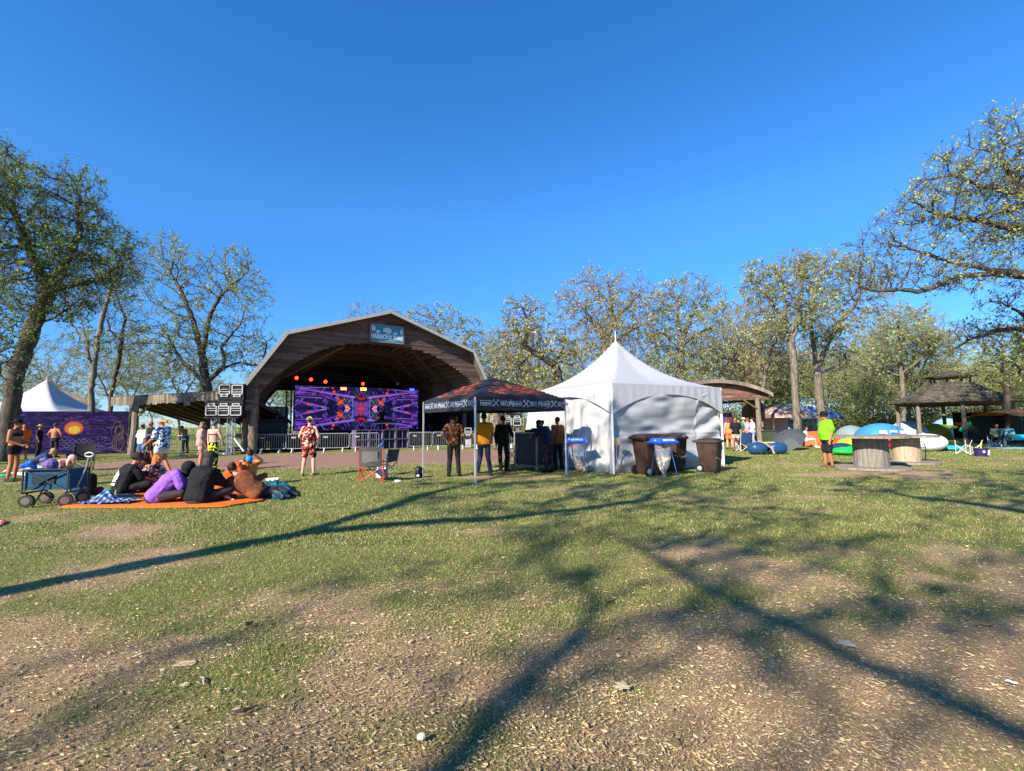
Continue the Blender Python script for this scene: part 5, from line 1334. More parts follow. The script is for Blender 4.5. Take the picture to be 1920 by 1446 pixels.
    if hair:
        m = MB(); hm = mat('hair_' + hair, hexc(hair), .6, var=.35, scale=40, stretch=(1, 1, .15), bump=.6)
        m.ell(hp(0, -.022, .036), (.086 * s, .096 * s, .096 * s), rot=HR, n=14, m=9)
        if hairstyle in ('long', 'wind', 'curly', 'mid'):
            L = {'long': .38, 'wind': .30, 'curly': .26, 'mid': .2}[hairstyle]
            q = rnd(len(label))
            for k in range(11):
                a = -1.25 + 2.5 * k / 10; x0 = math.sin(a) * .075; y0 = -math.cos(a) * .08
                if hairstyle == 'wind': end = hp(x0 * 1.2 + q.uniform(-.04, .04), y0 - .16 - q.uniform(0, .16), .02 - q.uniform(0, .16)); mid = hp(x0, y0 - .07, .02)
                else: end = hp(x0 * 1.4, y0 * 1.25, -L * q.uniform(.8, 1.1)); mid = hp(x0 * 1.2, y0 * 1.15, -.06)
                m.tube([hp(x0 * .8, y0 * .8, .07), mid, (mid + end) / 2 + Vector((q.uniform(-.01, .01),) * 3), end], [.03 * s, .032 * s, .028 * s, .012 * s], 6)
            if hairstyle == 'curly':
                for k in range(40):
                    a = q.uniform(-1.5, 1.5); m.ell(hp(math.sin(a) * .11, -math.cos(a) * .10, q.uniform(-.22, .08)), (.03 * s, .03 * s, .03 * s), n=6, m=5)
        if hairstyle == 'bun': m.ell(hp(0, -.09, .09), (.045 * s, .045 * s, .045 * s))
        remesh(m.build('hair', hm, t, smooth=True), .014 if fine else .02, 1)
    if hat:
        m = MB(); T = Matrix.Translation(hd) @ HR.to_4x4() @ Matrix.Diagonal((s, s, s, 1))
        if hat in ('cap', 'capback'):
            f_ = -1 if hat == 'capback' else 1
            m.lathe([(.090, .02), (.094, .05), (.086, .09), (.06, .122), (.02, .134)], (0, -.008, 0), 14)
            m.slab([(x, f_ * y, .036) for x, y in ((-.065, .07), (-.055, .13), (-.02, .165), (.02, .165), (.055, .13), (.065, .07))][::f_], (0, 0, .008))
        elif hat == 'bucket': m.lathe([(.155, -.005), (.16, .002), (.1, .045), (.094, .10), (.08, .135), (.03, .145)], (0, -.005, 0), 16)
        elif hat == 'brim': m.lathe([(.185, .055), (.19, .05), (.165, .035), (.098, .035), (.092, .10), (.078, .14), (.03, .13)], (0, -.005, 0), 18)
        elif hat == 'beanie': m.lathe([(.092, .015), (.098, .03), (.096, .07), (.078, .12), (.03, .148)], (0, -.008, 0), 14)
        elif hat == 'hood': m.ell((0, -.03, .03), (.115, .125, .13), n=14, m=9); m.ell((0, -.05, -.08), (.11, .09, .09), n=12, m=7)
        elif hat == 'band': m.lathe([(.088, .045), (.094, .05), (.09, .10), (.085, .105)], (0, -.015, 0), 14)
        m.xf(T); m.build('hat', clothmat(hatc), t, smooth=(hat in ('hood', 'beanie')))
    return t
def at_px(px, py): return gp(px, py)
floral_red = vmat('poppy_print', ['141212', '8a2c26', 'a04030', 'c4b0a2', '94302a', '1c1614', 'b0583f'], 21)
blue_print = vmat('blue_white_print', ['3e5a8c', 'd8dce4', '2a3c66', 'a8b8d0', 'e4e6ea'], 22)
yellow_pants = vmat('yellow_flower_print', ['d8d428', '141410', 'c8c820', '101010', 'e8e050', '181810'], 16)
floral_dark = vmat('tropical_print', ['14181e', 'c8402e', '2a7a8c', '181a20', 'd86a4a', 'e0d0b0', '141820', '3a9a9a'], 26)
plaid_brown = vmat('plaid_brown', ['2a1a12', '5a3420', '1a1210', '7a4a2a', '30201a'], 28)
camo = vmat('dark_camo', ['11140f', '1c2018', '0c0e0c', '262a1e'], 12)
tie_dye = mat('brown_tie_dye', hexc('52301f'), .85, scale=5, col2=hexc('8a4e2c'), bump=.4)
W = 'x'
def walk(fr=.25, back=-.25, arm=.22): return dict(knL=(-.10, fr * .7, .52), anL=(-.10, fr, .08), toL=(-.11, fr + .15, .03), knR=(.10, back * .1 + .04, .50), anR=(.10, back, .12), toR=(.11, back + .13, .03), elL=(-.24, -.10, 1.15), wrL=(-.22, -.14, .9), elR=(.24, .06, 1.14), wrR=(.22, arm + .06, .95))
# standing people in the middle
person('person in a poppy print tank romper and pale cap, back to camera, facing the stage', at_px(578, 892), 5, dict(elL=(-.30, -.02, 1.16), elR=(.30, -.02, 1.16), wrL=(-.24, .14, 1.03), wrR=(.24, .14, 1.03), anL=(-.17, -.03, .08), anR=(.17, -.03, .08), knL=(-.14, .02, .5), knR=(.14, .02, .5), toL=(-.22, .1, .03), toR=(.24, .1, .03)),
       h=1.78, skin='pink', bulk=1.22, top=floral_red, sleeve=0, bottom=floral_red, leg=.75, loose=.012, shoes='8a7a68', hair='5a4632', hat='capback', hatc='d8c8a0')
person('person in black trousers and brown patterned shirt, hand on hip, under the black canopy', at_px(851, 893), -10, dict(head=(.02, .04, 1.63), turn=70, elL=(-.33, -.06, 1.16), wrL=(-.20, -.12, .98), elR=(.28, .02, 1.15), wrR=(.30, .12, .92), anL=(-.14, 0, .08), anR=(.14, -.05, .08)),
       h=1.82, skin='shade', top=plaid_brown, sleeve=.55, bottom='1c1a18', leg=1.95, loose=.01, shoes='1a1614', hair='181210', hairstyle='mid')
person('person in a mustard yellow tee and dark blue trousers, back turned under the black canopy', at_px(908, 891), -8, dict(elL=(-.28, .02, 1.14), wrL=(-.26, .16, .95), elR=(.26, .04, 1.14), wrR=(.18, .22, 1.0), anL=(-.20, .0, .08), anR=(.18, -.06, .08), toL=(-.26, .12, .03)),
       h=1.84, skin='tan', bulk=1.08, top='c07a10', bottom='252a3c', leg=1.95, loose=.014, shoes='4a4a50', hair='1a1412')
person('person in dark camouflage jacket and black trousers beside the tripod stands', at_px(944, 884), 12, dict(anL=(-.08, 0, .08), anR=(.08, 0, .08), elR=(.26, .12, 1.15), wrR=(.24, .32, 1.1)), h=1.76, skin='shade', top=camo, sleeve=1.9, bottom='0e0f12', leg=1.95, loose=.02, shoes='101012', hair='181412')
person('person bending over the flight case in dark blue top and patterned trousers', at_px(1029, 886), -42, dict(chest=(0, .14, 1.22), neck=(0, .24, 1.38), head=(0, .34, 1.47), shL=(-.18, .2, 1.34), shR=(.18, .2, 1.34), elL=(-.22, .34, 1.12), elR=(.22, .34, 1.12), wrL=(-.18, .55, 1.08), wrR=(.18, .55, 1.08), nod=30),
       h=1.76, skin='shade', bulk=1.1, top='101c36', sleeve=1.5, bottom=vmat('mauve_print', ['3a2a2c', '2a2022', '4a3638'], 14), leg=1.9, loose=.02, shoes='0c0c0e', hair='141010', hat='bucket', hatc='101216')
person('person in a tan jacket standing in the shade of the white tent entrance', at_px(1047, 881), -30, dict(), h=1.72, skin='tan', top='6a4424', sleeve=1.6, bottom='0e0e10', leg=1.95, loose=.015, shoes='0c0c0e', hair='1c1410')
person('heavy man in a bright lime green tee, black shorts and wide black hat, looking left', at_px(1554, 877), -84, dict(shL=(-.19, -.01, 1.42), shR=(.19, -.01, 1.42), elL=(-.26, -.03, 1.14), wrL=(-.25, .03, .88), elR=(.26, -.04, 1.14), wrR=(.25, .06, .87), anL=(-.12, -.05, .08), anR=(.12, .02, .08), head=(0, .05, 1.62)),
       h=1.80, skin='tan', bulk=1.22, belly=.05, top='74c81c', sleeve=.8, bottom='1a1a1e', leg=.92, loose=.03, shoes='6a4a34', hair='14100e', hat='brim', hatc='141416')
# left group
person('woman walking left in blue and white print shirt and shorts, blonde hair blowing', at_px(302, 893), -80, dict(walk(.24, -.22, .34), wrR=(.2, .42, 1.0), elR=(.24, .2, 1.12), elL=(-.24, .1, 1.13), wrL=(-.2, .36, .97), head=(0, .08, 1.60), nod=6),
       h=1.80, skin='tan', top=blue_print, sleeve=.85, bottom='c8d0e4', leg=.4, loose=.03, topend=-.16, shoes='6a5a4a', hair='a8834e', hairstyle='wind', hat='band', hatc='7a9ab8')
person('woman in a dusty pink tee and dark cap standing behind the seated group, looking right', at_px(375, 876), 50, dict(head=(0, .04, 1.62), wrR=(.22, .12, .86), wrL=(-.22, .02, .88)), h=1.70, skin='tan', bulk=1.08, top='a88a88', sleeve=.75, bottom='b09088', leg=.5, loose=.025, topend=-.16, shoes='5a4a3e', hair='8a6440', hairstyle='mid', hat='cap', hatc='46525e')
person('woman with bare back and black trousers covered in yellow flowers', at_px(398, 884), 10, dict(elR=(.27, .05, 1.16), wrR=(.24, .18, .98), elL=(-.26, .05, 1.16)), h=1.70, skin='pink', bottom=yellow_pants, leg=1.85, shoes='2a2a28', hair='5a5a60', hairstyle='short')
person('person in a white tee and blue shorts standing near the board shed post', at_px(264, 864), 15, dict(), h=1.66, skin='shade', top='d8dae0', sleeve=.9, bottom='2a62a0', leg=.85, loose=.03, topend=-.16, shoes='3a3a3c', hair='241c18', fine=False)
person('person in black with a red cap beside the child in white, near the shed', at_px(281, 862), -150, dict(elL=(-.27, .08, 1.16), elR=(.27, .08, 1.16), wrL=(-.08, .28, 1.08), wrR=(.08, .28, 1.06)), h=1.78, skin='tan', bulk=1.15, top='101012', sleeve=.85, bottom='16161a', leg=1.2, loose=.03, shoes='2a2a2c', hat='cap', hatc='b8404a', fine=False)
person('shirtless person leaning forward in the shade under the board shed', at_px(347, 850), -70, dict(chest=(0, .15, 1.24), neck=(0, .28, 1.38), head=(0, .36, 1.46), shL=(-.18, .22, 1.34), shR=(.18, .22, 1.34), elL=(-.22, .3, 1.08), elR=(.22, .3, 1.08), wrL=(-.18, .45, .95), wrR=(.18, .45, .95)), h=1.75, skin='tan', bottom='1a1a1c', leg=1.9, shoes='1c1c1c', hair='241a14', fine=False)
person('man at the far left edge in black halter top and short black shorts', at_px(22, 903), 75, dict(elL=(-.24, .0, 1.13), elR=(.24, .0, 1.13), wrL=(-.16, .25, 1.02), wrR=(.16, .25, 1.02), head=(0, .04, 1.62)), h=1.78, skin='tan', bulk=1.08, top=None, bottom='0e0e10', leg=.3, shoes='3a3428', hair='14100e', hat='brim', hatc='0e0e10')
person('person in a bright orange tee behind the man in black shorts', at_px(41, 862), 120, dict(wrR=(.22, .25, .95)), h=1.76, skin='tan', bulk=1.12, top='f06a18', sleeve=.9, bottom='4a4636', leg=.95, loose=.03, shoes='2c2622', hair='1a1412', fine=False)
person('person in a dark navy tee and yellow straw hat before the purple mural', at_px(71, 857), 60, dict(), h=1.72, skin='tan', top='14162c', sleeve=.8, bottom='16161e', leg=1.9, loose=.02, shoes='1c1c1e', hair='1c1612', hat='brim', hatc='b89a50', fine=False)
person('shirtless man in dark beanie and dark trousers with his back turned, before the mural', at_px(100, 858), -5, dict(elL=(-.31, -.02, 1.18), wrL=(-.26, .10, 1.0), elR=(.31, -.02, 1.18), wrR=(.26, .10, 1.0)), h=1.78, skin='tan', bulk=1.06, bottom='22242c', leg=1.9, shoes='2a2422', hair='2a2a30', hat='beanie', hatc='2e3440', fine=False)
# yoga-like figure leaning back on the pale towel
person('person in blue shorts leaning on one arm over the pale towel on the left lawn', at_px(60, 886), 60, dict(pel=(0, .0, .34), chest=(0, .26, .52), neck=(0, .42, .62), head=(0, .53, .70), shL=(-.16, .38, .58), shR=(.16, .38, .58), elL=(-.2, .42, .34), elR=(.2, .42, .34), wrL=(-.2, .46, .08), wrR=(.2, .46, .08),
       hipL=(-.1, -.02, .32), hipR=(.1, -.02, .32), knL=(-.12, .02, .06), knR=(.14, -.25, .2), anL=(-.12, -.42, .06), anR=(.16, -.62, .07), toL=(-.12, -.55, .04), toR=(.16, -.75, .05)), h=1.72, skin='tan', top='24385a', sleeve=.6, bottom='1c5ab0', leg=.8, shoes=None, hair='a88a58')
person('woman with pink blonde hair and strappy pink bikini top bending down behind the wagon', at_px(99, 912), 88, dict(pel=(0, -.1, .36), chest=(0, .14, .58), neck=(0, .34, .68), head=(0, .47, .70), shL=(-.16, .28, .64), shR=(.16, .28, .64), elL=(-.2, .36, .38), elR=(.2, .36, .38), wrL=(-.15, .42, .14), wrR=(.15, .42, .14), nod=-25,
       hipL=(-.1, -.12, .34), hipR=(.1, -.12, .34), knL=(-.16, .12, .10), knR=(.16, .12, .10), anL=(-.12, -.26, .07), anR=(.12, -.26, .07), toL=(-.12, -.38, .04), toR=(.12, -.38, .04)), h=1.72, skin='pink', bulk=1.05, bottom='141416', leg=.6, shoes=None, hair='d8a8a0', hairstyle='mid')
# seated circle
def sit(**k): d = dict(k); return d
person('seated man in a black tee with white back print and black bucket hat', at_px(228, 928), 35, dict(turn=30), SIT, h=1.84, skin='tan', bulk=1.2, top='121214', sleeve=.9, bottom='1a1c20', leg=1.8, loose=.03, shoes='1c1c1e', hair='14100e', hat='bucket', hatc='202226')
person('seated woman with curly red hair in a tropical print top', at_px(277, 922), 15, dict(head=(0, .22, .76), elL=(-.3, .02, .36), wrL=(-.34, -.06, .12)), SIT, h=1.68, skin='pink', bulk=1.1, top=floral_dark, sleeve=.5, bottom='3a3038', leg=1.8, loose=.02, shoes='2a2a2c', hair='a8642c', hairstyle='curly')
person('person with dark hair seated deep in the circle, hidden behind the red haired woman', at_px(271, 905), 150, dict(), SIT, h=1.70, skin='brown', top='2a1c18', sleeve=.7, bottom='1c1a1a', leg=1.8, shoes='2a2422', hair='5a3018', hairstyle='curly')
person('person in a purple tee and black hood, hunched far forward on the orange blanket', at_px(292, 944), 62, dict(chest=(0, .20, .38), neck=(0, .40, .56), head=(.02, .52, .62), shL=(-.18, .33, .53), shR=(.18, .33, .53), elL=(-.24, .42, .30), elR=(.24, .42, .30), wrL=(-.1, .55, .22), wrR=(.1, .55, .22), nod=-25, knL=(-.3, .42, .2), knR=(.34, .44, .2)), SIT,
       h=1.84, skin='tan', bulk=1.18, top='8658b8', sleeve=.95, bottom='33272a', leg=1.95, loose=.035, shoes='4a4c46', hair='101012', hat='hood', hatc='131316')
person('person in a black jacket and dark olive beanie seated with back to camera', at_px(371, 945), 18, dict(chest=(0, .08, .46), head=(0, .20, .80), neck=(0, .14, .66)), SIT, h=1.90, skin='tan', bulk=1.25, top='101114', sleeve=1.9, bottom='2a2c2e', leg=1.95, loose=.04, shoes='55584e', hair='241c18', hairstyle='mid', hat='beanie', hatc='2c3024')
person('person in a rust orange shirt leaning right behind the black jacket', at_px(425, 915), 70, dict(chest=(0, .16, .40), neck=(0, .32, .52), head=(0, .42, .60), shL=(-.17, .26, .50), shR=(.17, .26, .50), elL=(-.22, .36, .28), elR=(.22, .36, .28)), SIT, h=1.84, skin='tan', bulk=1.2, top='b8501e', sleeve=1.2, bottom='8a3c1c', leg=1.8, loose=.03, shoes='3a2a22', hair='2a1c16', hat='cap', hatc='2a94dc')
person('woman with brown bun in an orange top raising one hand to her face', at_px(466, 912), -25, dict(elR=(.26, .30, .60), wrR=(.12, .26, .74), head=(0, .2, .78)), SIT, h=1.78, skin='pink', top='e08a30', sleeve=.3, bottom='9a4a24', leg=1.8, shoes='2a2c30', hair='3a2218', hairstyle='bun')
person('woman in a brown tie dye tee reclining on her elbow on the blanket', at_px(452, 938), -5, dict(pel=(.28, .1, .15), hipL=(.22, .02, .14), hipR=(.30, .18, .14), chest=(.02, .08, .34), neck=(-.14, .06, .50), head=(-.22, .06, .62), shL=(-.20, .0, .40), shR=(-.02, .16, .46), elL=(-.28, -.10, .12), elR=(.12, .22, .3), wrL=(-.14, -.12, .05), wrR=(.2, .26, .18),
       knL=(.55, .2, .12), knR=(.6, .34, .16), anL=(.78, -.02, .07), anR=(.85, .26, .07), toL=(.9, .0, .05), toR=(.97, .28, .05)), SIT, h=1.80, skin='pink', bulk=1.12, top=tie_dye, sleeve=.9, bottom='2c2430', leg=1.95, loose=.03, shoes='2a2c34', hair='3c2418', hairstyle='bun')
# people on the stage and in the far crowd
o_ = M @ Vector((-5.2, 4.6, 1.0))
Mst = Matrix.Translation(Vector(SO)) @ Matrix.Rotation(SA, 4, 'Z')
person('DJ in black standing at the open left end of the stage deck', Mst @ Vector((-5.7, 4.4, 1.0)), -120, dict(elR=(.26, .14, 1.16), wrR=(.2, .34, 1.2)), h=1.78, skin='shade', top='0c0c10', sleeve=.8, bottom='4a4a58', leg=1.9, shoes='0c0c0c', hair='0c0a0a', fine=False)
person('performer in black behind the DJ riser table', Mst @ Vector((1.0, 3.5, 1.0)), 143, dict(elL=(-.3, .1, 1.16), elR=(.3, .1, 1.16), wrL=(-.24, .3, 1.1), wrR=(.24, .3, 1.1)), h=1.74, skin='shade', top='0c0c10', sleeve=.8, bottom='0e0e12', leg=1.9, shoes='0c0c0c', hair='0c0a0a', fine=False)
far = [(1369, 842, 20, 'woman in an orange dress leftmost of the far crowd by the white tent', 'pink', 'e8854a', 0, 'e8703a', .8, '6a2a1e', 'mid', None, None),
       (1381, 846, -160, 'man in a black tee with a white print in the far crowd', 'tan', '12141c', .8, 'c8a888', .5, '1c1410', 'short', None, None),
       (1387, 843, 30, 'person in a green shirt and green cap in the far crowd', 'fair', '2a8a4a', .8, '1e3a2a', 1.8, '3a2a1c', 'short', 'cap', '2e7a48'),
       (1396, 838, 170, 'person in a pale pink shirt and straw hat in the far crowd', 'pink', 'd88aa0', .8, '6a2a38', 1.8, '3a2a1c', 'short', 'brim', 'c8b898'),
       (1404, 838, -60, 'woman in a light pink top talking to the man in white', 'pink', 'd8a0b4', .8, '5a2a3c', 1.6, '6a3a20', 'mid', None, None),
       (1413, 838, -75, 'man in a white tee and pale jeans with dark cap beside the pavilion post', 'pink', 'dde2ea', .9, '8aa4c0', 1.9, '8a3a1e', 'short', 'capback', '2a3048')]
for px, py, fc, lb, sk, tp, sl_, bt, lg, hr, hs_, ht, hc in far:
    person(lb, at_px(px, py), fc, dict(wrR=(.2, .26, 1.05), elR=(.25, .08, 1.14)), h=1.74, skin=sk, top=tp, sleeve=sl_, bottom=bt, leg=lg, loose=.02, shoes='3a3030', hair=hr, hairstyle=hs_, hat=ht, hatc=hc or '222222', fine=False, group='people in the far crowd')
CH = dict(pel=(0, 0, .48), chest=(0, -.05, .80), neck=(0, -.03, .98), head=(0, .0, 1.12), shL=(-.18, -.03, .92), shR=(.18, -.03, .92), elL=(-.24, .05, .68), elR=(.24, .05, .68), wrL=(-.2, .26, .62), wrR=(.2, .26, .62), hipL=(-.09, .03, .46), hipR=(.09, .03, .46), knL=(-.12, .44, .48), knR=(.12, .44, .48), anL=(-.12, .46, .08), anR=(.12, .46, .08), toL=(-.13, .6, .03), toR=(.13, .6, .03))
person('woman with black hair in a white top and pink skirt sitting before the orange tarp', at_px(1513, 839), 120, dict(), CH, h=1.7, skin='fair', top='c8ccd8', sleeve=.4, bottom='d8a0a8', leg=.7, shoes='e0e0e4', hair='14101a', hairstyle='mid', fine=False)
person('person in a pale blue shirt and sun hat seated under the orange tarp at right', at_px(1893, 839), -100, dict(), CH, h=1.75, skin='tan', top='6a9a9c', sleeve=.9, bottom='3a4a4c', leg=1.8, loose=.03, shoes='2a2a2c', hair='6a5238', hat='cap', hatc='2a2a2c', fine=False)
person('person in a grey tee lounging in a chair beside the gazebo', at_px(1872, 838), -150, dict(), CH, h=1.75, skin='shade', top='5a6658', sleeve=.9, bottom='20222a', leg=1.9, loose=.03, shoes='2a2a2c', hair='241c18', fine=False)
# details on clothing: white back print and black halter straps
def back_print():
    p = [o for o in bpy.data.objects if o.get('label', '').startswith('seated man in a black tee')][0]
    m = MB(); q = rnd(4); sc_ = 1.84 / 1.75
    def on(u, v):                                       # u across, v up on the back of the torso
        z = (.22 + v * .30) * sc_; yb = (-.155 + (z - .14) * .34) + .35 * u * u
        return Vector((u, yb - .060, z))
    def patch(u0, v0, u1, v1): m.add([on(u0, v0), on(u1, v0), on(u1, v1), on(u0, v1)], [(0, 1, 2, 3)])
    for i in range(16):
        for j in range(13):
            w = .13 * (1 if j < 10 else 1 - (j - 9) * .22); u = -w + 2 * w * i / 16
            if q.random() < (.62 if j > 1 else .9) and not (j == 2): patch(u, j / 13, u + 2 * w / 16 * q.uniform(.6, 1), j / 13 + .065)
    m.build('back_print', hmat('dfe2e6'), p)
back_print()
def straps(prefix, pts_list, c):
    p = [o for o in bpy.data.objects if o.get('label', '').startswith(prefix)][0]
    m = MB()
    for pts in pts_list: m.tube(pts, .014, 6)
    m.build('straps', hmat(c), p)
def ringpts(c, rx, ry, tiltz=0.0, n=20): return [(c[0] + rx * math.cos(a), c[1] + ry * math.sin(a), c[2] + tiltz * math.sin(a)) for a in [2 * PI * k / n for k in range(n + 1)]]
straps('man at the far left edge', [ringpts((0, 0, 1.30 + k * .022), .190, .132) for k in range(4)] + [ringpts((0, 0, 1.49), .07, .07)] + [[(-.1, .12, 1.38), (-.05, .10, 1.46), (0, .07, 1.5)], [(.1, .12, 1.38), (.05, .10, 1.46), (0, .07, 1.5)]], '0e0e10')
straps('woman with bare back', [ringpts((0, 0, 1.25), .172, .122)], '14141a')
# ------------------------------------------------------------------ black pop-up canopy
CF = gp(891.5, 907.5); CPH, CS = math.radians(35.6), 3.08
cn = thing('popup_canopy', 'black pop up canopy with orange brick print roof and pale barbecue icons on its valance', 'canopy', CF, CPH)
ZB, ZT, ZP = 1.86, 2.22, 2.93
cblk = mat('canopy_black', (.018, .018, .022), .7, var=.25, bump=.3)
def roofc(u, v):
    x, y = u * CS, v * CS; e = max(abs(u - .5), abs(v - .5)) * 2; k = 1 - e
    return (x, y, ZT + (ZP - ZT) * (k ** .93) - .05 * math.sin(PI * e) * (1 - abs(min(abs(u - .5), abs(v - .5)) * 2 / max(e, .001))))
m = MB(); m.grid(roofc, 36, 36); rfc = m.build('roof', cblk, cn, smooth=True)
for k, (ax, ay, dx, dy) in enumerate(((0, 0, 1, 0), (CS, 0, 0, 1), (CS, CS, -1, 0), (0, CS, 0, -1))):
    nx, ny = dy, -dx
    vf = lambda u, v, ax=ax, ay=ay, dx=dx, dy=dy, nx=nx, ny=ny: (ax + dx * u * CS + nx * (.01 + .006 * math.sin(u * 30) * v), ay + dy * u * CS + ny * (.01 + .006 * math.sin(u * 30) * v), ZT + .005 - (ZT - ZB) * v)
    va_ = MB().grid(vf, 40, 4).build('valance', cblk, cn, smooth=True)
    if k in (0, 3):
        m = MB(); o2 = .022
        def P(a, z): return Vector((ax + dx * a + nx * o2, ay + dy * a + ny * o2, 2.05 + (z - 2.04) * .86))
        def rect(a0, z0, a1, z1, mi=0): m.slab([P(a0, z0), P(a1, z0), P(a1, z1), P(a0, z1)], (nx * .003, ny * .003, 0), mi)
        def frame(a0, z0, a1, z1, w): rect(a0, z0, a1, z0 + w); rect(a0, z1 - w, a1, z1); rect(a0, z0 + w, a0 + w, z1 - w); rect(a1 - w, z0 + w, a1, z1 - w)
        def disk(a, z, r, mi=0, n=12, r2=None): m.slab([P(a + r * math.cos(t), z + (r2 or r) * math.sin(t)) for t in [2 * PI * i / n for i in range(n)]], (nx * .003, ny * .003, 0), mi)
        def line(a0, z0, a1, z1, w):
            L = math.hypot(a1 - a0, z1 - z0); px_, pz_ = -(z1 - z0) / L * w, (a1 - a0) / L * w
            m.slab([P(a0 + px_, z0 + pz_), P(a1 + px_, z1 + pz_), P(a1 - px_, z1 - pz_), P(a0 - px_, z0 - pz_)], (nx * .003, ny * .003, 0), 0)
        zc = (ZB + ZT) / 2 - .0
        for g in range(3):
            a = .14 + g * 1.0
            frame(a, zc - .08, a + .34, zc + .08, .016); disk(a + .075, zc - .01, .038); disk(a + .265, zc - .01, .038); rect(a + .13, zc - .05, a + .21, zc + .03)       # music player
            a += .40
            line(a, zc - .09, a + .17, zc + .09, .014); line(a, zc + .09, a + .17, zc - .09, .014); disk(a + .15, zc + .085, .035, r2=.03); disk(a + .02, zc + .085, .03, r2=.04); disk(a + .0, zc - .08, .03)   # crossed utensils
            a += .23
            frame(a, zc - .075, a + .22, zc + .075, .014); disk(a + .08, zc, .05); line(a + .17, zc + .05, a + .15, zc - .05, .01)       # turntable
            disk(a + .08, zc, .022, 1, 8)
            a += .27
            disk(a + .07, zc + .02, .075, r2=.05); rect(a - .02, zc + .035, a + .16, zc + .05); line(a + .05, zc, a + .0, zc - .10, .010); line(a + .09, zc, a + .14, zc - .10, .010); line(a + .05, zc + .07, a + .06, zc + .12, .012)   # kettle grill
        m.build('valance_icons', [hmat('8e97aa', .6), cblk], va_)
        # brick print on the roof panel
        m = MB(); q = rnd(40 + k); rows = 9
        for i in range(rows):
            f0 = .10 + i * .072; f1 = f0 + .058          # distance from eave to apex
            half = .5 * (1 - f0) - .07 - (.10 if i < 2 else 0) * q.random(); x = .5 - half + q.uniform(0, .06)
            while x < .5 + half - .02:
                w = q.uniform(.05, .13) * (1 - f0 * .5)
                if q.random() < .84:
                    fa, fb = f0 + q.uniform(-.008, .01), f1 + q.uniform(-.01, .008)
                    def RP(x_, f_):
                        u_, v_ = (x_, f_ * .5) if k == 0 else (f_ * .5, x_)
                        p_ = Vector(roofc(u_, v_)); return p_ + Vector((0, 0, .012))
                    xs_ = [x, x + w * .5, x + w]
                    m.add([RP(xs_[0], fa + .01), RP(xs_[1], fa), RP(xs_[2], fa + .008), RP(xs_[2] - .005, fb), RP(xs_[1], fb + .004), RP(xs_[0] + .006, fb)], [(0, 1, 2, 3, 4, 5)] if k == 0 else [(5, 4, 3, 2, 1, 0)], q.choice([0, 0, 1, 1, 2]))
                x += w + .012
        m.build('brick_print', [hmat('8a4028', .75), hmat('753220', .75), hmat('a05a3c', .75)], rfc)
for k, (x, y) in enumerate(((0, 0), (CS, 0), (0, CS), (CS, CS))):
    m = MB(); m.box((x, y, 1.1), (.036, .036, 2.2)); m.box((x, y, .75), (.05, .05, .06)); m.box((x, y, .012), (.10, .10, .02)); m.build('leg', alum, cn)
for (a, b) in (((0, 0), (CS, 0)), ((CS, 0), (CS, CS)), ((0, 0), (0, CS)), ((0, CS), (CS, CS))):
    m = MB(); A_, B_ = Vector((a[0], a[1], 0)), Vector((b[0], b[1], 0))
    for s0_ in range(4):
        p0_, p1_ = A_.lerp(B_, s0_ / 4), A_.lerp(B_, (s0_ + 1) / 4); z0, z1 = (2.17, 1.93)
        m.bar(p0_ + Vector((0, 0, z0)), p1_ + Vector((0, 0, z1)), .018, .03); m.bar(p0_ + Vector((0, 0, z1)), p1_ + Vector((0, 0, z0)), .018, .03)
    m.build('scissor_bars', mat('dark_bars', (.12, .12, .125), .5), cn)
# ------------------------------------------------------------------ under the canopy
def flightcase(loc, rz):
    t = thing('flight_case', 'tall black flight case on castors with grey edging under the canopy', 'flight case', loc, rz)
    w, d, h = .78, .62, 1.0; z = .13
    m = MB(); m.box((0, 0, z + h / 2), (w, d, h)); m.build('panel_box', mat('case_black', (.02, .021, .026), .55, var=.2), t)
    m = MB(); e = .022
    for sx in (-1, 1):
        for sy in (-1, 1): m.box((sx * w / 2, sy * d / 2, z + h / 2), (e * 1.6, e * 1.6, h + .03))
    for zz in (z, z + h):
        for s in (-1, 1): m.box((0, s * d / 2, zz), (w + .02, e * 1.5, e * 1.7)); m.box((s * w / 2, 0, zz), (e * 1.5, d + .02, e * 1.7))
    m.build('edging', mat('case_edge', (.20, .21, .23), .4, var=.1, metal=.4), t)
    for zz in (.30, .62, .96):
        m = MB(); x = w / 2 + .008; m.box((x, 0, zz + .02), (.012, .15, .16), bev=.004); m.build('latch', galv, t)
        m = MB(); m.box((x + .009, 0, zz + .02), (.008, .08, .10)); m.build('latch_recess', black, t)
    for sx in (-.3, .3):
        for sy in (-.22, .22):
            m = MB(); m.lathe([(.05, -.018), (.055, 0), (.05, .018)], (sx, sy, .055), 12, axis=Matrix.Rotation(PI / 2, 3, 'X')); m.bar((sx, sy, .05), (sx, sy, .13), .04); m.build('castor', galv, t)
    return t
a = gp(996, 880); fc_ = flightcase((a.x + .12, a.y + .1, 0), math.radians(-50)); fc_.scale = (1.3, 1.2, 1.06)
m = MB(); a = Vector((a.x + .12, a.y + .1, 1.215)); m.box((0, 0, .04), (.5, .4, .08), bev=.02); m.box((.05, .05, .11), (.3, .2, .06), bev=.02)
for i in range(6): m.box((-.18 + i * .07, -.1, .09), (.03, .06, .015))
o = m.build('lighting_console', black); o.location = a; o.rotation_euler = (0, 0, -.6); tag(o, 'black lighting console on top of the tall flight case', 'console')
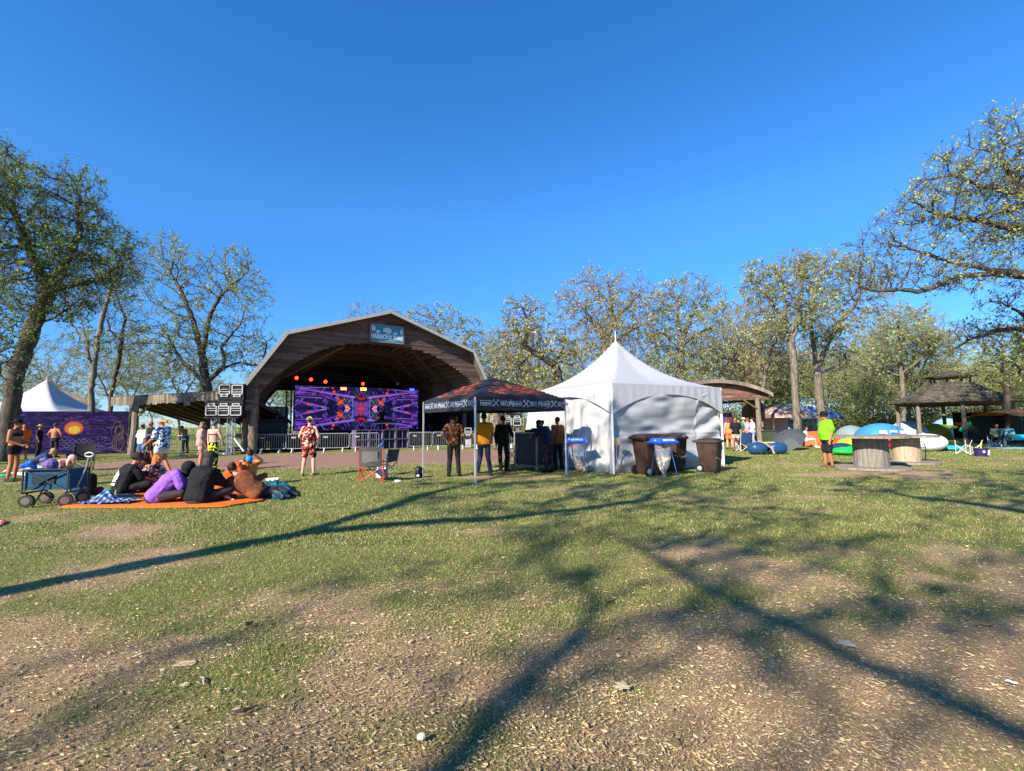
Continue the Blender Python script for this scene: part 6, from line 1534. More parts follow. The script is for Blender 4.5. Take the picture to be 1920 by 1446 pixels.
def tripod(px, py, hgt, lb, r=.45):
    a = gp(px, py); t = thing('tripod_stand', lb, 'stand', a, .4)
    m = MB(); m.tube([(0, 0, .12), (0, 0, hgt)], [.018, .013], 7); m.build('pole', galv, t)
    for k in range(3):
        an = 2 * PI * k / 3; m = MB(); m.tube([(0, 0, .62), (r * math.cos(an), r * math.sin(an), .01)], .014, 5); m.tube([(0, 0, .2), (r * .6 * math.cos(an), r * .6 * math.sin(an), .26)], .010, 5); m.build('leg', black, t)
    m = MB(); m.lathe([(.03, hgt - .1), (.035, hgt - .05), (.03, hgt)], n=8); m.build('collar', black, t)
tripod(956, 884, 1.5, 'dark tripod stand right of the person in camouflage'); tripod(966, 878, 1.35, 'second tripod stand just left of the black flight case')
# pink banner with white marks, black speaker bag, round black flask
a = gp(1043, 866); t = thing('banner_flag', 'narrow pink banner with white lettering strokes beside the white tent entrance', 'banner', (a.x, a.y, 0), -.3)
MB().grid(lambda u, v: (u * .30 - .15, .015 * math.sin(v * 9), 1.1 + .72 * v), 4, 14).build('cloth', hmat('cf4c98'), t)
m = MB(); q = rnd(6)
for i in range(5):
    z = 1.18 + i * .125
    for (x0, z0, x1, z1) in [((-.08, 0, .08, 0)), ((-.08, 0, -.08, .07)), ((.08, 0, .06, .06)), ((0, .02, .02, .07))]: m.bar((x0 + q.uniform(-.02, .02), -.02, z + z0), (x1, -.02, z + z1 + .004), .018, .006, up=(0, 1, 0))
m.build('lettering_strokes', hmat('efe2ea'), t); MB().tube([(-.17, .02, 0), (-.17, .02, 1.9)], .012, 6).build('pole', alum, t)
a = gp(785, 895); t = thing('bluetooth_speaker', 'small black barrel speaker standing on the grass by the left canopy leg', 'speaker', a, 0)
MB().lathe([(.085, .0), (.10, .02), (.105, .15), (.10, .26), (.07, .30), (.045, .31)], n=14).build('body', black, t, smooth=True)
MB().tube([(.10, 0, .05), (.135, 0, .12), (.135, 0, .2), (.09, 0, .28)], .012, 5).build('handle', black, t); MB().box((-.10, -.02, .26), (.10, .05, .02)).build('clip', black, t)
MB().lathe([(.04, -.003), (.01, -.006)], (0, -.105, .05), 10, axis=Matrix.Rotation(-PI / 2, 3, 'X')).build('badge', white_p, t)
# ------------------------------------------------------------------ camp chairs
def camp_chair(label, loc, rz, frame, fab, fab2=None, w=.58, h=.92, cloth=True, arms=True, group='folding camp chairs on the lawn', bare_back=True):
    t = thing('camp_chair', label, 'chair', loc, rz, group); r = .012; d = .5; sh_ = .42
    m = MB(); s = [(-w / 2, -d / 2), (w / 2, -d / 2), (w / 2, d / 2), (-w / 2, d / 2)]
    for i in range(4): a, b = s[i], s[(i + 1) % 4]; m.tube([(a[0], a[1], .02), (b[0], b[1], sh_)], r, 6); m.tube([(b[0], b[1], .02), (a[0], a[1], sh_)], r, 6)
    for sx in (-1, 1):
        if cloth or bare_back: m.tube([(sx * w / 2, -d / 2, .02), (sx * w / 2, -d / 2, sh_), (sx * w / 2 * 1.02, -d / 2 - .09, h)], r, 6)
        m.tube([(sx * w / 2, d / 2, .02), (sx * w / 2, d / 2, sh_ + .20)], r, 6)
    m.build('frame', frame, t)
    if cloth:
        m = MB(); m.grid(lambda u, v: ((u - .5) * w, -d / 2 + v * d, sh_ + .02 - .07 * math.sin(PI * u) * math.sin(PI * min(1, v + .1))), 10, 8); m.build('seat', fab, t, smooth=True)
        m = MB(); m.grid(lambda u, v: ((u - .5) * w * .93, -d / 2 - .095 * v - .05 * math.sin(PI * u) * (1 - .5 * v) - .012, sh_ + .0 + v * (h - sh_) - .02 * math.sin(PI * u) * v), 10, 10); m.build('backrest', fab, t, smooth=True)
        if fab2: m = MB(); m.grid(lambda u, v: (-.02 + (u - .5) * w * .66, -d / 2 - .095 * v - .05 * math.sin(PI * (.2 + .6 * u)) * (1 - .5 * v) - .022, sh_ + .1 + v * .30), 8, 6); m.build('back_panel', fab2, t, smooth=True)
    if arms:
        for sx in (-1, 1): m = MB(); m.grid(lambda u, v: (sx * w / 2 + (u - .5) * .08, -d / 2 - .03 + v * (d + .05), sh_ + .215 - .02 * math.sin(PI * v)), 3, 6); m.lathe([(.04, -.10), (.045, 0)], (sx * (w / 2), d / 2 - .04, sh_ + .205), 10, cap=False); m.build('armrest', fab if cloth else frame, t)
    return t
redf = mat('red_frame', hexc('b8432e'), .45, var=.08); whf = mat('white_frame', (.62, .62, .6), .4, var=.05)
grayfab = hmat('4a4848', .85, bump=.5, bscale=12); grayl = hmat('6e6a68', .85, bump=.5, bscale=9)
a = gp(700, 905); camp_chair('grey camp chair with bright red frame, back turned, left of the black canopy', bk(a, 0, .25), math.radians(3), redf, grayfab, grayl, w=.62, h=.96)
a = gp(722, 894); camp_chair('second folding chair with blue trim standing just behind the red framed chair', bk(a, 0, .35), math.radians(60), galv, hmat('3c4454'), None, w=.5, h=.8)
m = MB(); m.lathe([(.05, 0), (.055, .1), (.045, .16), (.02, .18)], n=10); o = m.build('cup', hmat('2a56c0', .4)); o.location = gp(706, 905) + Vector((.10, .05, .955)); o.rotation_euler = (1.3, 0, .4); tag(o, 'blue cup hanging on the top edge of the red framed camp chair', 'cup')
m = MB(); m.box((0, 0, .16), (.32, .16, .32), bev=.05); m.tube([(-.1, 0, .32), (-.05, 0, .4), (.05, 0, .4), (.1, 0, .32)], .008, 5); o = m.build('white_bag', hmat('c8ccd0', .6)); o.location = bk(gp(716, 903), 0, .55); tag(o, 'white plastic bag on the ground between the two folding chairs', 'bag')
m = MB(); m.lathe([(.035, 0), (.04, .1), (.03, .13), (.014, .17)], n=10, axis=Matrix.Rotation(PI / 2, 3, 'Y')); o = m.build('plastic_bottle', hmat('b8bcc0', .2)); o.location = gp(740, 905) + Vector((0, 0, .035)); tag(o, 'clear plastic bottle lying on the grass right of the folding chairs', 'bottle')
a = gp(150, 884); camp_chair('black empty camp chair standing behind the blue wagon', bk(a, 0, .2), math.radians(-155), black, hmat('121214'), None, w=.6, h=.95)
a = gp(1396, 847); camp_chair('navy camp chair with white legs before the far crowd', bk(a, 0, .2), math.radians(0), whf, hmat('223a6a'), None, w=.6, h=.95)
a = gp(1816, 853); t_ = camp_chair('bare white folding chair frame without seat near the purple bucket', bk(a, 0, .2), math.radians(20), whf, whf, None, w=.72, h=.62, cloth=False, arms=False)
a = gp(1869, 838); camp_chair('dark camp chair with white legs right of the gazebo, facing left', bk(a, 0, -.1), math.radians(30), whf, hmat('1e2026'), None, w=.62, h=.8)
a = gp(1911, 839); camp_chair('teal camp chair at the far right edge on the blue sheet', a, math.radians(-40), black, hmat('1ea0b4'), None, w=.55, h=.7)
a = gp(1681, 842); camp_chair('small red camp chair beyond the smaller spool table', a, math.radians(100), redf, hmat('c8452e'), None, w=.5, h=.8)
# ------------------------------------------------------------------ brown wheelie bins
binb = mat('bin_brown', hexc('2e2019'), .6, scale=5, col2=hexc('463127'), bump=.3)
def cart(label, loc, rz, sc=1.0):
    t = thing('wheelie_bin', label, 'trash bin', loc, rz, 'brown wheelie bins along the white tent'); s = sc
    m = MB(); rg = lambda w, d, z, y=0: [Vector((x * w / 2, y + yy * d / 2, z)) * 1 for x, yy in ((-.9, -1), (.9, -1), (1, -.88), (1, .88), (.9, 1), (-.9, 1), (-1, .88), (-1, -.88))]
    m.loft([rg(.50, .48, .03), rg(.52, .52, .12), rg(.60, .66, .80, .02), rg(.62, .70, .98, .03)]); m.build('bin_body', binb, t)
    m = MB(); m.loft([rg(.68, .78, .975, .03), rg(.69, .79, 1.01, .03)]); m.build('rim', binb, t)
    m = MB(); m.loft([rg(.70, .82, 1.015, .03), rg(.68, .80, 1.05, .03), rg(.56, .62, 1.10, .0), rg(.40, .40, 1.12, -.02)]); m.build('lid', binb, t)
    m = MB(); m.tube([(-.26, .43, .98), (-.26, .50, 1.02), (.26, .50, 1.02), (.26, .43, .98)], .018, 6); m.build('handle', binb, t)
    for z in (.86, .80): m = MB(); m.box((0, -.335, z), (.34, .03, .03)); m.build('grip_slot', mat('bin_dark', hexc('2a1a15'), .7), t)
    m = MB(); m.box((0, -.255, .42), (.20, .05, .5), bev=.02); m.build('front_rib', binb, t)
    m = MB(); m.tube([(-.30, -.27, .50), (-.12, -.32, .44), (.14, -.32, .44), (.30, -.27, .50)], .014, 6); m.build('lift_bar', galv, t)
    for sx in (-1, 1):
        m = MB(); m.lathe([(.04, -.03), (.125, -.03), (.135, 0), (.125, .03), (.04, .03)], (sx * .29, .27, .135), 16, axis=Matrix.Rotation(PI / 2, 3, 'Y')); w = m.build('wheel', black, t)
        MB().lathe([(.02, 0), (.07, 0), (.075, .012), (.02, .016)], (sx * .29 + sx * .03, .27, .135), 12, axis=Matrix.Rotation(sx * PI / 2, 3, 'Y')).build('hub', galv, w)
    MB().box((.10, -.30, 1.075), (.09, .14, .012)).build('lid_label', hmat('b8b0a0'), t)
    t.scale = (s, s, s); return t
a = gp(1216, 893); cart('brown wheelie bin with its wheel and side towards the camera, left of the three', bk(a, .05, .32), math.radians(112), 1.05)
a = gp(1263, 886); cart('brown wheelie bin in the middle behind the blue lidded recycler', bk(a, 0, .42), math.radians(38), 1.0)
a = gp(1332, 887); cart('brown wheelie bin with bulging lid, right of the three at the tent end', bk(a, .02, .3), math.radians(52), .90)
# ------------------------------------------------------------------ recycling bag stands
clear = bpy.data.materials.new('clear_bag'); clear.use_nodes = True
N_ = clear.node_tree.nodes; L_ = clear.node_tree.links; b_ = N_['Principled BSDF']; b_.inputs['Base Color'].default_value = (.75, .76, .77, 1); b_.inputs['Roughness'].default_value = .25
tcn = N_.new('ShaderNodeTexCoord'); nzn = N_.new('ShaderNodeTexNoise'); nzn.inputs['Scale'].default_value = 9; L_.new(tcn.outputs['Object'], nzn.inputs['Vector'])
mrn = N_.new('ShaderNodeMapRange'); mrn.inputs['To Min'].default_value = .12; mrn.inputs['To Max'].default_value = .42; L_.new(nzn.outputs['Fac'], mrn.inputs['Value']); L_.new(mrn.outputs[0], b_.inputs['Alpha'])
lidb = mat('recycle_blue', hexc('1e58d8'), .35, var=.06, spec=.5); bluem = mat('blue_rod', hexc('3a6aa8'), .4, var=.08)
def recycler(label, loc, rz, seed, slump=0.0, legc=None):
    t = thing('recycling_stand', label, 'recycling bin', loc, rz, 'blue lidded recycling bag stands')
    m = MB(); rq = lambda w, z: [(-w / 2, -w / 2 * .8, z), (w / 2, -w / 2 * .8, z), (w / 2, w / 2 * .8, z), (-w / 2, w / 2 * .8, z)]
    m.loft([rq(.66, .93), rq(.68, .95), rq(.64, .975), rq(.46, 1.06), rq(.44, 1.07)]); m.build('lid', lidb, t)
    text_obj('lid_text', 'RECYCLE', .082, white_l, t, Matrix.Translation((0, -.222, 1.018)) @ Matrix.Rotation(math.radians(48), 4, 'X'), .002, 1.25, .002)
    m = MB(); m.slab([(-.245, -.05, 1.03), (-.235, .05, 1.035), (-.30, .0, .995)], (-.004, 0, .006)); m.slab([(.245, -.05, 1.03), (.30, .0, .995), (.235, .05, 1.035)], (.004, 0, .006)); m.build('arrow_emblem', white_l, t)
    for sx in (-1, 1):
        for sy in (-1, 1): m = MB(); m.tube([(sx * .22, sy * .03, .93), (sx * .27, sy * .24, .0)], .009, 5); m.build('leg', legc or bluem, t)
    q = rnd(seed); rings = []
    prof = [(.0, .05, .02), (.10, .20, .13), (.25, .36, .26), (.45, .46, .33), (.70, .50, .38), (.93, .54, .42)]
    for f, w, d in prof:
        z = .10 + f * .88
        rings.append([Vector((math.cos(a) * w / 2 * (1 + .08 * math.sin(a * 5 + f * 6)) + slump * (1 - f) * .1, math.sin(a) * d / 2 * (1 + .08 * math.sin(a * 4)), z)) for a in [2 * PI * k / 20 for k in range(20)]])
    m = MB(); m.loft(rings, cap=False); m.build('bag', clear, t, smooth=True)
    m = MB(); m.tube([Vector((math.cos(a) * .262, math.sin(a) * .2, .82 - .03 * math.cos(a * 2))) for a in [2 * PI * k / 20 for k in range(21)]], .009, 5, cap=False); m.build('drawstring', hmat('c83a30'), t)
    cols = [hmat('c8c2b4', .4), hmat('c83c28', .4), hmat('3a86b8', .4), hmat('d8d8da', .3), hmat('b88a4a', .5), hmat('d8c84a', .4), hmat('5a6a4a', .4)]
    m = MB()
    for i in range(70):
        f = q.random() ** .8 * .42; w = np.interp(f, [p[0] for p in prof], [p[1] for p in prof]) * .42; a = q.uniform(0, 2 * PI)
        c = (math.cos(a) * w * .8 + slump * (1 - f) * .1, math.sin(a) * w * .55, .13 + f * .88); R = Matrix.Rotation(q.uniform(0, 3), 3, 'Z') @ Matrix.Rotation(q.uniform(0, 3), 3, 'X')
        m.lathe([(.02, -.05), (.03, -.045), (.03, .045), (.018, .055)], c, 7, q.randrange(7), axis=R)
    o_ = m.build('cans_and_bottles', cols, t); o_['kind'] = 'stuff'
    return t
a = gp(1245, 897); recycler('blue lidded recycling bag stand with blue legs in front of the brown bins', bk(a, 0, .25), math.radians(28), 4)
a = gp(1082, 890); r2_ = recycler('blue lidded recycling bag stand at the white tent corner, lid turned left', bk(a, 0, .25), math.radians(-12), 5, 1.0)
# ------------------------------------------------------------------ cable spool tables
spw = mat('spool_wood', (.15, .13, .105), .85, scale=4, bump=.7, bscale=25, col2=(.34, .295, .235), stretch=(5, 5, .5), island=.22)
spw2 = mat('spool_wood_fresh', (.36, .26, .16), .85, scale=4, bump=.7, bscale=25, col2=(.58, .45, .30), stretch=(5, 5, .5), island=.18)
def spool(label, loc, R1, R2, H, mtl):
    t = thing('spool_table', label, 'table', loc, .2, 'cable spool tables on the lawn')
    for nm_, z in (('base_disc', .035), ('table_top', H - .04)):
        m = MB(); q = rnd(int(z * 100) + 3); n = 9
        for i in range(n):                              # planked disc
            y0, y1 = -R1 + 2 * R1 * i / n + .004, -R1 + 2 * R1 * (i + 1) / n - .004
            pts = []
            for k in range(7): y = y0 + (y1 - y0) * k / 6; pts.append((math.sqrt(max(0, R1 * R1 - y * y)), y))
            pts = [(-x, y) for x, y in reversed(pts)] + pts if i < n else pts
            pts = [(x, y) for x, y in pts]
            zz = z - .035 + q.uniform(0, .006)
            m.slab([(x, y, zz) for x, y in pts][::-1] if False else [(x, y, zz) for x, y in sorted(pts, key=lambda p: math.atan2(p[1] - (y0 + y1) / 2, p[0]))], (0, 0, .07))
        m.build(nm_, spw, t)
    m = MB(); n = 22; q = rnd(7)
    for k in range(n):
        a0_, a1_ = 2 * PI * k / n, 2 * PI * (k + .965) / n; r = R2 + q.uniform(-.006, .006)
        m.slab([(r * math.cos(a0_), r * math.sin(a0_), .075), (r * math.cos(a1_), r * math.sin(a1_), .075), ((r - .04) * math.cos(a1_), (r - .04) * math.sin(a1_), .075), ((r - .04) * math.cos(a0_), (r - .04) * math.sin(a0_), .075)], (0, 0, H - .155))
    m.build('drum', mtl, t); return t
a = gp(1633, 884); spool('large weathered cable spool table right of the man in green', bk(a, .03, .78), 1.0, .46, 1.03, spw)
a = gp(1701, 872); spool('smaller fresher cable spool table behind and right of the large one', bk(a, 0, .72), .92, .40, .97, spw2)
m = MB(); m.tube([(-.05, 0, .0), (.02, 0, .45), (-.04, 0, .68), (-.22, 0, .74), (-.42, 0, .66)], .016, 6); m.tube([(.10, .35, .0), (.08, .3, .45), (0, .3, .68), (-.2, .3, .72)], .016, 6); m.bar((.0, 0, .5), (.0, .32, .5), .02)
o = m.build('metal_chair_frame', mat('slate_metal', hexc('3a4258'), .5)); a = gp(1737, 866); o.location = a; tag(o, 'curved slate grey metal chair frame beside the smaller spool table', 'chair')
# ------------------------------------------------------------------ lawn at right: inflatables, tents, hammocks
def pillow_mesh(m, c, rx, ry, rz_, p=2.4, n=24, k=14, f=None):
    rings = []
    for i in range(k + 1):
        v = -PI / 2 + PI * i / k; cz = math.copysign(abs(math.sin(v)) ** (2 / p), math.sin(v)); cr = abs(math.cos(v)) ** (2 / p) + .001
        ring = []
        for j in range(n):
            a = 2 * PI * j / n; x = math.copysign(abs(math.cos(a)) ** (2 / p), math.cos(a)) * cr; y = math.copysign(abs(math.sin(a)) ** (2 / p), math.sin(a)) * cr
            q_ = Vector((x * rx, y * ry, cz * rz_));
            if f: q_ = f(q_)
            ring.append(Vector(c) + q_)
        rings.append(ring)
    m.loft(rings, cap=False)
a = gp(1744, 848); m = MB(); pillow_mesh(m, (0, 0, .42), .95, .5, .42, 2.1); o = m.build('air_lounger', mat('lounger_white', (.80, .80, .82), .35, var=.04), smooth=True); o.location = bk(a, -.15, .5); tag(o, 'fat white inflatable lounger right of the spool tables', 'inflatable')
a = gp(1440, 853); t = thing('air_sofa', 'navy blue inflatable air sofa lying before the curved pavilion post', 'inflatable', bk(a, 0, .45), .05); nav = hmat('24446e', .35)
for s_, rx in ((-.48, .42), (.40, .46)):
    m = MB(); pillow_mesh(m, (s_, 0, .27), rx, .36, .27, 2.5, f=lambda q_: Vector((q_.x, q_.y, q_.z * (1 + .25 * abs(q_.x))))); m.build('air_tube', nav, t, smooth=True)
m = MB(); m.tube([(-.55, -.2, .62), (-.3, -.35, .5), (-.05, -.42, .28), (.02, -.46, .04)], [.03, .045, .05, .05], 7); m.build('drawn_strap', hmat('9a8a78'), t)
m = MB(); m.box((.1, 0, .52), (.45, .25, .07), bev=.03); o = m.build('folded_towel', hmat('cdb08a')); o.location = t.location; tag(o, 'folded tan towel lying on the navy air sofa', 'towel')
a = gp(1588, 855); m = MB()
pillow_mesh(m, (0, 0, .18), .75, .45, .18, 2.0, f=lambda q_: Vector((q_.x, q_.y, q_.z * (1 + 1.1 * max(0, q_.x) / .75)))); o = m.build('air_lounger', mat('lounger_green', hexc('1ec84a'), .4, var=.15, scale=5, bump=.6), smooth=True); o.location = bk(a, .1, .45); tag(o, 'bright green slack air lounger left of the large spool table', 'inflatable')
a = gp(1664, 842); m = MB(); pillow_mesh(m, (0, 0, .38), .7, .45, .38, 2.0, f=lambda q_: Vector((q_.x, q_.y, q_.z * (1 - .5 * q_.x)))); o = m.build('air_lounger', hmat('e04a68', .4), smooth=True); o.location = bk(a, 0, .5); tag(o, 'pink inflatable lounger between the two spool tables', 'inflatable')
a = gp(1785, 846); m = MB(); pillow_mesh(m, (0, 0, .12), .55, .4, .14, 2.0); o = m.build('air_lounger', hmat('1ea8a4', .4), smooth=True); o.location = bk(a, 0, .4); tag(o, 'flat teal inflatable float right of the white lounger', 'inflatable')
a = gp(1840, 856); t = thing('bucket', 'dark purple bucket with white labels standing on the right lawn', 'bucket', bk(a, 0, .2), .2)
MB().lathe([(.19, 0), (.20, .01), (.225, .28), (.24, .285), (.245, .32), (.22, .32), (.2, .05)], n=18, cap=False).build('pail', hmat('33265a', .4), t)
MB().box((.10, -.20, .15), (.10, .02, .20)).box((-.12, -.19, .19), (.10, .02, .09)).build('labels', white_p, t); m = MB(); m.tube([(0, 0, .28), (.05, 0, .45), (.10, 0, .62)], [.02, .018, .015], 6); m.build('yellow_tool', hmat('d8b030'), t)
# umbrella lying on its side
a = gp(1466, 846); t = thing('umbrella', 'large dark grey umbrella lying on its side by the green trash can', 'umbrella', bk(a, .2, 1.2), 0)
m = MB(); n = 8; R = .95; T = Matrix.Translation((0, 0, .70)) @ Matrix.Rotation(math.radians(-38), 4, 'Y') @ Matrix.Rotation(math.radians(18), 4, 'X')
rings = [[T @ Vector((r * math.cos(2 * PI * k / n), r * math.sin(2 * PI * k / n), z)) for k in range(n)] for r, z in ((.95, -.30), (.72, -.08), (.42, .06), (.02, .12))]
m.loft(rings, cap=False); m.build('canopy', hmat('44484a', .6), t); MB().tube([T @ Vector((0, 0, .2)), T @ Vector((0, 0, -.62))], .012, 6).build('shaft', black, t)
a = gp(1444, 843); t = thing('trash_can', 'olive green wheeled trash can left of the grey umbrella', 'trash can', bk(a, 0, 1.6), 0)
MB().loft([[(x * w, y * w, z) for x, y in ((-1, -1), (1, -1), (1, 1), (-1, 1))] for w, z in ((.22, .02), (.29, .92))]).build('bin_body', hmat('3f4d36', .6), t); MB().box((0, 0, .95), (.64, .66, .06), bev=.02).build('lid', hmat('3a4833', .6), t); MB().tube([(-.22, .33, .9), (.22, .33, .9)], .02, 6).build('handle', black, t)
def dome(label, px, py, Y, w, h, c, c2=None, door=True, name='dome_tent'):
    a = vp(px, 790, Y); t = thing(name, label, 'tent', (a.x, Y, 0), rnd(int(px)).uniform(-.4, .4))
    m = MB(); m.grid(lambda u, v: (w / 2 * math.cos(PI * u) * (math.sin(PI * v) ** .28 if 0 < v < 1 else 0.0) if True else 0, -w * .42 * math.cos(PI * v), h * (math.sin(PI * u) ** .62) * (math.sin(PI * v) ** .6) + .01), 18, 18)
    m.build('fly', c, t, smooth=True)
    if c2: m = MB(); m.slab([(-w * .22, -w * .40, .05), (w * .22, -w * .40, .05), (w * .12, -w * .30, h * .62), (-w * .12, -w * .30, h * .62)], (0, -.02, 0)); m.build('door', c2, t)
    return t
def camp_canopy(label, px, Y, w, zt, zp, c, c2=None, nskirt=0):
    a = vp(px, 790, Y); t = thing('camp_canopy', label, 'canopy', (a.x, Y, 0), rnd(int(px)).uniform(-.3, .3))
    m = MB(); h = w / 2
    m.loft([[(-h, -h, zt), (h, -h, zt), (h, h, zt), (-h, h, zt)], [(-h * .5, -h * .5, zt + (zp - zt) * .6), (h * .5, -h * .5, zt + (zp - zt) * .6), (h * .5, h * .5, zt + (zp - zt) * .6), (-h * .5, h * .5, zt + (zp - zt) * .6)], [(-.03, -.03, zp), (.03, -.03, zp), (.03, .03, zp), (-.03, .03, zp)]], cap=False)
    m.loft([[(-h, -h, zt - .25), (h, -h, zt - .25), (h, h, zt - .25), (-h, h, zt - .25)], [(-h - .01, -h - .01, zt + .01), (h + .01, -h - .01, zt + .01), (h + .01, h + .01, zt + .01), (-h - .01, h + .01, zt + .01)]], cap=False)
    m.build('roof', c, t)
    for sx in (-1, 1):
        for sy in (-1, 1): m = MB(); m.bar((sx * h * .98, sy * h * .98, 0), (sx * h * .98, sy * h * .98, zt), .04); m.build('leg', alum, t)
    if c2: m = MB(); m.grid(lambda u, v: (-h + u * w, h * .9 + .05 * math.sin(u * 15), .05 + v * (zt - .1)), 24, 3); m.build('back_sheet', c2, t)
    return t
pcamo = vmat('pink_camo', ['c8a898', '9a7a6a', 'd8bcae', '7a6a5a'], 3); gcamo = vmat('blue_grey_print', ['8a9ab0', '5a6a8c', 'b8c0c8', '3a4a70'], 3)
camp_canopy('pale pink patterned camp canopy right of the curved pavilion', 1463, 37, 3.6, 2.0, 2.75, pcamo, hmat('cfa6a0'))
camp_canopy('blue and white patterned camp canopy left of the man in green', 1520, 40, 3.4, 1.9, 2.9, gcamo, vmat('white_print', ['c8ccd0', '8a9298', 'b0b4b8'], 4))
bt_ = dome('bright blue dome tent with pale windows beyond the large spool table', 1650, 0, 30, 2.7, 1.30, hmat('3f86d0', .5))
for sx in (-.62, 0, .62): MB().slab([(sx - .26, -1.06, .62), (sx + .26, -1.06, .62), (sx + .22, -.98, .86), (sx - .22, -.98, .86)], (0, -.02, 0)).build('window', hmat('c4ccd6', .5), bt_)
dome('grey dome tent behind the green tee man', 1594, 0, 34, 1.9, 1.15, hmat('7c8890', .6), hmat('5a646c'))
dome('orange low tent flat on the lawn left of the man in green', 1525, 0, 29.5, 2.6, .85, mat('tarp_orange', hexc('d8622e'), .6, var=.2, scale=3))
dome('yellow green dome tent with dark trim beyond the green lounger', 1597, 0, 27, 1.5, .55, hmat('9cc028', .5), hmat('3a4a30'))
dome('white and blue dome tent right of the blue canopy', 1700, 0, 36, 2.4, 1.4, hmat('aebfd8', .5), hmat('e0e4ea'))
dome('small navy dome tent left of the gazebo post', 1722, 0, 38, 1.8, 1.1, hmat('2c3e5e', .5))
dome('lime green dome tent with dark door between the gazebo posts', 1750, 0, 36, 1.9, 1.2, hmat('94a83a', .5), hmat('2c3a2c'))
dome('pale blue dome tent right of the lime green one', 1775, 0, 40, 2.2, 1.6, hmat('86b4cc', .5), hmat('2c4a5c'))
dome('peach coloured low tent seen between the spool tables', 1668, 0, 27, 1.6, .62, hmat('d88a5c', .6))
dome('blue clothing pile and mat on the grass behind the man in green', 1575, 0, 25, 1.0, .32, hmat('1e3456', .8), name='blanket_pile')
# tapestry booth behind the gazebo
a, b = vp(1789, 790, 34.5), vp(1866, 790, 34); t = thing('tapestry_booth', 'black booth with dark orange tapestry behind the gazebo', 'booth', (a.x, a.y, 0), math.atan2(b.y - a.y, b.x - a.x)); L = (b - a).length
MB().grid(lambda u, v: (u * L, .04 * math.sin(u * 30), .1 + v * 1.9), 40, 4).build('back_cloth', vmat('dark_tapestry', ['120c0a', '1c0e08', '7a3612', '0e0a0c', 'a04a16', '160e0c'], 1.4), t)
m = MB(); m.box((L * .86, -.9, 1.1), (.03, 1.6, 2.0)); m.build('side_cloth', hmat('24123c'), t)
m = MB(); m.bar((-.2, -.9, 2.15), (L + .4, -.9, 2.2), .06); m.bar((-.1, 0, 2.05), (L + .2, 0, 2.05), .06)
for x in (0.02, L): m.bar((x, .1, 0), (x, .1, 2.1), .06); m.bar((x, -.9, 0), (x, -.9, 2.15), .06)
m.build('frame', black, t)
def hammock(label, pa, pb, Y, za, zb, sag, w, c):
    a, b = vp(pa, 790, Y), vp(pb, 790, Y)
    m = MB(); m.grid(lambda u, v: (a.x + (b.x - a.x) * u, Y + (v - .5) * w * math.sin(PI * u) ** .6, za + (zb - za) * u - sag * math.sin(PI * u) + (abs(v - .5) * 2) ** 2 * .28 * math.sin(PI * u)), 20, 10)
    tag(m.build('hammock', c, None, smooth=True), label, 'hammock', 'hammocks tied between the gazebo posts')
hammock('green and yellow hammock leftmost under the gazebo', 1761, 1797, 31.5, 1.2, 1.0, .28, .7, mat('hammock_green', hexc('2c8c4a'), .7, scale=2, col2=hexc('c8d434')))
hammock('orange red hammock stretched flat in the middle of the gazebo', 1786, 1842, 33, 1.3, .95, .18, .8, hmat('e8542a'))
hammock('teal green hammock rising to the right gazebo post', 1798, 1832, 31, .7, 1.45, .22, .7, hmat('1ea070'))
# orange tarp shelter at right edge
a = vp(1905, 790, 27.5); t = thing('tarp_shelter', 'orange tarp shelter with dark open interior at the far right edge', 'shelter', (a.x, 27.5, 0), 0)
m = MB(); m.grid(lambda u, v: (-1.2 + u * 5.0, -1.4 + v * 3.4, 1.62 + .55 * math.sin(PI * min(1, v * 1.1)) * (.5 + .5 * u) + .25 * u + .05 * math.sin(u * 9)), 16, 10); m.build('tarp', mat('tarp_tan', hexc('c87a42'), .7, var=.2, scale=2), t, smooth=True)
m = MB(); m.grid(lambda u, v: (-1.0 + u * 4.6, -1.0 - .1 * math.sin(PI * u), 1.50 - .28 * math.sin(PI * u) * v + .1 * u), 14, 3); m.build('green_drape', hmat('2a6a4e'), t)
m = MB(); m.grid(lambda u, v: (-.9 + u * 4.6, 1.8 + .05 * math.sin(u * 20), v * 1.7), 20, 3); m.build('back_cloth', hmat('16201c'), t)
for x, y in ((-1.1, -1.3), (-1.0, 1.8), (3.6, -1.3), (3.6, 1.8)): m = MB(); m.tube([(x, y, 0), (x, y, 1.62)], .03, 6); m.build('pole', black, t)
a = gp(1912, 841); m = MB(); m.slab([(-1.0, -.2, .004), (1.6, -.2, .004), (1.6, 1.2, .004), (-.5, 1.2, .004)], (0, 0, .012)); o = m.build('ground_sheet', hmat('7fb4cc', .6)); o.location = a; tag(o, 'pale blue ground sheet under the teal chair at the right edge', 'sheet')
# ------------------------------------------------------------------ wagon at left
a = gp(82, 952); wg = thing('wagon', 'folding wagon with black frame, blue cloth and chunky wheels at the left', 'wagon', bk(a, 0.22, .30), math.radians(6))
wb = hmat('0f4460', .8, bump=.3); wg.scale = (.92, .92, .92); wb2 = hmat('10283a', .8, bump=.3)
Lw, Ww, zb_, zt_ = .86, .48, .36, .78
m = MB()
for sy in (-1, 1): m.grid(lambda u, v: ((u - .5) * Lw, sy * (Ww / 2 + .02 * math.sin(PI * u) * (1 - v)), zb_ + v * (zt_ - zb_) - .02 * math.sin(PI * u) * v), 12, 6)
for sx in (-1, 1): m.grid(lambda u, v: (sx * Lw / 2, (u - .5) * Ww, zb_ + v * (zt_ - zb_)), 6, 4)
m.grid(lambda u, v: ((u - .5) * Lw, (v - .5) * Ww, zb_ + .01), 6, 4); m.build('cloth_tub', wb, wg, smooth=True)
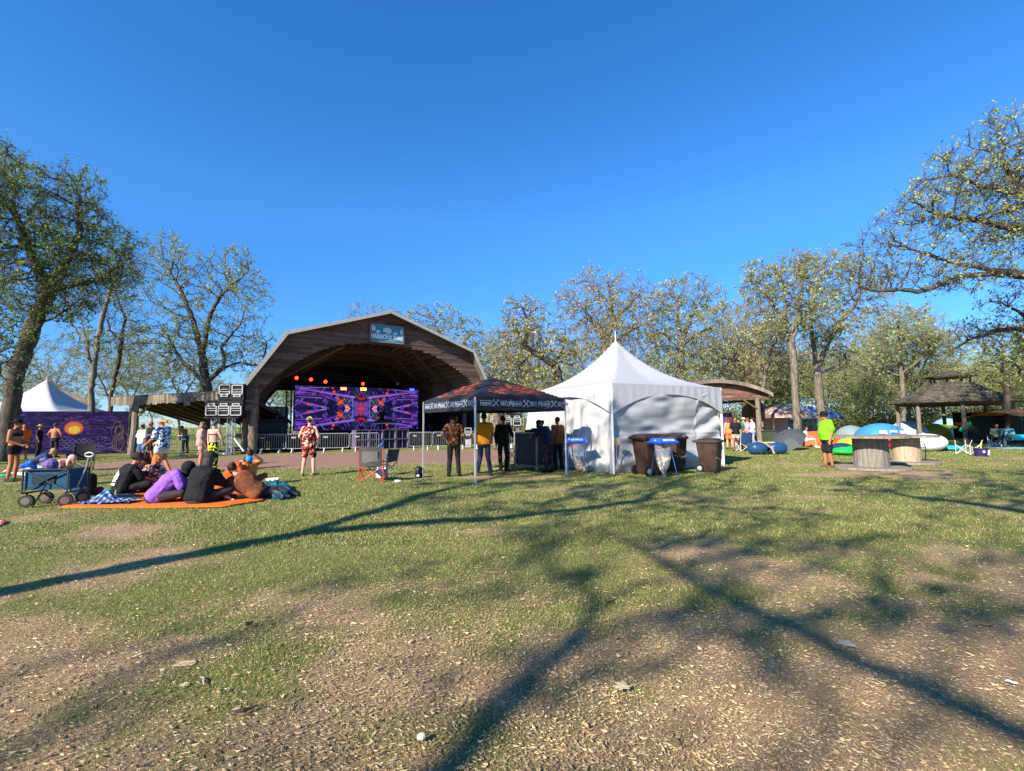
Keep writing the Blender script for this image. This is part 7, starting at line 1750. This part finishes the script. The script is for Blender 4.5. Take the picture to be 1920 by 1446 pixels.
m = MB(); m.grid(lambda u, v: ((u - .5) * Lw * .5 - .05, -(Ww / 2 + .035), zb_ + .12 + v * .2), 4, 3); m.build('side_pocket', wb2, wg)
m = MB()
for sy in (-1, 1):
    y = sy * (Ww / 2 + .045); m.bar((-Lw / 2, y, zt_), (Lw / 2, y, zt_), .024); m.bar((-Lw / 2, y, zt_), (.0, y, .56), .022); m.bar((0, y, .56), (Lw / 2, y, zb_ - .02), .022); m.bar((Lw / 2, y + .012 * sy, zt_), (0, y + .012 * sy, .56), .022); m.bar((0, y + .012 * sy, .56), (-Lw / 2, y + .012 * sy, zb_ - .05), .022)
    for sx in (-1, 1): m.bar((sx * Lw / 2, y, zb_ - .08), (sx * Lw / 2, y, zt_), .026)
for sx in (-1, 1): m.bar((sx * Lw / 2, -Ww / 2 - .04, zb_ - .07), (sx * Lw / 2, Ww / 2 + .04, zb_ - .07), .03)
m.build('frame', mat('wagon_frame', (.035, .035, .04), .45), wg)
for sx in (-1, 1):
    for sy in (-1, 1):
        m = MB(); c = (sx * Lw / 2 * .86, sy * (Ww / 2 - .01), .13); R_ = Matrix.Rotation(PI / 2 + (.35 if sx > 0 else .0), 3, 'X') 
        m.lathe([(.05, -.055), (.12, -.055), (.13, -.03), (.13, .03), (.12, .055), (.05, .055)], c, 18, axis=Matrix.Rotation(.5 * (1 if sx > 0 else .6), 3, 'Z') @ Matrix.Rotation(PI / 2, 3, 'X')); w_ = m.build('wheel', mat('wheel_rubber', (.05, .046, .042), .8, var=.3), wg)
        MB().lathe([(.02, -.062), (.075, -.060), (.075, .060), (.02, .062)], c, 14, axis=Matrix.Rotation(.5 * (1 if sx > 0 else .6), 3, 'Z') @ Matrix.Rotation(PI / 2, 3, 'X')).build('rim', hmat('7a6a5c', .6), w_)
        m = MB(); m.bar((c[0], c[1], .13), (c[0], c[1], zb_ - .06), .03); m.build('fork', black, wg)
m = MB(); m.tube([(Lw / 2 + .02, -.05, .38), (Lw / 2 + .16, -.05, .75), (Lw / 2 + .21, -.05, 1.0)], .014, 6); hdl = m.build('handle_rod', galv, wg)
m = MB(); c = Vector((Lw / 2 + .215, -.05, 1.06)); m.tube([c + Vector((.085 * math.cos(t), 0, .045 * math.sin(t))) for t in [2 * PI * k / 16 for k in range(17)]], .012, 6, cap=False); m.build('grip', alum, hdl)
m = MB(); m.bar((.05, -.30, .5), (-.10, -.42, .02), .025); m.build('brake_strut', black, wg)
m = MB(); q = rnd(3); m.ell((-.2, .05, .78), (.14, .12, .13)); m.ell((-.28, 0, .88), (.08, .06, .05)); o = m.build('net_bag', hmat('6a5a8c', .8, bump=.8)); o.parent = None; o.location = wg.location; tag(o, 'mauve and white cloth bag piled in the left of the wagon', 'bag')
a = gp(150, 932); t = thing('cooler_bag', 'dark teal upright backpack leaning on the right end of the wagon', 'bag', bk(a, 0, .15), -.1)
m = MB(); pillow_mesh(m, (0, 0, .27), .13, .12, .27, 3.6); m.build('shell', hmat('123a4c', .7, bump=.3), t, smooth=True)
m = MB(); pillow_mesh(m, (.17, .04, .26), .12, .11, .24, 3.0); pillow_mesh(m, (-.19, .06, .30), .11, .12, .22, 3.0); m.build('side_bulk', hmat('0f1214', .8), t, smooth=True)
m = MB(); m.slab([(-.01, -.125, .27), (.05, -.125, .29), (.03, -.125, .31), (-.02, -.125, .30)], (0, -.004, 0)); m.build('badge', hmat('b8945a'), t)
# ------------------------------------------------------------------ blankets and small things of the seated group
def ground_cloth(name, pxs, label, cat, c, th=.012, seed=1, amp=.01):
    P_ = [gp(*p) for p in pxs]; cen = sum(P_, Vector()) / len(P_); m = MB(); q = rnd(seed); n = len(P_); rings = []
    for f in (1.0, .97, .7, .4, .1):
        ring = []
        for i in range(n):
            for k in range(6):
                p = P_[i].lerp(P_[(i + 1) % n], k / 6); p = cen + (p - cen) * f
                ring.append(Vector((p.x, p.y, (.003 if f == 1 else th + q.uniform(0, amp) + .010))))
        rings.append(ring)
    m.loft(rings, closed=True); return tag(m.build(name, c, None, smooth=True), label, cat)
orange = mat('blanket_orange', hexc('d0641e'), .85, var=.12, bump=.5, bscale=14)
ground_cloth('blanket', [(108, 953), (300, 953), (420, 951), (497, 939), (478, 915), (400, 905), (240, 908), (200, 930)], 'bright orange blanket spread under the seated group', 'blanket', orange, seed=2)
ground_cloth('towel', [(5, 884), (45, 893), (112, 886), (104, 876), (50, 872)], 'pale patterned towel on the left lawn behind the wagon', 'towel', vmat('towel_print', ['b8d0d8', 'e0e8e8', '8ab4c0'], 12), seed=3)
ground_cloth('sheet', [(-20, 996), (2, 986), (13, 981), (8, 977), (-20, 978)], 'corner of a white and red sheet at the left edge of the grass', 'sheet', vmat('sheet_print', ['e8e8ea', 'd8dade', 'c84a3c'], 5), seed=4)
ground_cloth('jacket', [(500, 934), (530, 938), (548, 930), (540, 918), (515, 908), (495, 915)], 'crumpled teal and black jacket right of the seated group', 'jacket', mat('jacket_teal', hexc('0e1418'), .8, scale=9, col2=hexc('1e7e8c')), th=.08, amp=.09, seed=5)
ground_cloth('plank', [(196, 935), (252, 934), (252, 929), (196, 929)], 'pale grey plank lying on the grass beside the seated man', 'plank', wood_grey, th=.03, amp=.001, seed=6)
# plaid blanket heap
def plaid():
    m = bpy.data.materials.new('blue_plaid'); m.use_nodes = True; N = m.node_tree.nodes; L = m.node_tree.links; b = N['Principled BSDF']; b.inputs['Roughness'].default_value = .9
    tc = N.new('ShaderNodeTexCoord'); outs = []
    for rot in (0.3, 1.87):
        mp = N.new('ShaderNodeMapping'); mp.inputs['Rotation'].default_value = (0, 0, rot); L.new(tc.outputs['Object'], mp.inputs[0])
        w = N.new('ShaderNodeTexWave'); w.inputs['Scale'].default_value = 3.0; w.inputs['Distortion'].default_value = 4; w.inputs['Detail'].default_value = 3; L.new(mp.outputs[0], w.inputs['Vector']); outs.append(w.outputs['Fac'])
    ad = N.new('ShaderNodeMath'); ad.operation = 'ADD'; L.new(outs[0], ad.inputs[0]); L.new(outs[1], ad.inputs[1])
    rp = N.new('ShaderNodeValToRGB'); e = rp.color_ramp.elements; e.new(.5)
    for i, (p, c) in enumerate(((.25, '182c50'), (.55, '3a5c8c'), (.92, '9fb4cc'))): e[i].position = p; e[i].color = hexc(c) + (1,)
    hf = N.new('ShaderNodeMath'); hf.operation = 'MULTIPLY'; hf.inputs[1].default_value = .5; L.new(ad.outputs[0], hf.inputs[0]); L.new(hf.outputs[0], rp.inputs[0]); L.new(rp.outputs[0], b.inputs['Base Color']); return m
pm_ = plaid(); a = gp(183, 950)
m = MB(); m.grid(lambda u, v: ((u - .5) * 1.0, .05 + v * .45, .012 + (.17 * math.exp(-((u - .36) / .2) ** 2 - ((v - .5) / .3) ** 2)) + .07 * vnoise(u * 6, v * 4, 1, 70) + .05 * vnoise(u * 17, v * 9, 1, 72)), 60, 30)
o = m.build('blanket', pm_, None, smooth=True); o.location = a; tag(o, 'rumpled blue plaid blanket heaped on the grass right of the wagon', 'blanket')
a = gp(177, 926); m = MB(); q = rnd(3); m.ell((0, 0, .06), (.16, .12, .075)); m.ell((.08, .04, .10), (.08, .08, .06)); m.ell((-.07, 0, .11), (.07, .07, .05)); o = m.build('cloth_bundle', mat('bundle_red', hexc('b83048'), .8, col2=hexc('8a2460'), bump=.8), smooth=True); o.location = a; tag(o, 'small red and magenta cloth bundle behind the plaid blanket', 'cloth')
a = gp(198, 921); m = MB(); m.lathe([(.12, 0), (.135, .012), (.12, .03), (.02, .035)], n=18); o = m.build('frisbee', hmat('2a9ad8', .4)); o.location = a; tag(o, 'light blue flying disc on the grass left of the seated man in black', 'disc')
a = gp(8, 893); m = MB(); m.lathe([(.2, 0), (.22, .02), (.19, .05), (.02, .055)], n=18); o = m.build('frisbee', hmat('18b89a', .4)); o.location = a; tag(o, 'teal round cushion on the grass at the left edge', 'disc')
for i, (px, py) in enumerate(((215, 941), (178, 906))):
    a = gp(px, py); m = MB(); m.lathe([(.028, 0), (.030, .12), (.020, .16), (.013, .20), (.014, .24)], n=10); o = m.build('glass_bottle', hmat('a8b060', .3)); o.location = a; o.rotation_euler = (.1, .15, 0); tag(o, ['yellow green bottle standing on the pale plank', 'yellow green bottle behind the teal backpack'][i], 'bottle')
a = gp(512, 902)
t = thing('pair_of_shoes', 'pair of white sneakers on the grass right of the seated group', 'shoes', a, 1.3)
for s in (-.07, .07):
    m = MB(); limb(m, (s, -.09, .045), (s, .12, .035), .045, .04); m.v = [Vector((v.x, v.y, max(v.z, .004))) for v in m.v]; m.build('shoe', white_p, t, smooth=True)
# foreground bits: pale wood slivers, pebble, sticks
def bit(name, px, py, L, w, h, rz, c, label, cat, kind='stick'):
    a = gp(px, py); m = MB(); q = rnd(int(px))
    if kind == 'stick': m.tube([(-L / 2, 0, h), (-L * .2, q.uniform(-w, w) * 2, h * 1.3), (L * .1, 0, h), (L / 2, q.uniform(-w, w) * 3, h * 1.4)], [w * .5, w, w * .9, w * .4], 6)
    elif kind == 'leaf': m.slab([(L / 2 * math.cos(t) * k_, w * 1.3 * math.sin(t) * k_, h * (.2 + .5 * abs(math.sin(t)))) for t, k_ in [(2 * PI * i / 18, (1, .62, .9)[i % 3] * q.uniform(.85, 1.1)) for i in range(18)]], (0, 0, .002))
    elif kind == 'flat': m.slab([(-L / 2, -w, h * .2), (L * .45, -w * .8, h * .3), (L / 2, w * .4, h * .3), (-L * .42, w, h * .2)], (0, 0, h * .7))
    else: pillow_mesh(m, (0, 0, h * .75), L / 2, w, h, 2.3, 10, 7, f=lambda v: v * (1 + .14 * math.sin(v.x * 90) + .1 * math.sin(v.y * 120 + 1)))
    o = m.build(name, c); o.location = (a.x, a.y, 0.012); o.rotation_euler = (0, 0, rz); return tag(o, label, cat)
pale = mat('pale_wood_sliver', (.50, .40, .24), .8, var=.15); dk_ = mat('dark_stick', (.05, .035, .026), .9)
bit('wood_sliver', 345, 1251, .13, .016, .008, .05, pale, 'pale split wood sliver lying on the litter at lower left', 'wood piece', 'flat')
bit('wood_sliver', 352, 1247, .10, .010, .014, .16, pale, 'thinner pale wood sliver resting against the larger sliver', 'wood piece', 'flat')
bit('twig', 380, 1285, .13, .006, .012, -.8, mat('grey_twig', (.42, .35, .27), .9), 'thin pale crooked twig below the pale wood slivers', 'twig')
bit('twig', 464, 1338, .10, .010, .012, .5, dk_, 'short dark bark twig at lower left of the foreground', 'twig')
bit('twig', 468, 1176, .05, .012, .014, 1.4, dk_, 'small upright dark twig stub left of centre in the litter', 'twig')
bit('twig', 1146, 1134, .12, .008, .012, .6, dk_, 'dark twig on the brown litter right of centre', 'twig')
bit('twig', 1848, 1178, .12, .012, .012, -.05, mat('brown_twig', (.16, .10, .065), .9), 'brown twig lying in the dry grass at right', 'twig')
bit('pebble', 789, 1391, .042, .017, .014, .4, mat('pebble_cream', (.62, .53, .38), .7, var=.15), 'cream coloured pebble in the lower centre foreground', 'pebble', 'stone')
bit('dry_leaf', 1168, 1293, .10, .035, .012, .2, pale, 'curled tan oak leaf on bare soil below the middle of the shadow', 'leaf', 'leaf')
bit('dry_leaf', 1588, 1212, .13, .045, .01, -.1, mat('grey_leaf', (.40, .34, .27), .9), 'large grey oak leaf at the edge of the diagonal shadow', 'leaf', 'leaf')
bit('dry_leaf', 345, 1290, .06, .02, .01, -.1, pale, 'rounded pale leaf below the wood slivers', 'leaf', 'leaf')
bit('cigarette_butt', 1897, 1286, .05, .006, .008, -.6, white_p, 'white cigarette butt near the right edge of the foreground', 'litter')
